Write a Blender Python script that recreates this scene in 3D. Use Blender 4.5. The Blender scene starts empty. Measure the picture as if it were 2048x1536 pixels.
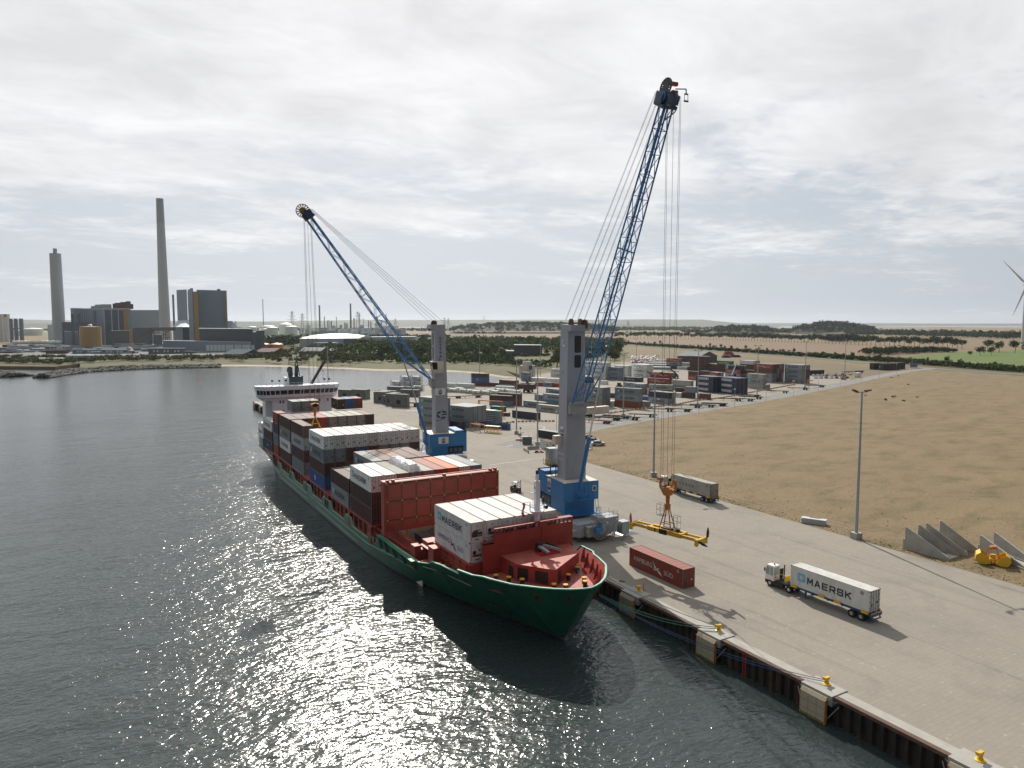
import bpy, bmesh, math, random
from mathutils import Vector, Matrix, Euler
random.seed(7)
R = math.radians
C = bpy.context.scene.collection
scn = bpy.context.scene
# ---------------------------------------------------------------- camera
F = 1421.0; TH = R(4.83); AL = R(30.0); HC = 39.5
cam = bpy.data.cameras.new('camera'); camo = bpy.data.objects.new('camera', cam); C.objects.link(camo)
cam.sensor_width = 36.0; cam.lens = F / 2048 * 36.0; cam.clip_start = 0.5; cam.clip_end = 60000
camo.location = (0, 0, HC); camo.rotation_euler = (R(90) - TH, 0, -AL)
scn.camera = camo
# ---------------------------------------------------------------- sun and sky
SD = Vector((11.03, 31.71, 27.2)).normalized()      # towards the sun
SUN_EL = math.asin(SD.z); SUN_AZ = math.atan2(SD.x, SD.y)
sl = bpy.data.lights.new('sun', 'SUN'); sl.energy = 4.8; sl.angle = R(0.53); sl.color = (1.0, 0.93, 0.83)
so = bpy.data.objects.new('sun', sl); C.objects.link(so); so.location = (0, 0, 200)
so.rotation_euler = SD.to_track_quat('Z', 'Y').to_euler()
scn.view_settings.view_transform = 'Standard'; scn.view_settings.look = 'None'
scn.view_settings.exposure = 0.0; scn.view_settings.gamma = 1.0
world = bpy.data.worlds.new('World'); scn.world = world; world.use_nodes = True
def NN(nt, typ, **kw):
    n = nt.nodes.new(typ)
    for k, v in kw.items():
        if k == 'inp':
            for a, b in v.items():
                n.inputs[a].default_value = b
        else: setattr(n, k, v)
    return n
def build_world():
    nt = world.node_tree; nt.nodes.clear(); L = nt.links.new
    out = NN(nt, 'ShaderNodeOutputWorld')
    sky = NN(nt, 'ShaderNodeTexSky'); sky.sky_type = 'NISHITA'; sky.sun_disc = False
    sky.sun_elevation = SUN_EL; sky.sun_rotation = SUN_AZ; sky.altitude = 20; sky.air_density = 1.0; sky.dust_density = 2.2; sky.ozone_density = 1.0
    b1 = NN(nt, 'ShaderNodeBackground', inp={'Strength': 0.062}); L(sky.outputs[0], b1.inputs['Color'])
    geo = NN(nt, 'ShaderNodeTexCoord')
    sep = NN(nt, 'ShaderNodeSeparateXYZ'); L(geo.outputs['Generated'], sep.inputs[0])
    zc = NN(nt, 'ShaderNodeMath', operation='MAXIMUM', inp={1: 0.0}); L(sep.outputs['Z'], zc.inputs[0])
    za = NN(nt, 'ShaderNodeMath', operation='ADD', inp={1: 0.09}); L(zc.outputs[0], za.inputs[0])
    dx = NN(nt, 'ShaderNodeMath', operation='DIVIDE'); L(sep.outputs['X'], dx.inputs[0]); L(za.outputs[0], dx.inputs[1])
    dy = NN(nt, 'ShaderNodeMath', operation='DIVIDE'); L(sep.outputs['Y'], dy.inputs[0]); L(za.outputs[0], dy.inputs[1])
    cb = NN(nt, 'ShaderNodeCombineXYZ'); L(dx.outputs[0], cb.inputs[0]); L(dy.outputs[0], cb.inputs[1])
    mp = NN(nt, 'ShaderNodeMapping'); mp.inputs['Rotation'].default_value = (0, 0, R(-38)); mp.inputs['Scale'].default_value = (1.0, 1.3, 1); mp.inputs['Location'].default_value = (3.1, 1.4, 0)
    L(cb.outputs[0], mp.inputs[0])
    n1 = NN(nt, 'ShaderNodeTexNoise', inp={'Scale': 0.62, 'Detail': 9.0, 'Roughness': 0.60, 'Distortion': 0.25}); L(mp.outputs[0], n1.inputs['Vector'])
    n2 = NN(nt, 'ShaderNodeTexNoise', inp={'Scale': 6.5, 'Detail': 8.0, 'Roughness': 0.62, 'Distortion': 0.5}); L(mp.outputs[0], n2.inputs['Vector'])
    n3 = NN(nt, 'ShaderNodeTexNoise', inp={'Scale': 1.7, 'Detail': 7.0, 'Roughness': 0.6, 'Distortion': 0.35}); L(mp.outputs[0], n3.inputs['Vector'])
    ad = NN(nt, 'ShaderNodeMath', operation='MULTIPLY_ADD', inp={1: 0.30}); L(n2.outputs[0], ad.inputs[0]); L(n1.outputs[0], ad.inputs[2])
    # cover: thick overhead and ahead, thinning towards the horizon
    cov = NN(nt, 'ShaderNodeMapRange', inp={'From Min': 0.01, 'From Max': 0.22, 'To Min': -0.20, 'To Max': 0.11}); L(sep.outputs['Z'], cov.inputs[0])
    s2 = NN(nt, 'ShaderNodeMath', operation='ADD'); L(ad.outputs[0], s2.inputs[0]); L(cov.outputs[0], s2.inputs[1])
    mask = NN(nt, 'ShaderNodeMapRange', interpolation_type='SMOOTHSTEP', inp={'From Min': 0.53, 'From Max': 0.76, 'To Min': 0.0, 'To Max': 1.0}); L(s2.outputs[0], mask.inputs[0])
    # cloud radiance: brighter towards the sun, darker where thick
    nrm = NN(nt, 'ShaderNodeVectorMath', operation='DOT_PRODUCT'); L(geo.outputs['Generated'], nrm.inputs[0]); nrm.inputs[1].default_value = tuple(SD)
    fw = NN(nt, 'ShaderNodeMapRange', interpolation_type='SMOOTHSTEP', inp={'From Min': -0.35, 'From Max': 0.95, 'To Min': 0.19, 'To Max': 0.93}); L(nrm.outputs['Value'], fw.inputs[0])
    thick = NN(nt, 'ShaderNodeMapRange', inp={'From Min': 0.35, 'From Max': 0.68, 'To Min': 0.85, 'To Max': 1.10}); L(n3.outputs[0], thick.inputs[0])
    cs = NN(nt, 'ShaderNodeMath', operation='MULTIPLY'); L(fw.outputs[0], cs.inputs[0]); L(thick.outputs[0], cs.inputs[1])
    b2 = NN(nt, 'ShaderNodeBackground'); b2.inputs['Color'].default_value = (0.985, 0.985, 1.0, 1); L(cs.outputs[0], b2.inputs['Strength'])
    # hazy air: pale veil, strongest at the horizon
    hz = NN(nt, 'ShaderNodeMapRange', inp={'From Min': 0.0, 'From Max': 0.30, 'To Min': 0.93, 'To Max': 0.50}); L(sep.outputs['Z'], hz.inputs[0])
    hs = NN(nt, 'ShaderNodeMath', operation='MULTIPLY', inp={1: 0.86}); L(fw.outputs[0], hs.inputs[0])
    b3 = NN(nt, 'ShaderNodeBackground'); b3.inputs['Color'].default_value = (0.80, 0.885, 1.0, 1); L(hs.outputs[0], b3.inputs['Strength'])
    m1 = NN(nt, 'ShaderNodeMixShader'); L(hz.outputs[0], m1.inputs[0]); L(b1.outputs[0], m1.inputs[1]); L(b3.outputs[0], m1.inputs[2])
    mk = NN(nt, 'ShaderNodeMath', operation='MULTIPLY', inp={1: 0.92}); L(mask.outputs[0], mk.inputs[0])
    m2 = NN(nt, 'ShaderNodeMixShader'); L(mk.outputs[0], m2.inputs[0]); L(m1.outputs[0], m2.inputs[1]); L(b2.outputs[0], m2.inputs[2])
    L(m2.outputs[0], out.inputs[0])
build_world()
# ---------------------------------------------------------------- measuring: a sight line meets a level plane
fh = Vector((math.sin(AL), math.cos(AL), 0)); RT = Vector((math.cos(AL), -math.sin(AL), 0)); UPV = Vector((0, 0, 1))
FW = fh * math.cos(TH) - UPV * math.sin(TH); DN = -(UPV * math.cos(TH) + fh * math.sin(TH)); CP = Vector((0, 0, HC))
def ray(u, v): return FW + RT * ((u - 1024) / F) + DN * ((v - 768) / F)
def g(u, v, z=0.0):
    d = ray(u, v); return CP + d * ((z - HC) / d.z)
def px(p):
    q = Vector(p) - CP; zc = q.dot(FW); return (1024 + F * q.dot(RT) / zc, 768 + F * q.dot(DN) / zc)
def hgt(u, v, vt, z=0.0):
    b = g(u, v, z); lo, hi = 0.0, 500.0
    for _ in range(40):
        m = (lo + hi) / 2
        if px((b.x, b.y, z + m))[1] > vt: lo = m
        else: hi = m
    return lo
# ---------------------------------------------------------------- mesh builder
class MB:
    def __init__(s): s.v = []; s.f = []; s.m = []
    def quad(s, a, b, c, d, m=0):
        i = len(s.v); s.v += [tuple(a), tuple(b), tuple(c), tuple(d)]; s.f.append((i, i+1, i+2, i+3)); s.m.append(m); return s
    def poly(s, pts, m=0):
        i = len(s.v); s.v += [tuple(p) for p in pts]; s.f.append(tuple(range(i, i+len(pts)))); s.m.append(m); return s
    def add(s, vs, fs, m=0):
        i = len(s.v); s.v += [tuple(p) for p in vs]
        for f in fs: s.f.append(tuple(i+k for k in f)); s.m.append(m)
        return s
    def box(s, x0, x1, y0, y1, z0, z1, m=0):
        return s.add([(x0,y0,z0),(x1,y0,z0),(x1,y1,z0),(x0,y1,z0),(x0,y0,z1),(x1,y0,z1),(x1,y1,z1),(x0,y1,z1)],
                     [(3,2,1,0),(4,5,6,7),(0,1,5,4),(1,2,6,5),(2,3,7,6),(3,0,4,7)], m)
    def prism(s, pts, z0, z1, m=0, mt=None):      # level polygon, counter-clockwise
        n = len(pts); i = len(s.v)
        s.v += [(p[0], p[1], z0) for p in pts] + [(p[0], p[1], z1) for p in pts]
        for k in range(n):
            s.f.append((i+k, i+(k+1) % n, i+n+(k+1) % n, i+n+k)); s.m.append(m)
        s.f.append(tuple(range(i+n, i+2*n))); s.m.append(m if mt is None else mt)
        s.f.append(tuple(range(i+n-1, i-1, -1))); s.m.append(m); return s
    def extr(s, pts, vec, m=0):                   # any planar polygon pushed along a vector
        n = len(pts); i = len(s.v); vec = Vector(vec)
        s.v += [tuple(p) for p in pts] + [tuple(Vector(p) + vec) for p in pts]
        for k in range(n): s.f.append((i+k, i+(k+1) % n, i+n+(k+1) % n, i+n+k)); s.m.append(m)
        s.f.append(tuple(range(i+n, i+2*n))); s.m.append(m); s.f.append(tuple(range(i+n-1, i-1, -1))); s.m.append(m); return s
    def cyl(s, a, b, r0, r1=None, n=10, m=0, cap=True):
        a = Vector(a); b = Vector(b); r1 = r0 if r1 is None else r1
        d = (b - a).normalized(); t = Vector((0, 0, 1)) if abs(d.z) < .9 else Vector((1, 0, 0))
        e = d.cross(t).normalized(); f = d.cross(e); i = len(s.v)
        for q, r in ((a, r0), (b, r1)):
            for k in range(n):
                w = 2*math.pi*k/n; s.v.append(tuple(q + e*(r*math.cos(w)) + f*(r*math.sin(w))))
        for k in range(n): s.f.append((i+k, i+n+k, i+n+(k+1) % n, i+(k+1) % n)); s.m.append(m)
        if cap:
            s.f.append(tuple(range(i, i+n))); s.m.append(m); s.f.append(tuple(range(i+2*n-1, i+n-1, -1))); s.m.append(m)
        return s
    def tube(s, pts, r, n=6, m=0):
        for a, b in zip(pts[:-1], pts[1:]): s.cyl(a, b, r, r, n, m)
        return s
    def lathe(s, c, prof, n=24, m=0):             # prof: (radius, height)
        i = len(s.v)
        for (r, z) in prof:
            for k in range(n):
                w = 2*math.pi*k/n; s.v.append((c[0]+r*math.cos(w), c[1]+r*math.sin(w), c[2]+z))
        for j in range(len(prof)-1):
            for k in range(n):
                s.f.append((i+j*n+k, i+j*n+(k+1) % n, i+(j+1)*n+(k+1) % n, i+(j+1)*n+k)); s.m.append(m)
        s.f.append(tuple(range(i+(len(prof)-1)*n, i+len(prof)*n))); s.m.append(m); return s
    def beam(s, a, b, w, h, m=0):                 # rectangular bar from a to b
        a = Vector(a); b = Vector(b); d = (b-a).normalized(); t = Vector((0,0,1)) if abs(d.z) < .95 else Vector((1,0,0))
        e = d.cross(t).normalized()*(w/2); f = e.cross(d).normalized()*(h/2)
        P = [a-e-f, a+e-f, a+e+f, a-e+f, b-e-f, b+e-f, b+e+f, b-e+f]
        return s.add(P, [(3,2,1,0),(4,5,6,7),(0,1,5,4),(1,2,6,5),(2,3,7,6),(3,0,4,7)], m)
    def rail(s, pts, h=1.05, r=.03, step=1.6, m=0):     # a guard rail along a line of floor points
        P = [Vector(p) for p in pts]
        for a, b in zip(P[:-1], P[1:]):
            for k in (1.0, .5): s.cyl(a+Vector((0,0,h*k)), b+Vector((0,0,h*k)), r, r, 4, m, False)
            n = max(1, int((b-a).length/step))
            for j in range(n+1):
                q = a.lerp(b, j/n); s.cyl(q, q+Vector((0,0,h)), r, r, 4, m, False)
        return s
    def xf(s, M, start=0):
        for k in range(start, len(s.v)): s.v[k] = tuple(M @ Vector(s.v[k]))
        return s
    def mesh(s, name, mats, smooth=False):
        me = bpy.data.meshes.new(name); me.from_pydata(s.v, [], s.f)
        for mm in (mats if isinstance(mats, (list, tuple)) else [mats]): me.materials.append(mm)
        me.polygons.foreach_set('material_index', s.m)
        if smooth: me.polygons.foreach_set('use_smooth', [True]*len(s.f))
        me.update(); return me
    def build(s, name, mats, parent=None, label=None, smooth=False, col=None):
        o = bpy.data.objects.new(name, s.mesh(name, mats, smooth)); C.objects.link(o)
        if parent is not None: o.parent = parent
        if label: o['label'] = label
        if col: o.color = (*col, 1)
        return o
def tag(o, label=None, cat=None, group=None, kind=None):
    if label: o['label'] = label
    if cat: o['category'] = cat
    if group: o['group'] = group
    if kind: o['kind'] = kind
    return o
def thing(name, label, cat, loc=(0,0,0), rz=0.0, group=None):
    o = bpy.data.objects.new(name, None); o.empty_display_size = .5; C.objects.link(o)
    o.location = loc; o.rotation_euler = (0, 0, rz); return tag(o, label, cat, group)
def struct(name, mb, m): return tag(mb.build(name, m), kind='structure')
def dup(o, parent=None, label=None, loc=None, rz=None, col=None, group=None):
    c = o.copy(); C.objects.link(c); c.parent = parent
    if label: c['label'] = label
    if group: c['group'] = group
    if loc is not None: c.location = loc
    if rz is not None: c.rotation_euler = (0, 0, rz)
    if col: c.color = (*col, 1)
    for ch in o.children: 
        d = dup(ch, c)
        if col: d.color = (*col, 1)
    return c
ORD = ['first','second','third','fourth','fifth','sixth','seventh','eighth','ninth','tenth','eleventh','twelfth','thirteenth','fourteenth','fifteenth','sixteenth','seventeenth','eighteenth','nineteenth','twentieth']
# ---------------------------------------------------------------- materials
def base_mat(name):
    m = bpy.data.materials.new(name); m.use_nodes = True; nt = m.node_tree
    return m, nt, nt.nodes['Principled BSDF'], nt.links.new
def mat(name, col, rough=.6, metal=0.0, var=.12, sc=.6, dirt=None, dsc=.25, damt=.4, bump=0.0, bsc=8.0, stretch=(1,1,1), obj=True, spec=None):
    m, nt, P, L = base_mat(name)
    tc = NN(nt, 'ShaderNodeTexCoord'); mp = NN(nt, 'ShaderNodeMapping'); mp.inputs['Scale'].default_value = stretch
    L(tc.outputs['Object' if obj else 'Generated'], mp.inputs[0])
    n = NN(nt, 'ShaderNodeTexNoise', inp={'Scale': sc, 'Detail': 6.0, 'Roughness': .65}); L(mp.outputs[0], n.inputs['Vector'])
    r = NN(nt, 'ShaderNodeMapRange', inp={'From Min': .3, 'From Max': .7, 'To Min': 1-var, 'To Max': 1+var}); L(n.outputs[0], r.inputs[0])
    mx = NN(nt, 'ShaderNodeVectorMath', operation='SCALE'); mx.inputs[0].default_value = col; L(r.outputs[0], mx.inputs['Scale'])
    last = mx.outputs[0]
    if dirt:
        n2 = NN(nt, 'ShaderNodeTexNoise', inp={'Scale': dsc, 'Detail': 8.0, 'Roughness': .7}); L(mp.outputs[0], n2.inputs['Vector'])
        r2 = NN(nt, 'ShaderNodeMapRange', inp={'From Min': .52, 'From Max': .68, 'To Min': 0.0, 'To Max': damt}); L(n2.outputs[0], r2.inputs[0])
        mm = NN(nt, 'ShaderNodeMix', data_type='RGBA'); mm.inputs['B'].default_value = (*dirt, 1); L(r2.outputs[0], mm.inputs['Factor']); L(last, mm.inputs['A']); last = mm.outputs['Result']
    L(last, P.inputs['Base Color'])
    P.inputs['Roughness'].default_value = rough; P.inputs['Metallic'].default_value = metal
    if spec is not None: P.inputs['Specular IOR Level'].default_value = spec
    if bump:
        nb = NN(nt, 'ShaderNodeTexNoise', inp={'Scale': bsc, 'Detail': 4.0}); L(mp.outputs[0], nb.inputs['Vector'])
        b = NN(nt, 'ShaderNodeBump', inp={'Strength': bump, 'Distance': .1}); L(nb.outputs[0], b.inputs['Height']); L(b.outputs[0], P.inputs['Normal'])
    return m
def paint_mat(name, corr=False, rust=.35):      # paint taken from the object's own colour, with streaks and rust
    m, nt, P, L = base_mat(name)
    oi = NN(nt, 'ShaderNodeObjectInfo'); tc = NN(nt, 'ShaderNodeTexCoord')
    mp = NN(nt, 'ShaderNodeMapping'); mp.inputs['Scale'].default_value = (1, 1, .35)
    off = NN(nt, 'ShaderNodeVectorMath', operation='SCALE'); off.inputs[0].default_value = (37, 91, 13); L(oi.outputs['Random'], off.inputs['Scale'])
    ad = NN(nt, 'ShaderNodeVectorMath', operation='ADD'); L(tc.outputs['Object'], ad.inputs[0]); L(off.outputs[0], ad.inputs[1]); L(ad.outputs[0], mp.inputs[0])
    n = NN(nt, 'ShaderNodeTexNoise', inp={'Scale': .9, 'Detail': 7.0, 'Roughness': .7}); L(mp.outputs[0], n.inputs['Vector'])
    r = NN(nt, 'ShaderNodeMapRange', inp={'From Min': .3, 'From Max': .7, 'To Min': .80, 'To Max': 1.16}); L(n.outputs[0], r.inputs[0])
    mx = NN(nt, 'ShaderNodeVectorMath', operation='SCALE'); L(oi.outputs['Color'], mx.inputs[0]); L(r.outputs[0], mx.inputs['Scale'])
    n2 = NN(nt, 'ShaderNodeTexNoise', inp={'Scale': 1.7, 'Detail': 9.0, 'Roughness': .75}); L(mp.outputs[0], n2.inputs['Vector'])
    r2 = NN(nt, 'ShaderNodeMapRange', inp={'From Min': .60, 'From Max': .70, 'To Min': 0.0, 'To Max': rust}); L(n2.outputs[0], r2.inputs[0])
    mm = NN(nt, 'ShaderNodeMix', data_type='RGBA'); mm.inputs['B'].default_value = (.16, .07, .035, 1); L(r2.outputs[0], mm.inputs['Factor']); L(mx.outputs[0], mm.inputs['A'])
    L(mm.outputs['Result'], P.inputs['Base Color']); P.inputs['Roughness'].default_value = .5
    if corr:
        sp = NN(nt, 'ShaderNodeSeparateXYZ'); L(tc.outputs['Object'], sp.inputs[0])
        mu = NN(nt, 'ShaderNodeMath', operation='MULTIPLY', inp={1: 2*math.pi/.278}); L(sp.outputs['X'], mu.inputs[0])
        si = NN(nt, 'ShaderNodeMath', operation='SINE'); L(mu.outputs[0], si.inputs[0])
        b = NN(nt, 'ShaderNodeBump', inp={'Strength': .7, 'Distance': .03}); L(si.outputs[0], b.inputs['Height']); L(b.outputs[0], P.inputs['Normal'])
    return m
PAINT = paint_mat('container_paint'); PAINTC = paint_mat('container_paint_ribbed', True)
ROOFP = paint_mat('container_roof_paint', False, .55)
def fancy_roof():
    nt = ROOFP.node_tree; L = nt.links.new; P = nt.nodes['Principled BSDF']
    m = [n for n in nt.nodes if n.type == 'MIX'][0]
    mm = NN(nt, 'ShaderNodeMix', data_type='RGBA', inp={'Factor': .24}); mm.inputs['B'].default_value = (.36, .33, .30, 1)   # roofs pulled towards pale grey: the sun's grazing sheen put into the colour
    L(m.outputs['Result'], mm.inputs['A']); L(mm.outputs['Result'], P.inputs['Base Color']); P.inputs['Roughness'].default_value = .65; P.inputs['Specular IOR Level'].default_value = .25
fancy_roof()
M_ = {}
def defm(k, *a, **kw): M_[k] = mat(k, *a, **kw)
defm('post', (.17,.13,.10), .7, var=.4, sc=3, dirt=(.22,.10,.04), dsc=2, damt=.8)
defm('dark', (.02,.02,.022), .6); defm('black', (.012,.012,.014), .5); defm('tyre', (.02,.02,.021), .85)
defm('ink', (.018,.022,.04), .5); defm('navyink', (.02,.04,.14), .5); defm('logoblue', (.12,.42,.60), .5, var=.05)
defm('white', (.74,.75,.75), .45, var=.06); defm('cream', (.62,.58,.48), .55, var=.12); defm('inkred', (.42,.03,.02), .5)
defm('inkwhite', (.62,.60,.54), .5); defm('shipwhite', (.72,.76,.82), .4, var=.05, dirt=(.50,.46,.42), dsc=.5, damt=.15, stretch=(1,1,.3))
defm('shipred', (.28,.034,.024), .5, var=.18, sc=.5, dirt=(.30,.14,.12), dsc=.35, damt=.35)
defm('deckred', (.36,.085,.065), .5, var=.2, sc=.5, dirt=(.45,.20,.16), dsc=.6, damt=.6)
defm('coverred', (.33,.045,.032), .45, var=.2, sc=.3, dirt=(.10,.055,.03), dsc=.5, damt=.8, stretch=(1,1,2.5))
defm('rustbrown', (.11,.05,.03), .85, var=.4, sc=2, dirt=(.20,.08,.03), dsc=1.2, damt=.7)
defm('mint', (.22,.50,.38), .45); defm('ropeblue', (.03,.075,.17), .8); defm('ropegreen', (.10,.30,.22), .8); defm('ropegrey', (.13,.13,.13), .7)
defm('yellow', (.62,.36,.02), .45, var=.12, dirt=(.22,.12,.03), dsc=1.5, damt=.5); defm('brightyellow', (.70,.42,.015), .42, var=.1)
defm('orange', (.48,.17,.03), .6, var=.25, sc=3, dirt=(.2,.09,.03), dsc=2, damt=.6)
defm('craneblue', (.022,.19,.46), .38, var=.08, sc=.6, dirt=(.03,.12,.25), dsc=1.0, damt=.3); defm('boomblue', (.035,.20,.46), .42, var=.12, sc=1.5, dirt=(.10,.12,.14), dsc=1.5, damt=.4)
defm('cranegrey', (.33,.36,.41), .5, var=.07, sc=.35, dirt=(.17,.16,.15), dsc=.8, damt=.3, stretch=(1,1,.2)); defm('chassisgrey', (.33,.35,.37), .55, var=.15, dirt=(.16,.13,.11), dsc=.8, damt=.45)
defm('roofcream', (.60,.54,.46), .6, var=.15, dirt=(.35,.25,.18), dsc=.8, damt=.5)
defm('steel', (.30,.32,.34), .45, .3, var=.1); defm('galv', (.34,.37,.40), .45, .35, var=.1); defm('chrome', (.5,.5,.5), .25, .9)
defm('glass', (.03,.045,.05), .08, var=.05); defm('glasspale', (.30,.40,.40), .1, var=.2); defm('red', (.45,.03,.02), .45); defm('hiviz', (.55,.75,.05), .6); defm('skin', (.45,.25,.17), .6)
defm('concrete', (.36,.355,.33), .85, var=.14, sc=.5, dirt=(.22,.21,.19), dsc=.7, damt=.5, bump=.2); defm('concretelight', (.36,.345,.315), .85, var=.12, sc=.5, dirt=(.3,.28,.24), dsc=1.2, damt=.4)
defm('sheetpile', (.022,.018,.014), .8, var=.5, sc=1.2, dirt=(.13,.07,.035), dsc=.6, damt=.6, stretch=(1,1,.3)); defm('rustcap', (.10,.055,.038), .8, var=.25, sc=1.5, dirt=(.24,.18,.14), dsc=5, damt=.5)
defm('fenderpad', (.40,.35,.25), .8, var=.15, sc=1.5, dirt=(.20,.17,.07), dsc=1.5, damt=.6, stretch=(1,1,.4)); defm('algae', (.16,.15,.03), .8, var=.3, sc=2)
defm('towergrey', (.42,.46,.49), .7, var=.05, sc=.02); defm('towerdark', (.33,.365,.39), .7, var=.05, sc=.02)
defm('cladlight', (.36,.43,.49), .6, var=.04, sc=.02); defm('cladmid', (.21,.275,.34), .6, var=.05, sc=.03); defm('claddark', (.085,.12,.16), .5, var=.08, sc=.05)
defm('cladwhite', (.50,.54,.57), .6, var=.05, sc=.03); defm('cladgold', (.38,.22,.06), .6, var=.08, sc=.03); defm('brickdark', (.10,.12,.135), .75, var=.1, sc=.05)
defm('tankwhite', (.66,.68,.68), .5, var=.06, sc=.05); defm('silowood', (.36,.225,.085), .65, var=.1, sc=.06); defm('tankorange', (.50,.24,.05), .5, var=.08, sc=.05)
defm('roofsheet', (.20,.24,.26), .45, var=.1, sc=.1); defm('roofmaroon', (.19,.10,.10), .5, var=.1, sc=.1); defm('shedgreen', (.055,.085,.09), .6, var=.1, sc=.1); defm('roofpale', (.60,.62,.62), .4, var=.05, sc=.1)
defm('rockdark', (.07,.068,.06), .9, var=.5, sc=1.5, bump=.4); defm('rocky', (.13,.125,.11), .9, var=.5, sc=.6)
def foliage(name, c1, c2, sc=.12):
    m, nt, P, L = base_mat(name)
    tc = NN(nt, 'ShaderNodeNewGeometry'); oi = NN(nt, 'ShaderNodeObjectInfo')
    n = NN(nt, 'ShaderNodeTexNoise', inp={'Scale': sc, 'Detail': 5.0, 'Roughness': .7}); L(tc.outputs['Position'], n.inputs['Vector'])
    ad = NN(nt, 'ShaderNodeMath', operation='MULTIPLY_ADD', inp={1: .35, 2: -.17}); L(oi.outputs['Random'], ad.inputs[0])
    s = NN(nt, 'ShaderNodeMath', operation='ADD'); L(n.outputs[0], s.inputs[0]); L(ad.outputs[0], s.inputs[1])
    r = NN(nt, 'ShaderNodeMapRange', inp={'From Min': .3, 'From Max': .7}); L(s.outputs[0], r.inputs[0])
    mm = NN(nt, 'ShaderNodeMix', data_type='RGBA'); mm.inputs['A'].default_value = (*c1, 1); mm.inputs['B'].default_value = (*c2, 1); L(r.outputs[0], mm.inputs['Factor'])
    L(mm.outputs['Result'], P.inputs['Base Color']); P.inputs['Roughness'].default_value = .9; P.inputs['Specular IOR Level'].default_value = .05
    return m
M_['leaf'] = foliage('leaves', (.030,.058,.012), (.085,.125,.030)); M_['leafdark'] = foliage('dark_leaves', (.020,.040,.014), (.045,.070,.024)); M_['leafbush'] = foliage('bush_leaves', (.045,.065,.025), (.13,.14,.06))
M_['bark'] = mat('bark', (.09,.07,.05), .9)
def window_mat():
    pass
# ================================================================ lettering
_txt = {}
def text2d(s, bold=.0):
    k = (s, bold)
    if k in _txt: return _txt[k]
    cu = bpy.data.curves.new('t', 'FONT'); cu.body = s; cu.size = 1.0; cu.offset = bold; cu.resolution_u = 3
    ob = bpy.data.objects.new('t', cu); me = bpy.data.meshes.new_from_object(ob)
    vs = [(v.co.x, v.co.y) for v in me.vertices]; fs = [tuple(p.vertices) for p in me.polygons]
    bpy.data.objects.remove(ob); bpy.data.meshes.remove(me); bpy.data.curves.remove(cu)
    x0 = min(v[0] for v in vs); x1 = max(v[0] for v in vs); y0 = min(v[1] for v in vs); y1 = max(v[1] for v in vs)
    vs = [((x-x0)/(x1-x0), (y-y0)/(y1-y0)) for x, y in vs]
    _txt[k] = (vs, fs); return _txt[k]
def put_text(mb, s, o, ax, ay, w, h, m, bold=.02):      # lower-left o, unit vectors ax (right) and ay (up)
    vs, fs = text2d(s, bold); o = Vector(o); ax = Vector(ax); ay = Vector(ay)
    mb.add([o + ax*(x*w) + ay*(y*h) for x, y in vs], fs, m)
def put_poly(mb, pts, o, ax, ay, m):
    o = Vector(o); ax = Vector(ax); ay = Vector(ay)
    mb.poly([o + ax*x + ay*y for x, y in pts], m)
STROKE = dict(M=[[(0,0),(0,1),(.5,.35),(1,1),(1,0)]], A=[[(0,0),(.45,1),(.55,1),(1,0)],[(.2,.3),(.8,.3)]], E=[[(1,0),(0,0),(0,1),(1,1)],[(0,.5),(.88,.5)]], R=[[(0,0),(0,1),(.85,1),(1,.88),(1,.55),(.85,.43),(0,.43)],[(.5,.43),(1,0)]],
    S=[[(0,.2),(0,.1),(.12,0),(.88,0),(1,.1),(1,.4),(.88,.5),(.12,.5),(0,.6),(0,.9),(.12,1),(.88,1),(1,.9),(1,.82)]], K=[[(0,0),(0,1)],[(.95,1),(.1,.45)],[(.35,.62),(1,0)]])
def block_text(mb, s, o, ax, ay, w, h, m):
    o = Vector(o); ax = Vector(ax); ay = Vector(ay); n = ax.cross(ay); cw = w/(len(s)*1.28-.28); t = h*.10; k = 0
    for i, ch in enumerate(s):
        for pl in STROKE[ch]:
            P = [(i*cw*1.28+x*(cw-2*t)+t, y*(h-2*t)+t) for x, y in pl]
            for (x0, y0), (x1, y1) in zip(P[:-1], P[1:]):
                d = Vector((x1-x0, y1-y0)).normalized()*t; q = Vector((-d.y, d.x)); k += 1; e = n*(.0006*k)
                mb.poly([o+ax*x+ay*y+e for x, y in ((x0-d.x-q.x, y0-d.y-q.y), (x1+d.x-q.x, y1+d.y-q.y), (x1+d.x+q.x, y1+d.y+q.y), (x0-d.x+q.x, y0-d.y+q.y))], m)
def star(mb, o, ax, ay, s, mblue, mwhite, n):
    o = Vector(o); ax = Vector(ax); ay = Vector(ay); c = .1*s
    pts = []
    for (cx, cy, a0) in ((s-c, c, -90), (s-c, s-c, 0), (c, s-c, 90), (c, c, 180)):
        for k in range(4): a = R(a0+30*k); pts.append((cx+c*math.cos(a), cy+c*math.sin(a)))
    put_poly(mb, pts, o, ax, ay, mblue)
    o2 = o + n*.004
    P = [(s/2, s/2)]
    for k in range(14):
        r = s*.42 if k % 2 == 0 else s*.13; a = R(90 + k*360/14); P.append((s/2+r*math.cos(a), s/2+r*math.sin(a)))
    i = len(mb.v); mb.v += [tuple(o2 + ax*x + ay*y) for x, y in P]
    for k in range(14): mb.f.append((i, i+1+k, i+1+(k+1) % 14)); mb.m.append(mwhite)
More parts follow.
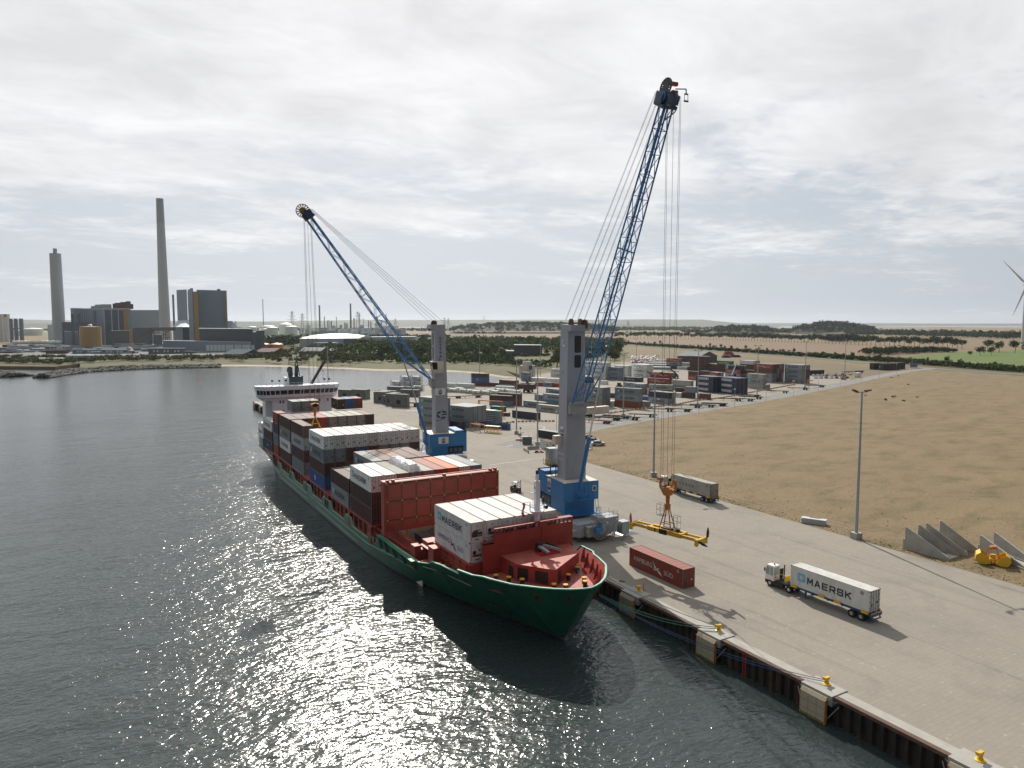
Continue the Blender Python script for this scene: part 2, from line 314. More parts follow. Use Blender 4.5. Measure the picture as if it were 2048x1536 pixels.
# ================================================================ containers
# material slots: 0 paint, 1 posts, 2 dark, 3 letters, 4 logo blue, 5 logo white, 6 red, 7 roof
def cmats(letter, ribbed): return [PAINTC if ribbed else PAINT, M_['post'], M_['dark'], letter, M_['logoblue'], M_['inkwhite'], M_['inkred'], ROOFP]
def logo_side(mb, logo, L, W, H, side):
    # side -1: face at -W/2, reading along +x ; +1: the other face
    ax = Vector((1,0,0))*(-side); ay = Vector((0,0,1)); n = Vector((0, side, 0)); y = side*(W/2+.012)
    def O(x, z): return Vector((x*(-side), y, z))        # x measured along the reading direction from the centre
    zc = H*.5
    if logo == 'MAERSK':
        s = H*.42; star(mb, O(-L*.40, zc-s*.42), ax, ay, s, 4, 5, n); block_text(mb, 'MAERSK', O(-L*.27, zc-H*.19), ax, ay, L*.56, H*.34, 3)
    elif logo == 'SEALAND':
        s = H*.42; star(mb, O(-L*.40, zc-s*.42), ax, ay, s, 4, 5, n); block_text(mb, 'MAERSK', O(-L*.22, zc+.05), ax, ay, L*.42, H*.25, 3); put_text(mb, 'SEALAND', O(-L*.22, zc-H*.32), ax, ay, L*.42, H*.25, 3, .018)
    elif logo == 'MAERSK20':
        s = H*.25; star(mb, O(-L*.42, zc-s*.3), ax, ay, s, 4, 5, n); block_text(mb, 'MAERSK', O(-L*.24, zc-H*.10), ax, ay, L*.5, H*.2, 3)
    elif logo in ('HS', 'HSW'):
        h = H*.25
        put_text(mb, 'HAMBURG', O(-L*.40, zc-H*.10), ax, ay, L*.35, h, 3, .0); put_text(mb, 'S\u00dcD', O(L*.17, zc-H*.20), ax, ay, L*.16, h*1.15, 3, .0)
        c = O(-L*.045, zc-H*.28)
        m2 = 6 if logo == 'HSW' else 3
        put_poly(mb, [(0,H*.62),(L*.05,H*.36),(L*.075,H*.30),(L*.04,H*.20),(L*.01,H*.05),(L*.035,H*.28)], c, ax, ay, m2)
        put_poly(mb, [(L*.03,H*.0),(L*.05,H*.12),(L*.085,H*.16),(L*.12,H*.02),(L*.105,H*.22),(L*.135,H*.30),(L*.11,H*.30),(L*.07,H*.24),(L*.05,H*.2)], c + n*.003, ax, ay, 3)
        put_poly(mb, [(L*.085,H*.17),(L*.12,H*.02),(L*.19,-H*.08),(L*.14,H*.16)], c + n*.005, ax, ay, m2)
    elif logo == 'COSCO':
        for k, ch in enumerate('COSCO'): put_text(mb, ch, O(-L*.30+k*L*.083, zc-H*.13), ax, ay, L*.045, H*.2, 3, .018)
    elif logo == 'EVERGREEN': put_text(mb, 'EVERGREEN', O(-L*.38, zc-H*.2), ax, ay, L*.66, H*.34, 3, .018)
    elif logo == 'SAFMARINE': put_text(mb, 'Safmarine', O(-L*.28, zc-H*.2), ax, ay, L*.45, H*.45, 3, .0)
    elif logo == 'TOPSIDE':
        put_poly(mb, [(0,0),(L*.62,0),(L*.62,H*.42),(0,H*.42)], O(-L*.38, zc-H*.14), ax, ay, 5); put_text(mb, 'HOLLAND TOPSIDE', O(-L*.35, zc-H*.06) + n*.004, ax, ay, L*.46, H*.26, 3, .0)
        put_poly(mb, [(0,H*.04),(L*.04,H*.04),(L*.04,H*.36),(0,H*.36)], O(L*.17, zc-H*.14)+n*.004, ax, ay, 3)
    elif logo == 'MSC': put_text(mb, 'CMA', O(-L*.1, zc-H*.1), ax, ay, L*.16, H*.22, 3, .0)
    elif logo == 'ROUND':
        P = [(math.cos(R(a)), math.sin(R(a))) for a in range(0, 360, 30)]
        put_poly(mb, [(x*H*.2, y*H*.2) for x, y in P], O(L*-.12, zc), ax, ay, 5); put_poly(mb, [(x*H*.13, y*H*.10) for x, y in P], O(L*-.12, zc)+n*.004, ax, ay, 0)
    elif logo == 'SMALL': put_text(mb, 'PIL', O(-L*.02, zc-H*.1), ax, ay, L*.12, H*.2, 6, .0); put_text(mb, 'O', O(-L*.12, zc-H*.1), ax, ay, L*.07, H*.2, 3, .018)
    # identification marks, upper right, and rust at lower edge
    if L > 3 and logo != 'NONE20':
        for k in range(3): put_poly(mb, [(0,0),(.5,0),(.5,.07),(0,.07)], O(L/2-1.3, H*.86-k*.16), ax, ay, 3)
def corr_side(mb, x0, x1, y, z0, z1, side, m=0, pitch=.278, dep=.04, axis='x'):
    n = int((x1-x0)/pitch); p = (x1-x0)/n; xs = []
    for k in range(n):
        a = x0+k*p; xs += [(a, 0), (a+p*.26, 0), (a+p*.5, 1), (a+p*.76, 1)]
    xs.append((x1, 0)); i = len(mb.v)
    for (x, d) in xs:
        yy = y - side*dep*d
        for z in (z0, z1): mb.v.append((x, yy, z) if axis == 'x' else (yy, x, z))
    for k in range(len(xs)-1):
        q = (i+2*k, i+2*k+2, i+2*k+3, i+2*k+1)
        mb.f.append(q); mb.m.append(m)
def cont_body(L, H, kind, logo, near, W=2.44):
    mb = MB(); hx = L/2; hy = W/2
    if near:
        for sx in (-1, 1):
            for sy in (-1, 1): mb.box(min(sx*hx, sx*(hx-.16)), max(sx*hx, sx*(hx-.16)), min(sy*hy, sy*(hy-.14)), max(sy*hy, sy*(hy-.14)), 0, H, 1 if kind != 'reefer' else 0)
            for sy in (-1, 1):
                for z in (0, H-.13): mb.box(min(sx*(hx+.01), sx*(hx-.18)), max(sx*(hx+.01), sx*(hx-.18)), min(sy*(hy+.01), sy*(hy-.17)), max(sy*(hy+.01), sy*(hy-.17)), z-.004, z+.134, 1)
        for sy in (-1, 1):
            for z0, z1 in ((0, .16), (H-.10, H)): mb.box(-hx+.16, hx-.16, min(sy*hy, sy*(hy-.1)), max(sy*hy, sy*(hy-.1)), z0, z1, 0)
            if kind == 'reefer': mb.quad((-hx+.16, sy*(hy-.012), .16), (hx-.16, sy*(hy-.012), .16), (hx-.16, sy*(hy-.012), H-.1), (-hx+.16, sy*(hy-.012), H-.1), 0)
            else: corr_side(mb, -hx+.16, hx-.16, sy*(hy-.01), .16, H-.1, sy, 0)
        for sx in (-1, 1):
            mb.box(min(sx*hx, sx*(hx-.1)), max(sx*hx, sx*(hx-.1)), -hy+.14, hy-.14, 0, .16, 0); mb.box(min(sx*hx, sx*(hx-.1)), max(sx*hx, sx*(hx-.1)), -hy+.14, hy-.14, H-.12, H, 0)
        if kind == 'reefer': mb.quad((-hx+.03, -hy+.14, .16), (-hx+.03, hy-.14, .16), (-hx+.03, hy-.14, H-.1), (-hx+.03, -hy+.14, H-.1), 0)
        else: corr_side(mb, -hy+.14, hy-.14, -hx+.02, .16, H-.1, -1, 0, axis='y')
        mb.quad((hx-.06, -hy+.1, .1), (hx-.06, hy-.1, .1), (hx-.06, hy-.1, H-.1), (hx-.06, -hy+.1, H-.1), 0)
        # roof skin with shallow cross ribs
        n = int(L/.55); zt = H-.02; i = len(mb.v)
        for k in range(n+1):
            x = -hx+.1+(L-.2)*k/n; z = zt-(.028 if (k % 2 and kind != 'reefer') else .0)
            mb.v += [(x, -hy+.06, z), (x, hy-.06, z)]
        for k in range(n): mb.f.append((i+2*k, i+2*k+2, i+2*k+3, i+2*k+1)); mb.m.append(7)
        for sy in (-1, 1): mb.box(-hx+.16, hx-.16, min(sy*hy, sy*(hy-.06)), max(sy*hy, sy*(hy-.06)), H-.01, H+.02, 1)
    else:
        mb.add([(-hx,-hy,0),(hx,-hy,0),(hx,hy,0),(-hx,hy,0),(-hx,-hy,H),(hx,-hy,H),(hx,hy,H),(-hx,hy,H)], [(3,2,1,0),(0,1,5,4),(1,2,6,5),(2,3,7,6),(3,0,4,7)], 0)
        mb.quad((-hx,-hy,H), (hx,-hy,H), (hx,hy,H), (-hx,hy,H), 7)
        e = .006
        for sx in (-1, 1):
            for sy in (-1, 1): mb.box(min(sx*(hx+e), sx*(hx-.12)), max(sx*(hx+e), sx*(hx-.12)), min(sy*(hy+e), sy*(hy-.12)), max(sy*(hy+e), sy*(hy-.12)), .003, H+.002, 1 if kind != 'reefer' else 0)
        for z in (.0, H-.09):
            mb.box(-hx+.13, hx-.13, -hy-e, hy+e, z+.004, z+.085, 1 if (z == 0) else 0)
        for k in range(4): y = -hy+.35+k*.58; mb.box(hx, hx+.04, y-.02, y+.02, .15, H-.12, 1)
        mb.box(hx, hx+.012, -.02, .02, .12, H-.12, 2)
    for sd in (-1, 1): logo_side(mb, logo, L, W, H, sd)
    return mb
def door_mb(L, H, W=2.44, reef=False):
    mb = MB(); hx = L/2; hy = W/2
    for s in (-1, 1):
        mb.box(hx-.055, hx-.02, min(s*.02, s*(hy-.15)), max(s*.02, s*(hy-.15)), .17, H-.13, 0)
        for k in range(5 if not reef else 0): z = .3+k*(H-.6)/4.6; mb.box(hx-.02, hx-.004, min(s*.12, s*(hy-.28)), max(s*.12, s*(hy-.28)), z, z+.25, 0)
        for y in (.28, .78):
            mb.cyl((hx+.02, s*y, .1), (hx+.02, s*y, H-.08), .028, .028, 6, 1, False)
            for z in (.25, H-.3): mb.box(hx-.02, hx+.05, s*y-.06, s*y+.06, z, z+.09, 1)
        mb.box(hx-.01, hx+.04, min(s*.28, s*.75), max(s*.28, s*.75), 1.0, 1.06, 1)
        for z in (.5, 1.3, 2.1): mb.box(hx-.02, hx+.01, min(s*(hy-.16), s*(hy-.3)), max(s*(hy-.16), s*(hy-.3)), z, z+.12, 2)
    if reef: star(mb, (hx-.003, -.55, H*.62), (0,1,0), (0,0,1), .26, 4, 5, Vector((1,0,0))); star(mb, (hx-.003, .35, H*.62), (0,1,0), (0,0,1), .26, 4, 5, Vector((1,0,0)))
    mb.box(hx-.019, hx-.012, .45, .75, H*.35, H*.45, 3)
    mb.box(hx-.019, hx-.012, -.75, -.5, H*.22, H*.33, 2)
    return mb
def unit_mb(L, H, W=2.44, var=0):
    mb = MB(); hx = L/2; hy = W/2; x = hx-.03
    mb.box(hx-.09, x, -hy+.16, hy-.16, .17, H-.12, 0)
    if var == 0:      # open machinery bay
        P = [(-.85,.75),(.75,.75),(.85,.95),(.85,1.45),(.55,1.75),(-.5,1.75),(-.85,1.45)]
        mb.poly([(x+.006, a, b) for a, b in P], 2)
        mb.cyl((x-.01, -.45, 1.35), (x+.05, -.45, 1.35), .30, .30, 14, 1); mb.cyl((x, -.45, 1.35), (x+.06, -.45, 1.35), .22, .22, 14, 2)
        mb.box(x, x+.06, .1, .75, 1.45, 1.6, 0); mb.box(x, x+.05, .0, .75, .8, 1.15, 1); mb.cyl((x+.03, .1, 1.0), (x+.03, .1, 1.6), .03, .03, 6, 6)
    elif var == 1:
        mb.cyl((x-.02, -.45, 1.45), (x+.02, -.45, 1.45), .30, .30, 16, 2); mb.box(x, x+.02, .25, .55, 1.65, 1.85, 2); mb.box(x, x+.03, -.8, .75, .85, 1.15, 1); mb.box(x+.03, x+.045, -.5, .2, .9, 1.1, 2)
    else:
        mb.box(x, x+.03, -.1, .3, 1.5, 1.75, 2); mb.box(x, x+.03, .55, .75, 1.5, 1.62, 2); mb.box(x, x+.03, -.55, -.35, 1.55, 1.65, 1)
        for k in range(7): mb.box(x, x+.008, -hy+.2, hy-.2, 1.9+k*.09, 1.91+k*.09, 1)
        mb.box(x, x+.03, -.8, .8, .7, 1.2, 1)
    star(mb, (x+.008, -.13, H-.75), (0,1,0), (0,0,1), .28, 4, 5, Vector((1,0,0)))
    mb.box(x, x+.02, -.35, .35, .3, .5, 1)
    for s in (-1, 1): mb.box(x, x+.02, s*.95-.02, s*.95+.02, .3, H-.3, 1)
    return mb
COL = dict(grey=(.235,.275,.30), greyblue=(.19,.245,.285), beige=(.36,.36,.32), white=(.66,.68,.67), brown=(.072,.033,.028), brown2=(.105,.040,.030), red=(.28,.048,.034), orange=(.62,.13,.02), rust=(.21,.065,.035),
           blue=(.02,.10,.34), navy=(.016,.026,.055), teal=(.10,.20,.26), green=(.01,.13,.05), greyrust=(.27,.27,.24), cream=(.55,.52,.42), darkblue=(.015,.035,.10), maroon=(.072,.028,.025), black=(.02,.02,.025))
NAMEC = dict(grey='grey', greyblue='blue-grey', beige='beige', white='white', brown='brown', brown2='brown', red='red', orange='orange', rust='rust-red', blue='blue', navy='navy blue', teal='teal', green='green', greyrust='rust-stained grey', cream='cream', darkblue='dark blue', maroon='maroon', black='black')
LETTER = dict(HS='inkwhite', COSCO='navyink', EVERGREEN='inkwhite', SAFMARINE='inkwhite', TOPSIDE='navyink', HSW='navyink', MSC='inkwhite')
_cm = {}
def cont_meshes(L, H, kind, logo, near, end, var=0):
    k = (round(L,2), round(H,2), kind, logo, near, end, var)
    if k not in _cm:
        let = M_[LETTER.get(logo, 'ink')]; mats = cmats(let, not near and kind != 'reefer')
        b = cont_body(L, H, kind, logo, near).mesh('container_body', mats)
        e = None
        if near: e = (unit_mb(L, H, var=var) if end == 'unit' else door_mb(L, H, reef=(kind == 'reefer'))).mesh('container_end', mats)
        _cm[k] = (b, e)
    return _cm[k]
LOGOT = dict(MAERSK='with star logo and black lettering', SEALAND='with star logo and two lines of lettering', MAERSK20='short, with small star logo', HS='with pale bird emblem lettering', HSW='with red bird emblem', COSCO='with five wide blue letters', EVERGREEN='with white lettering', SAFMARINE='with script lettering', TOPSIDE='with white name strip', MSC='with small lettering', ROUND='with round emblem', SMALL='with small red mark', NONE='', NONE20='')
def add_container(loc, rz, col, logo='NONE', L=12.19, H=2.9, kind='dry', near=False, end='door', label='', group=None, sc=1.0, var=0):
    b, e = cont_meshes(L, H, kind, logo, near, end, var)
    c = COL[col]; j = 1+random.uniform(-.16, .12); c = tuple(x*j for x in c)
    if near:
        t = thing('shipping_container', label, 'container', loc, rz, group); t.scale = (sc, sc*(.972 if sc > 1.0 else 1), sc)
        o = bpy.data.objects.new('container_body', b); C.objects.link(o); o.parent = t; o.color = (*c, 1)
        o2 = bpy.data.objects.new('cooling_unit' if end == 'unit' else 'container_door', e); C.objects.link(o2); o2.parent = t; o2.color = (*c, 1)
        return t
    o = bpy.data.objects.new('shipping_container', b); C.objects.link(o); o.location = loc; o.rotation_euler = (0, 0, rz); o.scale = (sc, sc, sc); o.color = (*c, 1)
    return tag(o, label, 'container', group)
# ================================================================ setting: water, land, sheets
WZ = -3.0
def water_mat():
    m, nt, P, L = base_mat('harbour_water')
    geo = NN(nt, 'ShaderNodeNewGeometry')
    mp = NN(nt, 'ShaderNodeMapping'); mp.inputs['Rotation'].default_value = (0, 0, R(33)); mp.inputs['Scale'].default_value = (1.0, 1.8, 1); L(geo.outputs['Position'], mp.inputs[0])
    def noise(s, d, ro, di=0):
        n = NN(nt, 'ShaderNodeTexNoise', inp={'Scale': s, 'Detail': d, 'Roughness': ro, 'Distortion': di}); L(mp.outputs[0], n.inputs['Vector']); return n.outputs[0]
    a = noise(.30, 2.0, .5, .8); b = noise(.95, 2.0, .55, .7); c = noise(.018, 3.0, .5); e = noise(.07, 2.0, .5)
    h = NN(nt, 'ShaderNodeMath', operation='MULTIPLY', inp={1: .24}); L(a, h.inputs[0])
    h1 = NN(nt, 'ShaderNodeMath', operation='MULTIPLY_ADD', inp={1: .6}); L(e, h1.inputs[0]); L(h.outputs[0], h1.inputs[2])
    h2 = NN(nt, 'ShaderNodeMath', operation='MULTIPLY_ADD', inp={1: .15}); L(b, h2.inputs[0]); L(h1.outputs[0], h2.inputs[2])
    gp = NN(nt, 'ShaderNodeMapRange', inp={'From Min': .35, 'From Max': .65, 'To Min': .78, 'To Max': 1.0}); L(c, gp.inputs[0])
    sy = NN(nt, 'ShaderNodeSeparateXYZ'); L(geo.outputs['Position'], sy.inputs[0])
    cy = NN(nt, 'ShaderNodeMapRange', interpolation_type='SMOOTHSTEP', inp={'From Min': 120, 'From Max': 520, 'To Min': 1.0, 'To Max': .42}); L(sy.outputs['Y'], cy.inputs[0])
    gm = NN(nt, 'ShaderNodeMath', operation='MULTIPLY'); L(gp.outputs[0], gm.inputs[0]); L(cy.outputs[0], gm.inputs[1])
    bp = NN(nt, 'ShaderNodeBump', inp={'Distance': 1.0}); L(gm.outputs[0], bp.inputs['Strength']); L(h2.outputs[0], bp.inputs['Height']); L(bp.outputs[0], P.inputs['Normal'])
    P.inputs['Base Color'].default_value = (.028, .040, .040, 1); P.inputs['Roughness'].default_value = .17; P.inputs['IOR'].default_value = 1.38; P.inputs['Specular IOR Level'].default_value = .62
    return m
w = MB(); w.quad((-24000,-1500,WZ), (28000,-1500,WZ), (28000,30000,WZ), (-24000,30000,WZ)); struct('water', w, water_mat())
def ground_mat(name, c1, c2, c3, s1, s2, s3, a3=.7, rough=.9, bump=.35, bs=3.0, t3=(.50,.66), fine=.10, stretch=(1,1,1), rot=0, spec=.3):
    m, nt, P, L = base_mat(name)
    geo = NN(nt, 'ShaderNodeNewGeometry'); mp = NN(nt, 'ShaderNodeMapping'); mp.inputs['Scale'].default_value = stretch; mp.inputs['Rotation'].default_value = (0,0,R(rot)); L(geo.outputs['Position'], mp.inputs[0])
    def N(s, d=7.0, r=.65, di=0.0):
        n = NN(nt, 'ShaderNodeTexNoise', inp={'Scale': s, 'Detail': d, 'Roughness': r, 'Distortion': di}); L(mp.outputs[0], n.inputs['Vector']); return n.outputs[0]
    def MR(i, a, b, c, d):
        r = NN(nt, 'ShaderNodeMapRange', inp={'From Min': a, 'From Max': b, 'To Min': c, 'To Max': d}); L(i, r.inputs[0]); return r.outputs[0]
    x = NN(nt, 'ShaderNodeMix', data_type='RGBA'); x.inputs['A'].default_value = (*c1,1); x.inputs['B'].default_value = (*c2,1); L(MR(N(s1), .35, .65, 0, 1), x.inputs['Factor'])
    y = NN(nt, 'ShaderNodeMix', data_type='RGBA'); y.inputs['B'].default_value = (*c3,1); L(x.outputs['Result'], y.inputs['A']); L(MR(N(s2, 8.0, .7, .3), t3[0], t3[1], 0, a3), y.inputs['Factor'])
    z = NN(nt, 'ShaderNodeVectorMath', operation='SCALE'); L(y.outputs['Result'], z.inputs[0]); L(MR(N(s3, 5.0, .7), .25, .75, 1-fine, 1+fine), z.inputs['Scale'])
    L(z.outputs[0], P.inputs['Base Color']); P.inputs['Roughness'].default_value = rough; P.inputs['Specular IOR Level'].default_value = spec
    b = NN(nt, 'ShaderNodeBump', inp={'Strength': bump, 'Distance': .12}); L(N(bs, 6.0, .7), b.inputs['Height']); L(b.outputs[0], P.inputs['Normal'])
    return m, nt, P, L, mp, z
FIELD = ground_mat('dry_field', (.178,.132,.074), (.205,.150,.084), (.105,.088,.040), .035, .075, 1.1, a3=.85, bump=.6, bs=1.6, t3=(.47,.66), fine=.26, stretch=(1,1.8,1), rot=-20)[0]
SAND = ground_mat('beach_sand', (.42,.36,.30), (.36,.31,.25), (.22,.20,.15), .05, .1, 1.0)[0]
MEADOW = ground_mat('dune_grass', (.075,.080,.028), (.110,.102,.042), (.045,.055,.020), .03, .08, .6, bump=.8, bs=.8, stretch=(1,1,1))[0]
STUBBLE = ground_mat('stubble', (.190,.134,.086), (.168,.12,.078), (.16,.12,.07), .012, .03, .5, fine=.12)[0]
GREEN = ground_mat('green_crop', (.075,.125,.025), (.10,.15,.028), (.12,.14,.035), .02, .05, .5)[0]
TANF = ground_mat('mown_field', (.140,.115,.066), (.165,.130,.078), (.11,.11,.045), .02, .05, .5)[0]
ASPH = ground_mat('asphalt', (.20,.20,.195), (.235,.23,.22), (.16,.16,.155), .12, .4, 3.0, bump=.1, fine=.06)[0]
ASPHD = ground_mat('asphalt_dark', (.15,.155,.155), (.19,.19,.185), (.12,.12,.12), .12, .4, 3.0, bump=.1, fine=.06)[0]
def far_fields():
    m, nt, P, L = base_mat('far_fields')
    geo = NN(nt, 'ShaderNodeNewGeometry'); mp = NN(nt, 'ShaderNodeMapping'); mp.inputs['Rotation'].default_value = (0,0,R(25)); mp.inputs['Scale'].default_value = (1,1.5,1); L(geo.outputs['Position'], mp.inputs[0])
    v = NN(nt, 'ShaderNodeTexVoronoi', inp={'Scale': .0026, 'Randomness': .9}); L(mp.outputs[0], v.inputs['Vector'])
    sp = NN(nt, 'ShaderNodeSeparateColor'); L(v.outputs['Color'], sp.inputs[0])
    cr = NN(nt, 'ShaderNodeValToRGB'); cr.color_ramp.interpolation = 'CONSTANT'
    E = cr.color_ramp.elements; E[0].color = (.19,.14,.085,1); E[1].position = .38; E[1].color = (.08,.12,.035,1)
    for p, c in ((.55,(.20,.16,.10,1)), (.7,(.035,.05,.025,1)), (.86,(.13,.15,.05,1))): e = E.new(p); e.color = c
    L(sp.outputs[0], cr.inputs[0]); L(cr.outputs[0], P.inputs['Base Color']); P.inputs['Roughness'].default_value = .9
    return m
def block_paving():
    m, nt, P, L, mp, z = ground_mat('block_paving', (.268,.246,.212), (.294,.270,.232), (.200,.184,.160), .03, .10, 2.6, a3=.60, bump=.12, bs=6, t3=(.50,.70), fine=.07)
    # lighter specks, worn wheel tracks along the quay, and the fine courses of the blocks
    geo = NN(nt, 'ShaderNodeNewGeometry')
    def MR(i, a, b, c, d):
        r = NN(nt, 'ShaderNodeMapRange', inp={'From Min': a, 'From Max': b, 'To Min': c, 'To Max': d}); L(i, r.inputs[0]); return r.outputs[0]
    v = NN(nt, 'ShaderNodeTexVoronoi', inp={'Scale': .62}); L(geo.outputs['Position'], v.inputs['Vector'])
    sp = MR(v.outputs['Distance'], .05, .16, 1.30, 1.0)
    mp2 = NN(nt, 'ShaderNodeMapping'); mp2.inputs['Scale'].default_value = (.35, .018, 1); mp2.inputs['Rotation'].default_value = (0, 0, R(4)); L(geo.outputs['Position'], mp2.inputs[0])
    n = NN(nt, 'ShaderNodeTexNoise', inp={'Scale': 1.0, 'Detail': 9.0, 'Roughness': .72, 'Distortion': .8}); L(mp2.outputs[0], n.inputs['Vector'])
    tr = MR(n.outputs[0], .54, .72, 1.0, .70)
    bk = NN(nt, 'ShaderNodeTexBrick', inp={'Scale': 1.0, 'Mortar Size': .02, 'Brick Width': 1.2, 'Row Height': .6}); bk.inputs['Color1'].default_value = (1,1,1,1); bk.inputs['Color2'].default_value = (.95,.95,.95,1); bk.inputs['Mortar'].default_value = (.80,.80,.80,1)
    L(geo.outputs['Position'], bk.inputs['Vector'])
    a = NN(nt, 'ShaderNodeVectorMath', operation='SCALE'); L(z.outputs[0], a.inputs[0]); L(sp, a.inputs['Scale'])
    b = NN(nt, 'ShaderNodeVectorMath', operation='SCALE'); L(a.outputs[0], b.inputs[0]); L(tr, b.inputs['Scale'])
    c = NN(nt, 'ShaderNodeVectorMath', operation='MULTIPLY'); L(b.outputs[0], c.inputs[0]); L(bk.outputs['Color'], c.inputs[1]); L(c.outputs[0], P.inputs['Base Color'])
    return m
from mathutils.geometry import tessellate_polygon
def sheet(name, pts, z, m, kind='structure', skirt=None):
    mb = MB(); V3 = [Vector((p[0], p[1], z)) for p in pts]
    mb.v = [tuple(v) for v in V3]
    for t in tessellate_polygon([V3]):
        a, b, c = (V3[i] for i in t); f = tuple(t) if (b-a).cross(c-a).z > 0 else tuple(reversed(t)); mb.f.append(f); mb.m.append(0)
    if skirt is not None:
        n = len(pts); ar = sum(pts[k][0]*pts[(k+1) % n][1]-pts[(k+1) % n][0]*pts[k][1] for k in range(n))
        for k in range(n):
            a = V3[k]; b = V3[(k+1) % n]
            if ar < 0: a, b = b, a
            mb.quad((a.x,a.y,skirt), (b.x,b.y,skirt), b, a)
    o = mb.build(name, m); tag(o, kind=kind); return o
def G2(l, z=0.0): return [tuple(g(u, v, z))[:2] for u, v in l]
coast = [(2,762),(60,768),(95,752),(120,745),(160,743),(200,741),(240,738),(300,735),(400,733),(500,733),(560,734),(640,737),(700,739),(760,742),(860,742),(920,745),(960,748),(1010,756),(1036,757.5)]
mead = [(160,727),(200,725),(240,723),(300,722),(400,720),(500,720),(560,721),(640,722),(700,724),(760,726),(860,727),(920,730),(960,732),(1010,741),(1044,751)]
yard_far = [(1045,754),(1012,758.5),(987,764),(940,766),(902,769),(860,770),(800,776),(740,782),(690,785)]
inner = G2(mead)
land = [(66.2,-300),(3000,-300),(9000,1500),(9000,6500)] + [tuple(g(1980,655)[:2]), tuple(g(1180,657)[:2])] + [(1200,14000),(-4000,14000),(-4200,900)] + [tuple(g(2,732)[:2]), tuple(g(110,733)[:2])] + inner + G2(yard_far) + [(66.8,378.5)]
sheet('terrain', land, 0.0, FIELD, skirt=-9)
# sloping beach and rocky shore
bs = MB(); ms = MB(); O_ = G2(coast[4:], WZ); B_l = G2([(u, v-3.6) for u, v in coast[4:]], -2.3)
for k in range(len(O_)-1): bs.quad((*O_[k], WZ-.15), (*O_[k+1], WZ-.15), (*B_l[k+1], -2.3), (*B_l[k], -2.3)); ms.quad((*B_l[k], -2.3), (*B_l[k+1], -2.3), (*inner[k+1], .06), (*inner[k], .06))
struct('grass_slope', ms, MEADOW)
struct('beach', bs, SAND)
# overlays
PAVE = block_paving()
sheet('pavement', [(67.6,-200),(118.8,-200),(118.8,165)] + [(150,212)] + G2([(1222,853),(1316,836),(1397,823),(1469,811),(1531,800),(1587,790),(1640,780),(1700,767),(1700,757),(1640,747),(1560,743),(1480,734),(1380,728),(1250,724),(1190,727),(1120,742)]) + G2([(1045,755.5),(1012,759.5),(987,765),(940,767),(902,770),(860,771),(800,777),(740,783),(690,786)]) + [(67.6,377)], .004, PAVE)
def strip(name, pts, w, z, m):
    P = [Vector((p[0], p[1])) for p in pts]; a = []; b = []
    for k, q in enumerate(P):
        d = (P[min(k+1, len(P)-1)] - P[max(k-1, 0)]).normalized(); n = Vector((-d.y, d.x))*(w/2); a.append(q+n); b.append(q-n)
    mb = MB()
    for k in range(len(P)-1): mb.quad((*a[k], z), (*b[k], z), (*b[k+1], z), (*a[k+1], z))
    for i, f in enumerate(mb.f):
        A, B_, D = (Vector(mb.v[j]) for j in f[:3])
        if (B_-A).cross(D-A).z < 0: mb.f[i] = tuple(reversed(f))
    return struct(name, mb, m)
roadpts = [(112,198),(150,213.5),(166,219.5),(200,229.5),(230,237),(262,245.5),(294,254.5),(328,264.5),(404,289.5),(448,304.5),(493,320.5),(540,336),(590,352),(640,360)]
strip('road', roadpts, 10.5, .010, ASPH)
strip('access_road', G2([(1180,683),(1250,690.5),(1300,694),(1350,697),(1430,702),(1500,707),(1570,712),(1640,717),(1700,722),(1750,727),(1800,731),(1860,736),(1930,741.5),(2048,749),(2200,762)]), 9, .012, ASPHD)
MARK = M_['white']
lane = MB()
for k in range(34):
    a = k*14.0; i = 1; d = a
    P = [Vector(p) for p in roadpts]; j = 0
    while j < len(P)-2 and d > (P[j+1]-P[j]).length: d -= (P[j+1]-P[j]).length; j += 1
    u = (P[j+1]-P[j]).normalized(); q = P[j]+u*d; n = Vector((-u.y, u.x))*.09
    if d+4 < (P[j+1]-P[j]).length: lane.quad((*(q-n), .016), (*(q+u*4-n), .016), (*(q+u*4+n), .016), (*(q+n), .016))
struct('road_markings', lane, MARK)
mk = MB()
def dashes(mb, pts, on, off, w, z=.016):
    P = [Vector(p) for p in pts]
    for a, b in zip(P[:-1], P[1:]):
        u = (b-a).normalized(); n = Vector((-u.y, u.x))*(w/2); L_ = (b-a).length; d = 0
        while d < L_:
            e = min(L_, d+on); mb.quad((*(a+u*d-n), z), (*(a+u*e-n), z), (*(a+u*e+n), z), (*(a+u*d+n), z)); d = e+off
dashes(mk, G2([(1005,876),(1060,866),(1118,858)]), 1.2, 1.2, .15); dashes(mk, G2([(980,930),(1112,912)]), 30, .1, .12)
cc = g(1042, 855); circ = [(cc.x+9*math.cos(R(a)), cc.y+9*math.sin(R(a))) for a in range(0, 361, 15)]; dashes(mk, circ, 30, .1, .14)
dashes(mk, G2([(1100,848),(1130,847)]), 30, .1, .2); dashes(mk, G2([(812,822),(842,820)]), 30, .1, .3)
struct('yard_markings', mk, MARK)
sheet('grass', G2(mead+[(1100,743),(1185,735),(1260,716),(1240,690),(900,672),(520,676),(300,700),(160,714)]), .05, MEADOW)
sheet('grass_left', G2([(-60,712),(2,712),(60,722),(160,722),(160,726.5),(110,732),(2,731),(-60,731)]), .11, MEADOW)
sheet('verge', G2([(1250,692),(1350,699),(1500,709),(1640,719),(1750,729),(1850,738),(2048,752),(2200,765),(2200,757),(2048,744.5),(1850,731.5),(1750,723),(1640,713),(1500,703),(1350,693.5),(1250,687)]), .004, MEADOW)
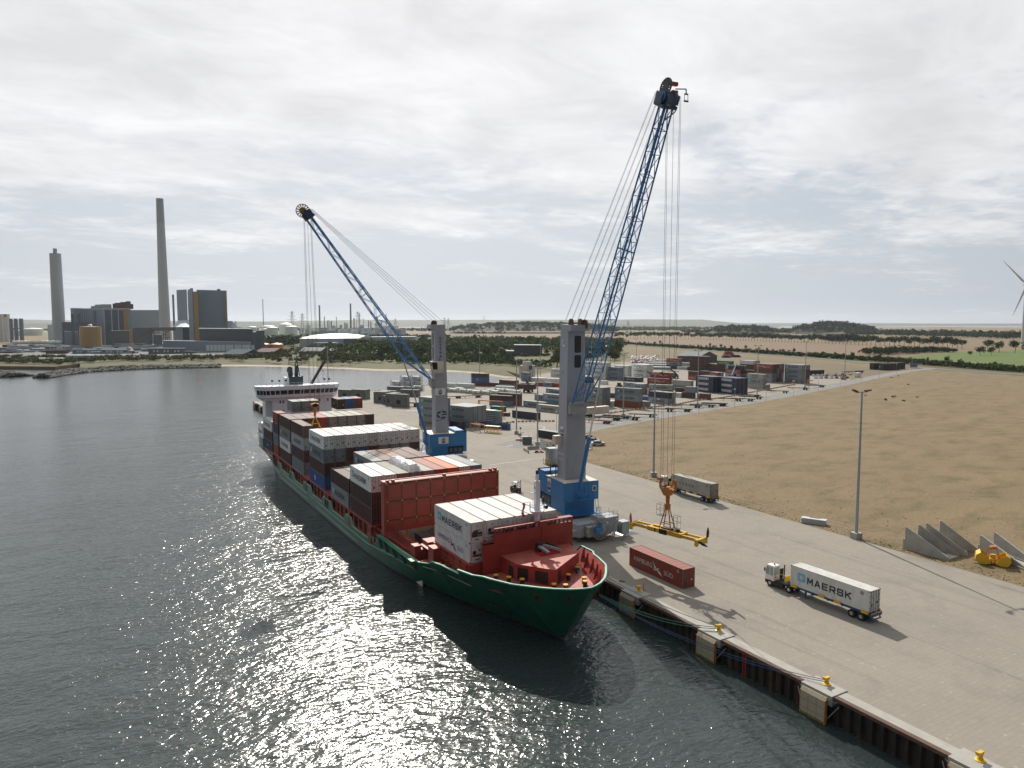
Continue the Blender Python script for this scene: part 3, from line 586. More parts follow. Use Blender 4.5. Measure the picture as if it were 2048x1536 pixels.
sheet('stubble_field', G2([(1215,681),(1330,677),(1480,681.5),(1640,688),(1760,692.5),(1880,698),(1962,702),(1900,706),(1845,712),(1760,716),(1640,709),(1500,699),(1350,692),(1225,690)]), .06, STUBBLE)
sheet('stubble_strip', G2([(905,669),(1000,671),(1100,672.5),(1100,676),(1000,677.5),(905,674)]), .07, STUBBLE)
sheet('green_field', G2([(1800,716),(1850,709),(1920,705),(2048,700),(2200,698),(2200,745),(2048,731),(1950,724)]), .07, GREEN)
sheet('green_meadow', G2([(1250,664),(1345,663.5),(1345,668),(1250,669)]), .06, GREEN)
sheet('stubble_far', G2([(1450,665),(1640,667),(1900,674),(2048,680),(2200,684),(2200,676),(2048,672),(1900,667.5),(1640,663),(1450,662)]), .06, TANF)
sheet('mown_grass', G2([(1255,697),(1350,703),(1480,712),(1600,722),(1700,730),(1790,741),(1740,752),(1640,745),(1480,733),(1380,727),(1262,722),(1235,700)]), .002, TANF)
sheet('far_ground', [tuple(g(1100,660)[:2]), (1200,13900),(-3900,13900)] + G2([(300,680),(900,668.5)]), .09, far_fields())
sheet('plant_ground', G2([(0,716),(110,716),(330,712),(520,709),(600,700),(420,688),(0,690)]), .09, ASPHD)
# tyre tracks in the dry field: faint arcs of bare soil
trk = MB()
SOIL = ground_mat('bare_soil', (.225,.175,.115), (.205,.155,.10), (.18,.135,.085), .3, .6, 2.0)[0]
for (cx, cy, r, a0, a1) in ((128,176,11,-80,70),(128,176,12.8,-80,70),(131,182,17,-75,60),(131,182,18.9,-75,60),(126,172,24,-60,45)):
    pts = [(cx+r*math.cos(R(a)), cy+r*math.sin(R(a))) for a in range(a0, a1+1, 5)]
    dashes(trk, pts, 30, .1, .38, .012)
for off in (0, 2.2): dashes(trk, [(122.5+off,128),(122+off,112),(123+off,96),(124+off,84),(127+off,72),(134+off,60)], 60, .1, .45, .012)
for off in (0, 2.0): dashes(trk, [(126+off,150),(140+off,120),(160+off,95),(190+off,75)], 60, .1, .4, .012)
struct('wheel_tracks', trk, SOIL)
# rough litter of dry tufts over the near field
def tufts():
    mb = MB(); rnd = random.Random(5)
    for k in range(2600):
        if k < 1500: x = 119.4+abs(rnd.gauss(0, 1))**1.3*26; y = rnd.uniform(20, 200)
        else: x = 119.2+abs(rnd.gauss(0, 1.6)); y = rnd.uniform(20, 165)
        s = rnd.uniform(.04, .13)*(1 if rnd.random() < .9 else 1.6); h = s*.7
        for j in range(2):
            a = rnd.uniform(0, 3.14); dx = math.cos(a)*s; dy = math.sin(a)*s
            mb.quad((x-dx,y-dy,0), (x+dx,y+dy,0), (x+dx*.6,y+dy*.6,h), (x-dx*.7,y-dy*.7,h*.8), 0 if rnd.random() < .8 else 1)
    o = mb.build('dry_grass', [mat('dry_tuft', (.15,.12,.05), .9, var=.4, sc=.3), M_['leafbush']])
    tag(o, 'dry grass tufts scattered over the brown field behind the quay', 'grass', kind='stuff')
tufts()
# hills on the horizon
def ridge(name, u0, u1, depth, vtop, amp, seed, m):
    mb = MB(); rnd = random.Random(seed); n = 70; ph = [rnd.uniform(0, 6.28) for _ in range(6)]
    row = []
    for k in range(n+1):
        u = u0+(u1-u0)*k/n; s = sum(math.sin(k*f*.12+p)/f for f, p in zip((1,2.3,4.1,7.7,12,19), ph))
        edge = min(1, k/6, (n-k)/6)
        d = ray(u, vtop - amp*s*.5); t = depth/d.dot(FW); top = CP+d*t; z = max(6, top.z*edge)
        b = d.copy(); b.z = 0; b = b.normalized(); q = CP+d*t
        row.append((q, b, z))
    for k in range(n):
        for (f0, z0), (f1, z1) in (((-.16, 0), (-.05, .72)), ((-.05, .72), (0, 1)), ((0, 1), (.12, .6)), ((.12, .6), (.3, 0))):
            def pt(i, f, zz): q, b, z = row[i]; return (q.x+b.x*depth*f, q.y+b.y*depth*f, z*zz)
            mb.quad(pt(k, f0, z0), pt(k+1, f0, z0), pt(k+1, f1, z1), pt(k, f1, z1))
    return tag(mb.build(name, m, smooth=True), kind='structure')
HILL = mat('hill_woods', (.03,.045,.022), .9, var=.35, sc=.006, obj=True)
ridge('hills', -250, 1560, 13000, 640.5, 3.0, 3, HILL); ridge('hills', -300, 720, 8200, 646, 2.5, 8, HILL); ridge('hills', 850, 1330, 8000, 648, 2.0, 5, HILL); ridge('far_shore', 1250, 2300, 17000, 646.5, .8, 6, HILL)
# ================================================================ trees
def crown(mb, c, rx, ry, rz, n, fs, rnd, m=0, lumps=9, flat=0.0):
    L_ = []
    for _ in range(lumps):
        a = rnd.uniform(0, 6.28); e = rnd.uniform(-.5, 1.0); r = rnd.uniform(.35, .72)
        L_.append((math.cos(a)*r*rx*math.cos(e), math.sin(a)*r*ry*math.cos(e), math.sin(e)*r*rz, rnd.uniform(.35, .55)))
    L_.append((0, 0, rz*.1, .6))
    for k in range(n):
        lx, ly, lz, lr = rnd.choice(L_)
        d = Vector((rnd.gauss(0,1), rnd.gauss(0,1), rnd.gauss(0,1))).normalized(); rr = lr*rnd.uniform(.72, 1.08)
        p = Vector((c[0]+lx+d.x*rx*rr, c[1]+ly+d.y*ry*rr, c[2]+lz+d.z*rz*rr))
        nn = (d + Vector((rnd.gauss(0,.3), rnd.gauss(0,.3), rnd.gauss(0,.3)))).normalized()
        t = nn.cross(Vector((rnd.gauss(0,1), rnd.gauss(0,1), rnd.gauss(0,1)))).normalized(); b = nn.cross(t); s = fs*rnd.uniform(.6, 1.3)
        i = len(mb.v); mb.v += [tuple(p+t*s), tuple(p+b*s*.8), tuple(p-t*s*.9), tuple(p-b*s*.7)]; mb.f.append((i, i+1, i+2, i+3)); mb.m.append(m)
def tree_proto(h, w, seed, tall=.62, n=330, leaf='leaf'):
    rnd = random.Random(seed); mb = MB(); cz = h*(1-tall/2)
    crown(mb, (0,0,cz), w/2, w/2, h*tall/2, n, h*.055, rnd)
    t = MB(); t.cyl((0,0,0), (0,0,h*.5), h*.022, h*.014, 7)
    for k in range(4): a = k*1.6+seed; t.cyl((0,0,h*.38), (math.cos(a)*w*.28, math.sin(a)*w*.28, h*.66), h*.012, h*.005, 5)
    return mb.mesh('crown', M_[leaf]), t.mesh('trunk', M_['bark'])
TP = {k: tree_proto(*a) for k, a in dict(
    a=(15,11,1,.78,420), b=(13,12,2,.80,420), c=(17,10,3,.8,420), d=(14,13,4,.85,460,'leafdark'), e=(12,9,5,.8,360,'leafdark'),
    ave1=(17,14,6,.80,360,'leafdark'), ave2=(16,13.5,7,.82,360,'leafdark'), sh1=(4.5,6.5,8,.95,260,'leafbush'), sh2=(4,7,9,.95,260,'leafbush'), sh3=(5.5,5.5,10,.95,260), con1=(8,4.5,11,.93,240,'leafdark'), con2=(6.5,5,12,.95,240)).items()}
def plant_tree(kind, x, y, s, rz, name, label, cat, group, z=0.0):
    c, t = TP[kind]
    e = thing(name, label, cat, (x, y, z), rz, group); e.scale = (s, s, s*random.uniform(.9, 1.1))
    o = bpy.data.objects.new('crown', c); C.objects.link(o); o.parent = e
    o = bpy.data.objects.new('trunk', t); C.objects.link(o); o.parent = e
    return e
def in_poly(x, y, P):
    r = False; n = len(P)
    for i in range(n):
        x1, y1 = P[i]; x2, y2 = P[(i+1) % n]
        if (y1 > y) != (y2 > y) and x < (x2-x1)*(y-y1)/(y2-y1)+x1: r = not r
    return r
def scatter(P, n, rnd, dmin):
    xs = [p[0] for p in P]; ys = [p[1] for p in P]; out = []; tries = 0
    while len(out) < n and tries < n*60:
        tries += 1; x = rnd.uniform(min(xs), max(xs)); y = rnd.uniform(min(ys), max(ys))
        if in_poly(x, y, P) and all((x-a)**2+(y-b)**2 > dmin*dmin for a, b in out[-160:]): out.append((x, y))
    return out
rnd = random.Random(21)
CLEAR = G2([(992,742),(1100,742),(1090,704),(996,704)])
clear = [G2([(1015,727),(1115,727),(1115,700),(985,700)])]      # the dark shed stands in its own clearing
zones = [(G2([(640,727),(800,730),(960,729),(1010,733),(1020,727),(960,716),(760,718),(620,718)]), 46, ('sh1','sh2','sh3'), 7, 'low shrub at the edge of the beach meadow', 'shrubs along the beach'),
         (G2([(760,719),(960,717),(1000,724),(1030,712),(1000,703),(900,700),(760,706)]), 90, ('a','b','d','e'), 8, 'broad green tree in the wood behind the beach', 'trees in the wood behind the beach'),
         (G2([(1100,742),(1200,733),(1248,722),(1238,706),(1130,708),(1108,722)]), 46, ('b','d','a','c'), 8, 'full green tree in the wood beside the container yard', 'trees in the wood beside the yard'),
         (G2([(1000,733),(1060,737),(1100,740),(1108,727),(1060,728),(1000,726)]), 26, ('sh3','sh1','sh2'), 7, 'bushy tree in front of the dark shed by the beach', 'bushy trees by the dark shed'),
         (G2([(770,704),(900,699),(1010,700),(1180,704),(1245,700),(1240,690),(1000,686),(760,690)]), 70, ('a','c','d'), 12, 'tall tree at the back of the wood behind the beach', 'trees at the back of the wood')]
for P, n, kinds, dm, lab, grp in zones:
    for (x, y) in scatter(P, n, rnd, dm):
        if in_poly(x, y, clear[0]) and 'back' not in lab: continue
        k = rnd.choice(kinds); plant_tree(k, x, y, rnd.uniform(.75, 1.15), rnd.uniform(0, 6.28), z=(-1.2 if 'meadow' in lab else 0), name='shrub' if k.startswith('sh') else 'broadleaf_tree', label=lab, cat='tree' if not k.startswith('sh') else 'shrub', group=grp)
def avenue():
    L_ = [(1232,677.5),(1300,677),(1380,678),(1460,680),(1560,683.5),(1640,686.5),(1740,690.5),(1850,694.5),(1925,698)]
    P = [Vector(g(u, v)) for u, v in L_]; tot = sum((b-a).length for a, b in zip(P[:-1], P[1:])); n = 96
    for k in range(n):
        d = tot*k/(n-1)*.999; j = 0
        while d > (P[j+1]-P[j]).length: d -= (P[j+1]-P[j]).length; j += 1
        q = P[j]+(P[j+1]-P[j]).normalized()*d
        plant_tree('ave1' if k % 3 else 'ave2', q.x, q.y, rnd.uniform(1.0, 1.25), rnd.uniform(0, 6.28), 'avenue_tree', 'round-crowned tree with bare trunk in the long avenue between the fields', 'tree', 'avenue trees between the fields')
avenue()
for k, (u, v, s, kd) in enumerate([(1975,704,1.1,'ave1'),(1998,705,1.15,'ave2'),(2030,706,1.2,'ave1'),(2052,707,1.2,'ave2')]):
    q = g(u, v); plant_tree(kd, q.x, q.y, s, k, 'avenue_tree', 'round tree of the short row at the right edge above the green field', 'tree', 'short row of trees at the right edge')
for k, (u, v, s, kd) in enumerate([(1960,711,1.25,'d'),(1982,711,1.2,'b'),(1940,713,.8,'e')]):
    q = g(u, v); plant_tree(kd, q.x, q.y, s*.8, k, 'broadleaf_tree', 'dense tree clump member left of the green field corner', 'tree', 'clump at the green field corner')
def hedge_shrubs():
    for k in range(130):
        u = 1250+k*7.0+rnd.uniform(-4, 4); v = 688+(u-1250)/900*62*.93
        vv = {True: 0}.get(False, 0)
        L_ = [(1250,689),(1350,695.5),(1500,705),(1640,715),(1750,724),(1860,732.5),(2048,746),(2200,758)]
        for (a, va), (b, vb) in zip(L_[:-1], L_[1:]):
            if a <= u <= b: vv = va+(vb-va)*(u-a)/(b-a)
        q = g(u, vv-rnd.uniform(1.0, 4.0)); kd = rnd.choice(('con1','con2','sh3','sh1')); s = rnd.uniform(.65, 1.25)
        plant_tree(kd, q.x, q.y, s, rnd.uniform(0, 6), 'hedge_shrub', 'young dark shrub of the loose hedge along the far access road', 'shrub', 'hedge shrubs along the access road')
hedge_shrubs()
def mass(name, P, n, h, w, q, fs, lab, seed, leaf='leaf', base=0.0, hf=None):
    r2 = random.Random(seed); mb = MB()
    for (x, y) in scatter(P, n, r2, w*.45):
        if in_poly(x, y, CLEAR) and (h > 8 or r2.random() < .6): continue
        s = r2.uniform(.75, 1.2); hh = h*s*(hf(x, y) if hf else 1)
        crown(mb, (x, y, base+hh*.52), w*s*.55, w*s*.55, hh*.52, q, fs, r2, lumps=4)
    return tag(mb.build(name, M_[leaf]), lab, 'woodland', kind='stuff')
mass('scrub', G2([(470,722),(620,727),(760,728),(760,712),(620,700),(470,706)]), 170, 6.0, 10, 70, 1.0, 'low green scrub between the beach meadow and the grey sheds', 31, 'leafbush')
mass('scrub', G2([(640,723),(800,727),(960,729),(1010,734),(1060,738),(1100,740),(1100,728),(1000,717),(900,713),(640,716)]), 300, 6.0, 10, 60, 1.1, 'dense green scrub between the beach meadow and the wood', 35, 'leaf')
mass('scrub', G2([(0,727),(110,731),(160,727),(250,723),(480,721),(480,716),(300,716),(0,717)]), 190, 5.0, 11, 45, 1.2, 'scrub and brambles below the power station', 32, 'leafbush')
mass('woodland', G2([(620,706),(760,717),(900,716),(1000,712),(1110,716),(1245,716),(1245,684),(1000,682),(620,690)]), 620, 13, 19, 60, 1.7, 'dense wood behind the beach and the sheds', 33)
mass('woodland', G2([(535,698),(600,696),(600,683),(535,685)]), 60, 17, 20, 60, 1.8, 'dark wood behind the orange tanks', 34, 'leafdark')
def on_hill(lo, hi, v0, v1):
    return None
# raised wood on the far rise: a low hill under its trees
def knoll(u0, u1, vb, vt, deep, name):
    a = g(u0, vb); b = g(u1, vb); dep = (a-CP).dot(FW); zt = HC + dep*(648-vt)/1421.0
    mb = MB(); n = 24; m_ = 8; aw = Vector((fh.x, fh.y, 0))
    def pt(i, j):
        t = i/n; s = j/m_; p = a.lerp(b, t)+aw*(deep*s); z = zt*math.sin(math.pi*min(1, max(0, t)))**.35*math.sin(math.pi*(.08+.84*s))
        return (p.x, p.y, z-.5)
    for i in range(n):
        for j in range(m_): mb.quad(pt(i,j), pt(i+1,j), pt(i+1,j+1), pt(i,j+1))
    struct(name, mb, HILL); return a, b, aw, zt
def hill_wood(u0, u1, vb, vt, deep, n, h, w, q, fs, lab, seed, leaf):
    a, b, aw, zt = knoll(u0, u1, vb, vt+h*1421/((g(u0,vb)-CP).dot(FW))*.9, deep, 'hill'); r2 = random.Random(seed); mb = MB()
    for k in range(n):
        t = r2.uniform(.01, .99); s = r2.uniform(0, .75); p = a.lerp(b, t)+aw*(deep*s)
        z = zt*math.sin(math.pi*t)**.35*math.sin(math.pi*(.08+.84*s)) - 2
        hh = h*r2.uniform(.7, 1.15); crown(mb, (p.x, p.y, max(0, z)+hh*.5), w*.6, w*.6, hh*.55, q, fs, r2, lumps=3)
    tag(mb.build('woodland', M_[leaf]), lab, 'woodland', kind='stuff')
hill_wood(893, 1245, 667, 641, 420, 330, 18, 26, 34, 3.2, 'wooded rise on the skyline behind the beach wood', 41, 'leaf')
hill_wood(1440, 1560, 668, 648, 260, 130, 22, 26, 40, 3.4, 'dark wood beyond the avenue, left of the sea gap', 42, 'leafdark')
hill_wood(1625, 1765, 669, 640, 260, 170, 24, 26, 44, 3.4, 'tall dark wood beyond the avenue, highest on the right skyline', 43, 'leafdark')
def flat_wood(u0, u1, vb, deep, n, h, w, q, fs, lab, seed, leaf='leafdark', slope=0.0):
    r2 = random.Random(seed); mb = MB(); aw = Vector((fh.x, fh.y, 0))
    for k in range(n):
        t = r2.random(); u = u0+(u1-u0)*t; p = g(u, vb+slope*t)+aw*(deep*r2.random()); hh = h*r2.uniform(.6, 1.2)
        crown(mb, (p.x, p.y, hh*.5), w*.6, w*.6, hh*.55, q, fs, r2, lumps=3)
    tag(mb.build('woodland', M_[leaf]), lab, 'woodland', kind='stuff')
flat_wood(1555, 1640, 667.5, 200, 90, 22, 24, 36, 3.2, 'low dark wood between the two taller woods beyond the avenue', 44)
flat_wood(1755, 2100, 671, 260, 260, 21, 24, 40, 3.0, 'long dark wood beyond the avenue at the right', 45, slope=9)
flat_wood(1390, 1450, 667, 250, 60, 18, 22, 34, 3.0, 'trees left of the dark woods beyond the avenue', 46)
flat_wood(1230, 1400, 662, 700, 150, 17, 26, 26, 4.0, 'scattered distant copses behind the green meadow', 47, 'leaf')
flat_wood(-100, 900, 663, 900, 420, 15, 34, 18, 6.0, 'distant tree line along the horizon behind the refinery', 48, 'leaf')
flat_wood(600, 900, 676, 200, 130, 9, 16, 26, 2.4, 'hedge line across the fields behind the beach wood', 49, 'leafdark')
flat_wood(998, 1096, 714.5, 6, 60, 4.0, 9, 60, .8, 'low bushes at the foot of the dark hall', 56, 'leafbush', slope=-2)
flat_wood(1230, 1460, 659.5, 900, 190, 20, 34, 24, 5, 'far woods on the horizon behind the green meadow', 57)
flat_wood(905, 1010, 668, 60, 60, 9, 14, 26, 2.0, 'tree row across the pale field under the wooded rise', 50, 'leafdark')
flat_wood(1670, 1740, 684, 60, 50, 17, 20, 50, 2.4, 'copse standing behind the avenue', 51, 'leafdark')
flat_wood(1755, 1860, 712, 50, 70, 9, 12, 60, 1.2, 'dark hedge between the stubble and the green field', 52, 'leafdark', slope=-6)
flat_wood(1840, 1915, 706, 40, 60, 7, 10, 60, 1.1, 'dark hedge end above the green field', 53, 'leafdark', slope=-1)
flat_wood(1250, 1760, 689, 24, 420, 5.0, 9, 34, 1.1, 'undergrowth of the hedge along the access road', 54, 'leaf', slope=34.5)
flat_wood(1760, 2150, 723.5, 22, 330, 5.0, 9, 44, .9, 'undergrowth of the hedge right of the junction', 55, 'leaf', slope=29)
# rock shores
def rocks(name, pts, wid, n, lab, seed, hmax):
    r2 = random.Random(seed); mb = MB(); P = [Vector(p) for p in pts]
    ico = [(0,0,1),(.89,0,.45),(.28,.85,.45),(-.72,.53,.45),(-.72,-.53,.45),(.28,-.85,.45),(.72,.53,-.45),(-.28,.85,-.45),(-.89,0,-.45),(-.28,-.85,-.45),(.72,-.53,-.45)]
    F_ = [(0,1,2),(0,2,3),(0,3,4),(0,4,5),(0,5,1),(1,6,2),(2,7,3),(3,8,4),(4,9,5),(5,10,1),(2,6,7),(3,7,8),(4,8,9),(5,9,10),(1,10,6)]
    tot = sum((b-a).length for a, b in zip(P[:-1], P[1:]))
    for k in range(n):
        d = tot*r2.random()*.999; j = 0
        while d > (P[j+1]-P[j]).length: d -= (P[j+1]-P[j]).length; j += 1
        u = (P[j+1]-P[j]).normalized(); nn = Vector((-u.y, u.x)); o = r2.uniform(-1, 1); q = P[j]+u*d+nn*(o*wid/2); s = r2.uniform(1.0, 2.4)
        z = WZ+(1-abs(o))*hmax*r2.uniform(.7, 1.0); rz = r2.uniform(0, 6)
        vs = [(q.x+s*(x*math.cos(rz)-y*math.sin(rz))*r2.uniform(.8, 1.2), q.y+s*(x*math.sin(rz)+y*math.cos(rz)), z+zz*s*.7) for x, y, zz in ico]
        mb.add(vs, F_, 0 if r2.random() < .6 else 1)
    tag(mb.build(name, [M_['rockdark'], M_['rocky']]), lab, 'rocks', kind='stuff')
rocks('rock_breakwater', G2([(84,756),(120,750),(170,744),(215,741),(260,739)], WZ), 13, 900, 'dark rock breakwater reaching into the harbour mouth', 61, 3.6)
rocks('rock_shore', G2([(255,739),(300,737),(350,736),(420,735),(440,734.5)], WZ), 14, 700, 'dark rocks along the shore below the power station', 62, 3.2)
rocks('rock_mole', G2([(-60,752),(0,752),(18,753),(30,754)], WZ), 30, 600, 'rock mole head at the left edge of the harbour', 63, 3.6)
# ================================================================ quay wall, fenders, bollards
def bp(mb, name, mats, parent, label=None, smooth=False):      # build a part given in world metres under a thing that is not turned
    mb.xf(Matrix.Translation(-parent.location)); return mb.build(name, mats, parent, label, smooth)
QX = 66.2
qw = thing('quay_wall', 'dark rusty sheet pile quay wall with reddish steel cap', 'quay wall', (QX, 100, 0))
mb = MB(); y = -40.0; i = 0; prof = []
while y < 378: 
    prof += [(QX-.02, y), (QX-.02, y+.42), (QX-.40, y+.62), (QX-.40, y+1.04)]; y += 1.24
for k in range(len(prof)-1):
    (x0, y0), (x1, y1) = prof[k], prof[k+1]; mb.quad((x1,y1,-6), (x0,y0,-6), (x0,y0,-.34), (x1,y1,-.34))
bp(mb, 'sheet_piling', M_['sheetpile'], qw)
gaps = [16.0+15.75*k for k in range(5)]+[341,356,371]
cap = MB(); cop = MB(); y0 = -40.0
for gc in gaps+[999]:
    y1 = min(gc-1.9, 378.3)
    if y1 > y0: cap.box(QX-.48, QX+.12, y0, y1, -.36, .03); cop.box(QX+.12, QX+1.5, y0, y1, -.3, .016)
    y0 = gc+1.9
cap.box(QX-.4, QX+60, 378.3, 378.9, -.36, .03)
bp(cap, 'steel_cap', M_['rustcap'], qw); bp(cop, 'concrete_coping', M_['concretelight'], qw)
def make_fender(y, lab, seenpos):
    t = thing('quay_fender', lab, 'fender', (QX, y, -1.5), 0, 'fender panels on the quay wall')
    m = MB(); x0 = QX-1.35; x1 = QX-1.0; w = 1.55
    m.extr([(x1, y-w, -3.6), (x0, y-w, -3.6), (x0, y-w, -.45), (x0+.28, y-w, -.06), (x1, y-w, -.06)], (0, 2*w, 0))
    for k in (1, 2): yy = y-w+2*w*k/3; m.box(x0-.006, x0, yy-.02, yy+.02, -3.1, -.5, 1)
    for z in (-1.3, -2.2): m.box(x0-.007, x0, y-w+.02, y+w-.02, z-.02, z+.02, 1)
    bp(m, 'facing', [M_['fenderpad'], M_['post']], t)
    for q0, q1 in ((-w-.03, -w+.05), (w-.05, w+.03)): bp(MB().box(x0-.02, x1+.01, y+q0, y+q1, -3.2, -.35), 'edge_frame', M_['orange'], t)
    m = MB(); m.box(x0-.01, x1, y-w-.02, y+w+.02, -3.4, -2.72); bp(m, 'weed_band', M_['algae'], t)
    m = MB()
    for yy in (y-.8, y+.8): m.cyl((x1, yy, -1.2), (QX-.2, yy, -1.2), .5, .7, 12)
    bp(m, 'rubber_cone', M_['black'], t)
    m = MB()
    for s in (-1, 1): m.tube([(x1, y+s*(w-.1), -.3), (QX-.5, y+s*(w+.5), -.55), (QX-.3, y+s*(w+1.0), -.3)], .05, 5); m.tube([(x1, y+s*(w-.1), -2.6), (QX-.4, y+s*(w+1.0), -.8)], .05, 5)
    bp(m, 'chain', M_['galv'], t)
    b = thing('fender_block', 'concrete block built into the quay edge '+seenpos, 'block', (QX, y, 0), 0, 'concrete blocks in the quay edge')
    m = MB(); m.box(QX-.75, QX+1.9, y-1.9, y+1.9, -1.0, .12); bp(m, 'concrete_block', M_['concrete'], b); 
def make_bollard(y, lab):
    t = thing('bollard', lab, 'bollard', (QX+1.15, y, .12), 0, 'yellow bollards on the quay edge')
    m = MB(); m.lathe((0,0,0), [(.46,0),(.46,.06),(.30,.12),(.22,.3),(.20,.5),(.26,.62)], 16); m.build('bollard_base', M_['brightyellow'], t)
    m = MB(); m.extr([(-.5,-.20,.58),(.30,-.17,.60),(.42,-.12,.78),(-.56,-.16,.82)], (0,.34,0)); m.box(-.56,-.38,-.18,.18,.74,.92); m.build('bollard_head', M_['brightyellow'], t)
POS = {4:'beside the bow of the ship', 3:'where the green mooring lines end', 2:'where the blue mooring line ends', 1:'nearest the bottom right corner of the photo', 0:'just outside the right edge'}
for k in (4, 3, 2, 1):
    yy = 16.0+15.75*k; make_fender(yy, 'pale square fender panel with yellow foot '+POS[k], POS[k]); make_bollard(yy+.1, 'yellow T-headed bollard '+POS[k])
for k, yy in enumerate((341, 356, 371)):
    make_fender(yy, ORD[2-k]+' fender panel from the far end of the quay, left of the white bridge', 'at the far end, '+ORD[2-k]+' from the corner')
t = thing('quay_ladder', 'red steel ladder hanging on the sheet pile wall', 'ladder', (QX-.5, 57.6, 0))
m = MB()
for s in (-.22, .22): m.box(QX-.58, QX-.52, 57.6+s-.03, 57.6+s+.03, -3.4, .1)
bp(m, 'rails', M_['inkred'], t); m = MB()
for k in range(11): m.box(QX-.57, QX-.53, 57.4, 57.8, -3.3+k*.3, -3.27+k*.3)
bp(m, 'rungs', M_['inkred'], t)
t = thing('marker_post', 'pink plastic marker post on a dark foot near the quay edge', 'marker post', (*g(1287,1181)[:2], 0))
m = MB(); m.cyl((0,0,.05), (0,0,1.15), .07, .07, 8); m.build('post', mat('pinkpost', (.75,.10,.10), .5), t); m = MB(); m.cyl((0,0,0), (0,0,.07), .28, .24, 10); m.build('foot', M_['black'], t)
t = thing('tyre_frame', 'small dark wire frame standing on the quay by the bow', 'frame', (*g(1209,1152)[:2], 0))
m = MB()
for x in (-.4, 0, .4): m.tube([(x,-.4,0),(x,-.4,.8),(x,.4,.8),(x,.4,0)], .035, 5)
m.tube([(-.4,-.4,.4),(.4,-.4,.4),(.4,.4,.4),(-.4,.4,.4),(-.4,-.4,.4)], .03, 5); m.build('frame', M_['black'], t)
mh = MB(); q = g(1244,1163); mh.cyl((q.x,q.y,.003), (q.x,q.y,.02), .5, .5, 20); tag(mh.build('manhole_cover', M_['rustbrown']), 'round rusty manhole cover flush with the quay paving', 'manhole cover')
def rope(name, pts, r, m, lab, grp=None):      # pts: list of (start, end, sag)
    mb = MB()
    for a, b, sag in pts:
        a = Vector(a); b = Vector(b); P = []
        for k in range(17):
            t_ = k/16; q = a.lerp(b, t_); q.z -= 4*sag*t_*(1-t_); P.append(q)
        mb.tube(P, r, 5)
    return tag(mb.build(name, m), lab, 'rope', grp)
bow = Vector((55.2, 72.9, 3.9))
rope('mooring_rope', [(bow, (QX+1.2, 47.65, .55), 1.3), (bow, (QX+.9, 47.5, .5), 1.5)], .038, M_['ropeblue'], 'blue mooring line running from the bow to the third bollard')
rope('mooring_rope', [(bow+Vector((.3,.2,.1)), (QX+1.2, 63.4, .55), .9), (bow+Vector((.2,.1,0)), (QX+1.0, 63.2, .5), 1.1)], .045, M_['ropegreen'], 'green mooring line running low from the bow fairlead')
rope('mooring_rope', [(Vector((58.6, 76.0, 5.0)), (QX+1.2, 63.5, .6), .5)], .045, M_['ropegreen'], 'green mooring line leading from the quay side of the bow')
# ================================================================ the ship
SX = 52.4
ship = thing('container_ship', 'green and red container ship moored at the quay, bow towards the viewer', 'ship', (SX, 150, WZ))
def lin(tab, x):
    if x <= tab[0][0]: return tab[0][1]
    for (a, b), (c, d) in zip(tab[:-1], tab[1:]):
        if x <= c: return b+(d-b)*(x-a)/(c-a)
    return tab[-1][1]
BT = [(70.8,0.02),(71.1,1.1),(71.7,2.4),(73,4.1),(74.5,5.5),(77.6,7.9),(81,9.3),(84,10.2),(88,11.0),(93,11.4),(100,11.5),(222,11.5),(227,11.3),(231,10.4)]
BW = [(77,0.02),(81.8,1.3),(92.5,4.9),(101.7,7.4),(108,9.2),(114.9,10.4),(124,11.15),(135,11.5),(198,11.5),(208,10.6),(216,8.6),(223,5.6),(228,3.0),(231,1.5)]
TOP = [(70.8,6.2),(78,5.9),(84,5.6),(87.6,5.35),(88.3,4.35),(93.5,4.15),(97,3.7),(99,2.7),(101,2.45),(117.6,2.45),(120.6,.15),(121.6,.15),(122.4,1.7)]
for a in (123.2, 137.4, 154.2, 171.4, 186.0): TOP += [(a,1.7),(a+1.2,.25),(a+9.6,.25),(a+11.0,1.7)]
TOP += [(200,1.7),(200.6,1.7),(201.4,-.2),(207.4,-.2),(208.0,1.7),(221,1.7),(221.1,5.0),(231,5.9)]
ZL = [-6,-4.5,-3.6,-3,-2.75,-2.3,-1.6,-.8,0,.8,1.6,2.4,3.2,4.2,5.2,6.4]
def hb(y, z):
    zt = 6.2 if y < 84 else (5.6 if y < 100 else 3.5)
    if y < 77:
        z0 = -3+(77-y)/6.2*9.0
        if z <= z0: return 0.0
        s = (z-z0)/(zt-z0+.01); return lin(BT, y)*min(1, s)**.62
    bw = lin(BW, y); bt = lin(BT, y)
    if y > 200: zt = 1.5
    if z <= -3: return bw*(1-.10*(-3-z)) if bw < 11.3 else bw-.05*(-3-z)
    s = min(1, (z+3)/(zt+3)); p = .95 if y < 95 else .8
    return bw+(bt-bw)*s**p
ys = [70.8,70.95,71.1,71.4,71.7,72.3,73,73.7,74.5,75.5,76.6,77.6,79,81,82.5,84,86,87.6,88.3,90,92,93.5,95.5,97,99,101,104,108,112,115,117.6,120.6,121.6,122.4]+[t_[0] for t_ in TOP if t_[0] > 122.5]+[131,146,163,180,214,218,224,227,229]
ys = sorted(set(ys))
hull = MB(); inner = MB(); rim = MB()
def col(y, s):
    zt = lin(TOP, y); P = []
    for z in ZL:
        zz = min(z, zt)
        if y < 77: zz = max(zz, -3+(77-y)/6.2*9.0)
        P.append(Vector((SX+s*hb(y, zz), y, zz)))
    return P
HB = 4      # index up to which the boot topping runs
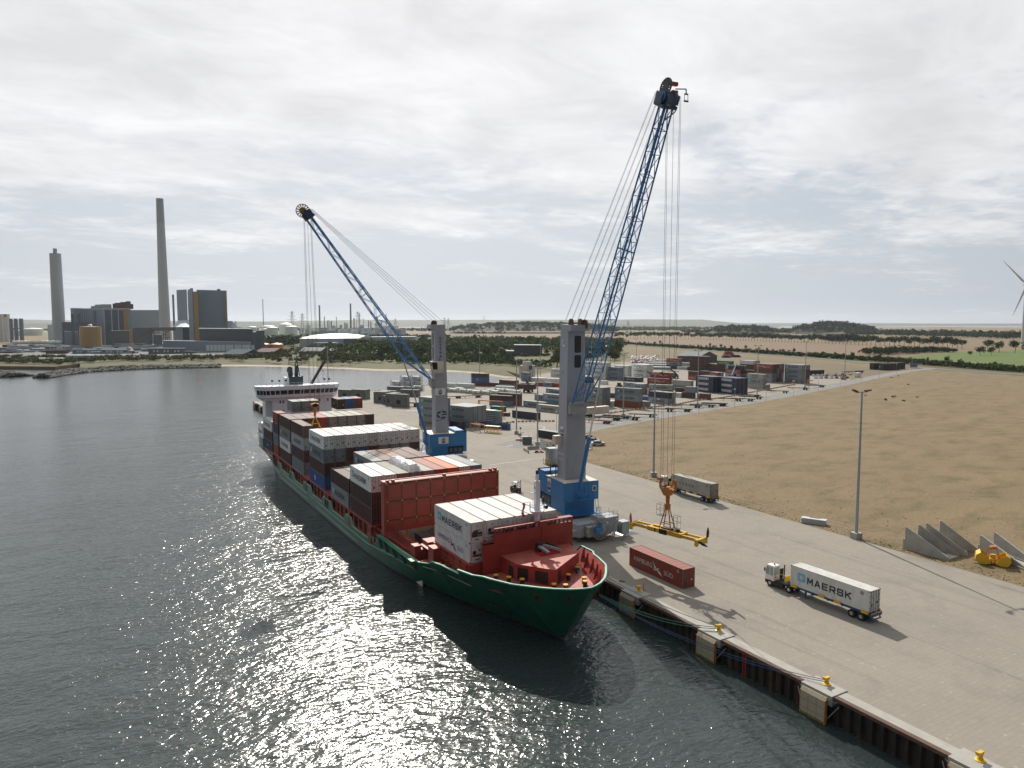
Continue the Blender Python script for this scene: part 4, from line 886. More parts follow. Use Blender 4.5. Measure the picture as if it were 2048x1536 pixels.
for s in (-1, 1):
    for a, b in zip(ys[:-1], ys[1:]):
        A = col(a, s); B = col(b, s)
        for j in range(len(ZL)-1):
            if (A[j]-A[j+1]).length < .003 and (B[j]-B[j+1]).length < .003: continue
            q = (A[j], B[j], B[j+1], A[j+1]) if s > 0 else (B[j], A[j], A[j+1], B[j+1])
            hull.quad(*q, 1 if ZL[j+1] <= -2.7 else 0)
        # inner face of the bulwark and its rail
        zd = 3.4 if b <= 88.4 else (2.3 if b <= 102 else (1.0 if b <= 121.7 else -.25))
        if b > 221: zd = 1.8
        ta, tb = A[-1], B[-1]; off = Vector((-s*.35, .25 if a < 78 else 0, 0)) if True else 0
        if ta.z > zd+.15 or tb.z > zd+.15:
            ia = Vector((ta.x-s*.12, ta.y+(.12 if a < 76 else 0), ta.z)); ib = Vector((tb.x-s*.12, tb.y+(.12 if a < 76 else 0), tb.z))
            def low(q, y): yy = max(y+(.3 if y < 76 else 0), 73.1 if zd > 3 else y); t_ = hb(yy, zd)-.2; return Vector((SX+s*max(.0, t_), yy, zd))
            la = low(ia, a); lb = low(ib, b)
            inner.quad(*((la, lb, ib, ia) if s < 0 else (lb, la, ia, ib)))
            rim.add([ta+Vector((s*.03,0,.02)), tb+Vector((s*.03,0,.02)), ib+Vector((-s*.12,0,.02)), ia+Vector((-s*.12,0,.02)), ta+Vector((s*.03,0,-.14)), tb+Vector((s*.03,0,-.14))], [(0,1,2,3),(4,5,1,0)])
# transom
A = col(231, -1); B = col(231, 1)
for j in range(len(ZL)-1): hull.quad(A[j], A[j+1], B[j+1], B[j], 1 if ZL[j+1] <= -2.7 else 0)
def hull_mat():
    m, nt, P, L = base_mat('hull_paint')
    geo = NN(nt, 'ShaderNodeNewGeometry'); mp = NN(nt, 'ShaderNodeMapping'); mp.inputs['Scale'].default_value = (.3, .3, .14); L(geo.outputs['Position'], mp.inputs[0])
    n = NN(nt, 'ShaderNodeTexNoise', inp={'Scale': 1.6, 'Detail': 8.0, 'Roughness': .7}); L(mp.outputs[0], n.inputs['Vector'])
    sp = NN(nt, 'ShaderNodeSeparateXYZ'); L(geo.outputs['Position'], sp.inputs[0])
    # the older, chalkier coat amidships against the fresh green of the bow
    r0 = NN(nt, 'ShaderNodeMapRange', inp={'From Min': 104, 'From Max': 128}); L(sp.outputs['Y'], r0.inputs[0])
    x = NN(nt, 'ShaderNodeMix', data_type='RGBA'); x.inputs['A'].default_value = (.006,.105,.062,1); x.inputs['B'].default_value = (.075,.165,.125,1); L(r0.outputs[0], x.inputs['Factor'])
    r = NN(nt, 'ShaderNodeMapRange', inp={'From Min': .25, 'From Max': .75, 'To Min': .70, 'To Max': 1.3}); L(n.outputs[0], r.inputs[0])
    s = NN(nt, 'ShaderNodeVectorMath', operation='SCALE'); L(x.outputs['Result'], s.inputs[0]); L(r.outputs[0], s.inputs['Scale'])
    n2 = NN(nt, 'ShaderNodeTexNoise', inp={'Scale': 3.6, 'Detail': 9.0, 'Roughness': .75, 'Distortion': .4}); L(mp.outputs[0], n2.inputs['Vector'])
    r2 = NN(nt, 'ShaderNodeMapRange', inp={'From Min': .58, 'From Max': .70, 'To Min': 0, 'To Max': .8}); L(n2.outputs[0], r2.inputs[0])
    mm = NN(nt, 'ShaderNodeMix', data_type='RGBA'); mm.inputs['B'].default_value = (.030,.026,.018,1); L(r2.outputs[0], mm.inputs['Factor']); L(s.outputs[0], mm.inputs['A'])
    L(mm.outputs['Result'], P.inputs['Base Color']); P.inputs['Roughness'].default_value = .38
    b = NN(nt, 'ShaderNodeBump', inp={'Strength': .25, 'Distance': .08}); w = NN(nt, 'ShaderNodeTexNoise', inp={'Scale': .9, 'Detail': 2.0}); L(geo.outputs['Position'], w.inputs['Vector']); L(w.outputs[0], b.inputs['Height']); L(b.outputs[0], P.inputs['Normal'])
    return m
HULLM = hull_mat(); BOOT = mat('boot_topping', (.075,.030,.024), .6, var=.3, dirt=(.05,.045,.03), dsc=.5, damt=.6, stretch=(.3,.3,1))
bp(hull, 'hull', [HULLM, BOOT], ship, smooth=True)
bp(inner, 'bulwark_inside', M_['shipred'], ship); bp(rim, 'bulwark_rail', M_['mint'], ship)
# rubbing strakes on the port side and ribs, fairleads, anchor pocket
mb = MB(); 
def strake(y0, y1, z0, z1, s=-1, r=.10):
    n = max(2, int(abs(y1-y0)/2.5)); P = []
    for k in range(n+1): t_ = k/n; y = y0+(y1-y0)*t_; z = z0+(z1-z0)*t_; P.append((SX+s*(hb(y, z)+.03), y, z))
    mb.tube(P, r, 6)
strake(160, 124, -.6, -.9); strake(124, 112, -.9, .05); strake(160, 130, -2.0, -2.1); strake(194, 168, -.6, -.6); strake(196, 168, -2.0, -2.0); strake(166, 162, -.6, -.6)
strake(117, 104, .05, .1); strake(100, 88, 2.0, 2.4, r=.06); strake(204, 198, -1.2, -1.2)
bp(mb, 'rubbing_strake', mat('strake_green', (.17,.30,.24), .5), ship)
mb = MB()
for y in (104, 107.5, 111, 114.5, 117.2):
    a = Vector((SX-hb(y, .2)-.05, y, .2)); mb.beam(a, (SX-hb(y, 2.3)-.32, y, 2.3), .10, .5)
mb.box(SX-11.95, SX-11.3, 101.5, 118, 2.42, 2.54)
bp(mb, 'bulwark_rib', mat('rib_green', (.05,.20,.14), .45), ship)
for (y, z, r) in ((94.5,1.6,.42),(88.5,3.2,.45),(80.5,4.2,.5),(75.4,4.4,.55),(72.6,4.6,.45)):
    x = SX-hb(y, z); nrm = Vector((-1, -(hb(y+.5, z)-hb(y-.5, z)), -.35)).normalized(); c = Vector((x, y, z)); mb = MB()
    mb.cyl(c-nrm*.1, c+nrm*.10, r, r*.9, 16, 1); mb.cyl(c+nrm*.09, c+nrm*.115, r*.62, r*.6, 16, 0); bp(mb, 'fairlead', [M_['black'], M_['rustbrown']], ship)
mb = MB()
def hullpt(y, z, o=.03): return Vector((SX-hb(y, z)-o, y-.6*o, z))
mb.poly([hullpt(86.5,.2), hullpt(83.2,-.6), hullpt(83.6,-1.25), hullpt(86.5,-.9), hullpt(88.5,-.1)], 0)
mb.beam(hullpt(86.4,.0,.2), hullpt(83.8,-.9,.2), .3, .3, 1); mb.beam(hullpt(84.5,-.3,.25), hullpt(83.9,-1.2,.25), .22, .22, 1)
bp(mb, 'anchor', [M_['black'], M_['dark']], ship)
mb = MB()
for (y, z, ch) in ((76.9+1.6,-.4,'8'),(76.9+1.5,-1.1,'6'),(76.9+1.2,-1.9,'4'),(88.7,-.9,'+')):
    o = hullpt(y, z, .05); n_ = Vector((-.75,-.62,-.1)); ax = Vector((.62,-.75,0)).normalized(); put_text(mb, ch, o, ax, (-.1,-.1,1), .34, .5, 0, .01)
bp(mb, 'draught_marks', M_['brightyellow'], ship)
# decks and deck structures
mb = MB()
fd = [(SX-hb(y, 3.4)+.15, y+.1) for y in (73.0,73.7,75.5,77.6,81,84,88.3)]; fd = fd+[(2*SX-x, y) for x, y in reversed(fd)]
mb.prism(list(reversed(fd)) if False else fd, 3.2, 3.4)
def deckpiece(ya, yb_, z, n=5):
    L_ = [(SX-hb(ya+(yb_-ya)*k/n, z)+.12, ya+(yb_-ya)*k/n) for k in range(n+1)]; mb.prism(L_+[(2*SX-x, y) for x, y in reversed(L_)], z-.2, z)
deckpiece(88.3, 102, 2.3); 
for s_ in (-1, 1):
    for k in range(5):
        ya = 102+k*4; yb_ = min(121.6, ya+4); a_ = hb(ya, .9)-.1; mb.add([(SX+s_*8.9,ya,.95),(SX+s_*a_,ya,.95),(SX+s_*(hb(yb_,.9)-.1),yb_,.95),(SX+s_*8.9,yb_,.95)], [(0,1,2,3)] if s_ > 0 else [(3,2,1,0)])
deckpiece(102, 104.3, .95, 2)
mb.box(SX-11.3, SX+11.3, 121.6, 199, -.5, -.25); mb.box(SX-10.6, SX+10.6, 199, 207, -.5, -.25); mb.box(SX-11.1, SX+11.1, 207, 221, 1.1, 1.3); mb.box(SX-11.2, SX+11.2, 221, 230.8, 1.6, 1.8)
bp(mb, 'deck', M_['deckred'], ship)
mb = MB()   # hatch base under the stacks
mb.box(SX-7.9, SX+7.9, 89.4, 103.2, 2.2, 4.86); mb.box(SX-8.3, SX-7.9, 89.6, 102, 2.3, 3.4); mb.box(SX+7.9, SX+8.3, 89.6, 102, 2.3, 3.4)
mb.box(SX-10.4, SX+10.4, 121.9, 207.6, -.25, 2.7); mb.box(SX-11.42, SX+11.42, 121.7, 207.8, 2.72, 3.04); mb.box(SX-11.2, SX+11.2, 208, 221, 1.7, 2.65)
for y in list(range(124, 207, 3)): 
    for s in (-1, 1): mb.box(SX+s*11.1-.12, SX+s*11.1+.12, y-.25, y+.25, -.25, 2.72)
for y in (122.6, 135.2, 150.5, 152.3, 169, 185.1, 199): mb.box(SX-11.5, SX-10.5, y-.5, y+.5, -.25, 2.73)
for k in range(6): 
    y = 90+k*2.3; mb.box(SX-8.5, SX-8.3, y, y+.3, 2.3, 3.7); mb.box(SX-8.05, SX-7.8, y, y+.3, 3.4, 4.9)
bp(mb, 'hatch_base', M_['shipred'], ship)
for y in list(range(125, 206, 3)): bp(MB().box(SX-10.46, SX-10.39, y, y+1.7, 0, 2.1), 'passage_opening', M_['dark'], ship)
mb = MB()
for y in (126, 141, 158, 175, 190, 203): mb.cyl((SX-10.7, y, -.25), (SX-10.7, y+.9, 2.6), .06, .06, 5); mb.cyl((SX-10.75, y+2.4, -.25), (SX-10.75, y+2.4, 2.6), .08, .08, 5); mb.box(SX-10.6, SX-10.5, y+5, y+5.5, .8, 1.9)
bp(mb, 'lashing_gear', M_['yellow'], ship)
mb = MB()
for a, b in ((123.4,135),(138,148.5),(154.6,165.2),(172,182.4),(186.6,197)): mb.rail([(SX-11.35, a, -.25), (SX-11.35, b, -.25)], 1.1, .03, 1.5)
mb.rail([(SX-9.6,104,3.5),(SX-9.6,120,3.5)], 1.0, .03, 1.4); mb.rail([(SX-10.9,106,1.0),(SX-11.2,121,1.0)], 2.2, .035, 1.7); mb.rail([(SX-8.3,89.8,3.4),(SX-8.3,101,3.4)], 1.0, .03, 1.6)
mb.rail([(SX-11.2,222,6.0),(SX-11.0,230.5,6.0),(SX+11,230.5,6.0)], 1.0, .03, 1.5)
bp(mb, 'railing', mat('rail_paint', (.30,.10,.05), .55), ship)
mb = MB()   # hold coaming and the open hold
for x0, x1 in ((SX-9.5, SX-8.9), (SX+8.9, SX+9.5)): mb.box(x0, x1, 103.2, 121.8, 1.2, 3.6)
mb.box(SX-8.9, SX+8.9, 103.2, 104.4, 1.2, 4.2); mb.box(SX-10.0, SX-9.5, 106, 121.5, .95, 2.5)
mb.box(SX-9.2, SX-6.6, 100.6, 103.9, 4.2, 4.3)
bp(mb, 'hold_coaming', M_['shipred'], ship)
mb = MB(); mb.box(SX-8.9, SX+8.9, 120.9, 121.3, -6, 3.7); mb.box(SX-8.95, SX-8.8, 104.4, 120.9, -6, 3.0); mb.box(SX+8.8, SX+8.95, 104.4, 120.9, -6, 3.0); mb.box(SX-8.9, SX+8.9, 104.4, 120.9, -6, -5.8)
bp(mb, 'hold_lining', M_['cream'], ship)
mb = MB()
for k in range(7): x = SX-7.5+k*2.5; mb.extr([(x-.45,120.7,3.6),(x+.45,120.7,3.6),(x+.15,120.7,2.3),(x-.15,120.7,2.3)], (0,.18,0)); mb.box(x-.12, x+.12, 120.7, 120.88, -5, 2.3)
bp(mb, 'cell_guide', M_['yellow'], ship)
mb = MB()   # small deck houses between the hold and the bow stack, port side
mb.box(SX-9.9, SX-8.8, 97.6, 99.6, 2.3, 5.3); mb.box(SX-10.6, SX-9.5, 103.4, 105.0, .95, 4.2); mb.box(SX-8.8, SX-6.8, 102.2, 104.6, 4.2, 4.9); mb.box(SX-8.4, SX-8.0, 96, 96.8, 2.3, 3.6)
bp(mb, 'deck_house', M_['shipred'], ship)
mb = MB(); mb.box(SX-9.5, SX-6.4, 100.6, 103.9, 4.302, 4.33); mb.box(SX-10.62, SX-9.48, 103.38, 105.02, 4.2, 4.23); mb.box(SX-9.92, SX-8.78, 97.58, 99.62, 5.3, 5.33)
bp(mb, 'walkway_plate', M_['deckred'], ship)
def ship_bollard(x, y, z, h=.9):
    m_ = MB(); m_.cyl((x,y,z), (x,y,z+h*.85), .30, .30, 14, 0); m_.cyl((x,y,z+h*.85), (x,y,z+h), .36, .36, 14, 1); bp(m_, 'ship_bollard', [M_['black'], M_['yellow']], ship)
for (x, y) in ((SX-9.6,96.2),(SX-9.4,95.0)): ship_bollard(x, y, 2.3, 1.2)
mb = MB(); mb.box(SX-8.9, SX-8.0, 93.4, 94.6, 2.3, 3.1); bp(mb, 'green_tarpaulin', mat('tarp', (.03,.15,.10), .6), ship)
mb = MB(); mb.box(SX-8.6, SX-8.0, 91.8, 92.7, 2.3, 2.9); bp(mb, 'white_bag', M_['white'], ship)
# upright hatch cover
mb = MB(); y0 = 114.6; x0, x1, z0, z1 = SX-11.3, SX+10.8, 4.5, 12.3
mb.box(x0, x1, y0, y0+.9, z0, z1)
for k in range(9): x = x0+.3+(x1-x0-.6)*k/8; mb.box(x-.07, x+.07, y0-.05, y0, z0+.1, z1-.1, 1)
for z in (z0+1.2, (z0+z1)/2+.6, z1-.25): mb.box(x0, x1, y0-.06, y0, z-.12, z+.12, 1)
for k in range(9):
    x = x0+.3+(x1-x0-.6)*k/8
    for z in (z0+1.2, (z0+z1)/2+.6, z1-.25): mb.box(x-.13, x+.13, y0-.08, y0-.06, z-.12, z+.12, 2)
mb.box(x0-.05, x1+.05, y0-.05, y0+2.4, z1-.12, z1+.02, 0); mb.cyl((x0+.8,y0+.6,z1+.3), (x1-.2,y0+.6,z1+.3), .09, .09, 6, 0)
for x in (x0+.6, x0+1.6, SX, x1-1.4, x1-.4): mb.box(x-.25, x+.25, y0+.3, y0+.9, z1, z1+.38, 0)
mb.box(x0-.35, x0, y0-.1, y0+1.1, 3.3, z1+.25, 0); mb.box(x1, x1+.15, y0+.1, y0+.8, z0, z1, 0); mb.box(x0, x1, y0+.2, y0+.8, 3.6, z0, 0)
mb.box(x0+.3, x0+.4, y0+1.2, y0+2.1, z0, z1, 0); mb.box(x0, x1, y0+1.6, y0+2.3, z0, z1-.3, 0)
bp(mb, 'hatch_cover', [M_['coverred'], M_['rustbrown'], M_['yellow']], ship)
# breakwater, forecastle house, foremast
mb = MB(); y1 = 88.6
mb.extr([(SX-4.2,y1,3.4),(SX+9.6,y1,3.4),(SX+9.6,y1,9.1),(SX-4.2,y1,9.1)], (0,.35,0)); mb.extr([(SX-6.0,y1,3.4),(SX-4.2,y1,3.4),(SX-4.2,y1,7.8),(SX-6.0,y1,7.8)], (0,.35,0))
mb.box(SX-6.0, SX-4.2, y1, y1+1.0, 7.7, 7.8); mb.box(SX-4.2, SX+9.6, y1-.1, y1+.9, 9.78, 9.9)
for k in range(19):
    x = SX-4.1+k*.75
    if not 5.1 < x-SX+1.2 < 6.3: mb.extr([(x,y1,9.1),(x+.16,y1,9.1),(x+.16,y1,9.8),(x,y1,9.8)], (0,.25,0))
mb.box(SX+3.6, SX+4.9, y1, y1+.5, 9.1, 9.8); mb.box(SX+3.9, SX+4.05, y1-.1, y1, 3.4, 9.1); mb.box(SX-3.6, SX+9.4, y1-.06, y1, 7.2, 7.26)
mb.rail([(SX-6.0,y1+.1,7.8),(SX-4.3,y1+.1,7.8)], 1.0, .03, .8)
bp(mb, 'breakwater', M_['shipred'], ship)
roof = [(SX-3.2,88.55),(SX-3.0,84.2),(SX+.3,79.4),(SX+7.6,84.1),(SX+8.8,88.55)]
mb = MB(); mb.prism(roof, 3.4, 5.75); bp(mb, 'forecastle_house', M_['shipred'], ship)
mb = MB(); mb.prism([(x, y-.02) for x, y in roof], 5.75, 5.80); bp(mb, 'forecastle_roof', M_['deckred'], ship)
mb = MB()
def wall_hole(a, b, t0, t1, z0, z1):
    a = Vector((*a, 0)); b = Vector((*b, 0)); n_ = Vector(((b-a).y, -(b-a).x, 0)).normalized()*.03
    P = a.lerp(b, t0)+n_; Q = a.lerp(b, t1)+n_; mb.quad((P.x,P.y,z0), (Q.x,Q.y,z0), (Q.x,Q.y,z1), (P.x,P.y,z1))
wall_hole(roof[1], roof[2], .02, .30, 3.55, 5.35); wall_hole(roof[1], roof[2], .48, .82, 3.55, 5.3); wall_hole(roof[2], roof[3], .10, .24, 3.5, 5.35); wall_hole(roof[0], roof[1], .5, .8, 3.45, 5.1)
for f in range(len(mb.f)): pass
bp(mb, 'mooring_opening', M_['black'], ship)
mb = MB(); mb.cyl((SX-.2,82.9,4.1), (SX+.5,82.2,4.1), .42, .42, 12); bp(mb, 'winch_drum', M_['ropeblue'], ship)
for (x, y) in ((SX-5.6,85.6),(SX-4.4,84.0),(SX-.4,78.6),(SX+.8,77.6),(SX+2.9,82.0),(SX+3.4,80.7),(SX-3.2,82.4),(SX+3.9,77.4),(SX+4.6,78.6),(SX+6.3,82.6),(SX+6.9,83.6)): ship_bollard(x, y, 3.4)
mb = MB(); mb.cyl((SX-2.0,79.2,3.8), (SX-1.0,78.6,3.8), .14, .14, 8); bp(mb, 'yellow_roller', M_['brightyellow'], ship)
for k, y in enumerate((73.0, 74.4, 76, 78, 80.2, 82.6, 85)):
    mb = MB(); x = SX+hb(y, 4.6)-.15; nn = Vector((-.8, .35, 0)) if y > 76 else Vector((-.5,.7,0)); mb.extr([(x, y, 6.0), (x, y, 3.4), (x+nn.x*.9, y+nn.y*.9, 3.4), (x+nn.x*.15, y+nn.y*.15, 6.0)], (0,.09,0)); bp(mb, 'bulwark_stay', M_['shipred'], ship)
rl = rope('deck_ropes', [((SX-5.6,85.6,4.1),(SX-1.4,80.6,4.0),.25),((SX-4.4,84,4.1),(SX+2.9,78.6,4.0),.1),((SX+3.9,77.4,4.2),(SX+9.2,81,4.9),.05),((SX+4.6,78.6,4.2),(SX+6.6,86.0,4.6),.1)], .035, M_['ropeblue'], None); rl.parent = ship; rl.location = -ship.location
del rl['category']
mb = MB(); ac = Vector((SX+3.3, 86.6, 5.8)); mb.box(ac.x-1.5, ac.x+1.7, ac.y-1.4, ac.y+.9, 5.8, 6.05, 1)
for sx_ in (-1.4, 1.6):
    for sy_ in (-1.3, .8): mb.box(ac.x+sx_-.06, ac.x+sx_+.06, ac.y+sy_-.06, ac.y+sy_+.06, 5.8, 6.5, 1)
mb.extr([(ac.x-1.4,ac.y-.2,6.05),(ac.x-.2,ac.y-.2,6.05),(ac.x-.2,ac.y-.2,7.2),(ac.x-1.2,ac.y-.2,7.2)], (0,1.0,0), 0); mb.beam((ac.x-.5,ac.y,7.0), (ac.x+1.8,ac.y-1.3,6.2), .5, .35, 2); mb.beam((ac.x-1.1,ac.y,6.9), (ac.x-.4,ac.y-1.5,6.2), .6, .3, 2); mb.beam((ac.x+.2,ac.y+.4,7.1), (ac.x+1.9,ac.y-.4,6.3), .3, .3, 0)
bp(mb, 'spare_anchor', [M_['black'], M_['red'], M_['steel']], ship)
mb = MB(); mx_, my_ = SX+3.5, 89.3
mb.cyl((mx_,my_,8.5), (mx_,my_,11.2), .45, .40, 12); mb.cyl((mx_,my_,11.2), (mx_,my_,11.5), 1.0, 1.15, 16); mb.box(mx_-.38, mx_+.38, my_-.3, my_+.3, 11.5, 16.0); mb.box(mx_-.2, mx_+.2, my_-.2, my_+.2, 16, 17.0)
mb.rail([(mx_+1.15*math.cos(R(a)), my_+1.15*math.sin(R(a)), 11.5) for a in range(0, 361, 45)], 1.0, .03, .9); mb.box(mx_-1.1, mx_+.2, my_-.1, my_+.1, 14.2, 14.3)
mb.tube([(mx_-1.2,my_,11.5),(mx_-1.2,my_,12.9),(mx_-2.6,my_,12.9)], .035, 5)
bp(mb, 'foremast', M_['shipwhite'], ship)
mb = MB(); mb.box(mx_-.15, mx_+.15, my_-.15, my_+.15, 17.0, 17.6); mb.cyl((mx_+1.35,my_-.2,11.9), (mx_+1.35,my_-.6,11.9), .3, .3, 12); mb.box(mx_+1.0, mx_+1.2, my_-.1, my_+.1, 12.2, 13.4); mb.box(mx_-.42, mx_-.38, my_-.1, my_+.1, 14.8, 15.1); bp(mb, 'mast_lamp', M_['black'], ship)
fl = MB()
for k in range(6):
    z0 = 12.85-k*.36; w0 = .16*math.sin(k*1.2); 
    for j in range(3): fl.quad((mx_-2.6+j*.2+w0, my_+.1*j, z0), (mx_-2.6+(j+1)*.2+w0, my_+.1*(j+1), z0), (mx_-2.6+(j+1)*.2+.16*math.sin((k+1)*1.2), my_+.1*(j+1), z0-.36), (mx_-2.6+j*.2+.16*math.sin((k+1)*1.2), my_+.1*j, z0-.36), 1 if k == 3 else 0)
tag(fl.build('flag', [M_['red'], M_['white']]), 'small red flag with a white cross hanging from the foremast stay', 'flag')
# superstructure
mb = MB(); yb = 222.3
mb.box(44.4, 62.4, yb, 229.6, 1.8, 17.0); mb.box(42.6, 44.4, yb+2.0, 229.0, 1.8, 16.6); mb.box(41.4, 63.4, 224.5, 230.4, 1.8, 9.0)
bp(mb, 'accommodation', M_['shipwhite'], ship)
def bridge():
    mb = MB(); yf = yb-1.1
    base = [(40.2,yf+2.6),(42.4,yf),(62.6,yf),(64.6,yf+2.6),(64.6,yf+4.6),(40.2,yf+4.6)]
    low = [(x+(1.5 if x < 41 else (-1.5 if x > 64 else 0)), y+(.7 if y < yf+1 else 0)) for x, y in base]
    top = [(x+(-.25 if x < 50 else .25), y-.5 if y < yf+3 else y) for x, y in base]
    roofp = [(x+(-.25 if x < 50 else .25), y-.3 if y < yf+3 else y+.4) for x, y in top]
    def ring(A, za, B, zb, m):
        n = len(A)
        for k in range(n): mb.quad((*A[k], za), (*A[(k+1) % n], za), (*B[(k+1) % n], zb), (*B[k], zb), m)
    mid = [((a[0]+b[0])/2, (a[1]+b[1])/2) for a, b in zip(base, top)]
    ring(low, 16.2, base, 17.2, 0); ring(base, 17.2, base, 18.0, 0); ring(base, 18.0, top, 19.55, 0); ring(roofp, 19.5, roofp, 20.7, 0)
    mb.poly([(*p, 20.7) for p in roofp], 0); mb.poly([(*p, 19.5) for p in reversed(roofp)], 0); mb.poly([(*p, 16.2) for p in reversed(low)], 0)
    bp(mb, 'bridge', M_['shipwhite'], ship)
    wm = MB()
    def win(k, t0, t1, z0=18.12, z1=19.42):
        A = Vector((*base[k], 18.0)); B = Vector((*base[(k+1) % 6], 18.0)); A2 = Vector((*top[k], 19.55)); B2 = Vector((*top[(k+1) % 6], 19.55))
        def P(t, z): f = (z-18)/1.55; q = A.lerp(B, t).lerp(A2.lerp(B2, t), f); n_ = Vector(((B-A).y, -(B-A).x, 0)).normalized()*.03; return q+n_
        wm.quad(P(t0, z0), P(t1, z0), P(t1, z1), P(t0, z1))
    n = 14; e = [0, .06, .13, .20, .31, .40, .50, .545, .64, .725, .80, .86, .93, 1.0]
    for a, b in zip(e[:-1], e[1:]): win(1, a+.006, b-.006)
    for a in (0, .34, .67): win(0, a+.03, a+.30); win(2, a+.03, a+.30)
    bp(wm, 'bridge_window', M_['glass'], ship)
    rr = MB(); rr.box(42.4, 62.6, yf-.03, yf, 17.05, 17.15)
    bp(rr, 'red_line', M_['red'], ship)
bridge()
mb = MB()
for x in (46.6,47.5,51.4,52.3,54.3,55.3,58.6,61.2): mb.box(x-.22, x+.22, yb-.03, yb, 15.3, 16.2)
for x in (46.5,47.4,55.0): mb.box(x-.22, x+.22, yb-.03, yb, 12.3, 13.2)
bp(mb, 'porthole', M_['glass'], ship)
mb = MB(); mb.rail([(40.0,yb+1,20.7),(42.3,yb-1.6,20.7),(62.7,yb-1.6,20.7),(64.6,yb+1,20.7)], .95, .03, 1.3)
for x, h in ((42,3.5),(41.4,5.5),(43.0,1.2),(44.5,1.5),(46.6,1.6),(48.2,1.2),(60.3,2.2),(61.4,1.4),(63.4,6.5),(56.0,1.6)): mb.cyl((x,yb+.5,20.7), (x,yb+.5,20.7+h), .05 if h > 2 else .14, .04, 6)
bp(mb, 'roof_railing', M_['shipwhite'], ship)
mb = MB()
for x in (44.5, 46.6, 48.5, 60.4, 61.9): mb.cyl((x,yb+.4,22.2), (x,yb+.75,22.3), .35, .35, 10)
bp(mb, 'searchlight', M_['dark'], ship)
mb = MB(); fx = 51.9; fy = 226
mb.box(fx-2.0, fx+2.2, fy-1.5, fy+2.5, 20.7, 23.2); mb.box(fx+2.2-.1, fx+2.3, fy-1.5, fy+2.5, 20.7, 23.4)
mb.tube([(fx-1.2,fy,23.2),(fx-1.3,fy,25.2),(fx-1.6,fy-.3,25.9)], .75, 12); mb.cyl((fx-1.6,fy-.4,25.0), (fx-1.7,fy-1.6,25.6), .85, .8, 12)
for a, b in (((fx+.1,fy),(fx+.5,fy)),((fx+1.6,fy),(fx+.9,fy))): mb.beam((a[0],a[1],23.2), (b[0],b[1],28), .22, .22)
mb.box(fx+.2, fx+1.1, fy-.4, fy+.4, 23.2, 26.5); mb.box(fx-1.6, fx+2.3, fy-.1, fy+.1, 27.4, 27.6); mb.box(fx-.4, fx+1.8, fy-.1, fy+.1, 28.6, 28.8); mb.cyl((fx+.7,fy,27.5), (fx+.7,fy,30.2), .14, .08, 8); mb.box(fx-.8, fx+1.8, fy-.5, fy-.3, 26.4, 26.6); mb.cyl((fx-1.6,fy,27.0), (fx-1.6,fy,28.4), .1, .1, 6); mb.cyl((fx+2.2,fy,26.6), (fx+2.2,fy,27.5), .1, .1, 6)
bp(mb, 'funnel_and_mast', mat('mastgrey', (.055,.075,.08), .5, var=.2), ship)
mb = MB(); mb.box(fx-3.0, fx-2.0, fy-1.6, fy+2.2, 20.7, 23.0); bp(mb, 'mast_side_house', M_['shipwhite'], ship)
mb = MB(); mb.beam((56.6,224,20.8), (61.2,225,27.8), .55, .7); mb.beam((57.4,224,20.7), (58.2,224.3,23.0), .15, .15, 1); bp(mb, 'deck_crane_jib', [mat('jibdark', (.035,.032,.028), .6), M_['shipwhite']], ship)
mb = MB(); rx = 60.6
for a in (0, 120, 240): mb.cyl((rx+.9*math.cos(R(a)), 225+.9*math.sin(R(a)), 20.7), (rx, 225, 22.6), .06, .05, 5)
mb.cyl((rx,225,21.5), (rx,225,25.0), .10, .08, 6); mb.box(rx-1.7, rx+1.8, 224.95, 225.05, 24.95, 25.1)
for z, r in ((23.0,.7),(24.2,1.1)): mb.tube([(rx+r*math.cos(R(a)), 225+r*math.sin(R(a)), z) for a in range(0, 361, 45)], .04, 4)
mb.cyl((rx,225,24.4), (rx,225,25.0), .35, .35, 10); bp(mb, 'radar_mast', M_['shipwhite'], ship)
mb = MB(); mb.box(SX-11.3, SX-10.9, 221.2, 230.5, 5.6, 6.0); mb.box(SX-11.35, SX-11.2, 221.2, 226, 1.8, 5.6); mb.beam((SX-10.4,223,6.0), (SX-11.2,226.2,9.6), .35, .35)
mb.box(SX-11, SX-9.4, 222.5, 225, 5.9, 6.8); bp(mb, 'stern_deck_house', M_['shipwhite'], ship)
mb = MB(); mb.lathe((SX-10.4, 227.6, 6.0), [(.9,0),(.9,.5),(.7,.8),(.2,.9)], 14); mb.beam((SX-10.4,227.6,6.5), (SX-10.7,228,8.4), .3, .3); bp(mb, 'stern_winch', M_['shipred'], ship)
mb = MB()
for y in (222.4, 224.4, 226.4): mb.box(SX-11.42, SX-11.36, y-.35, y+.35, 3.4, 4.4)
bp(mb, 'stern_window', M_['glass'], ship)
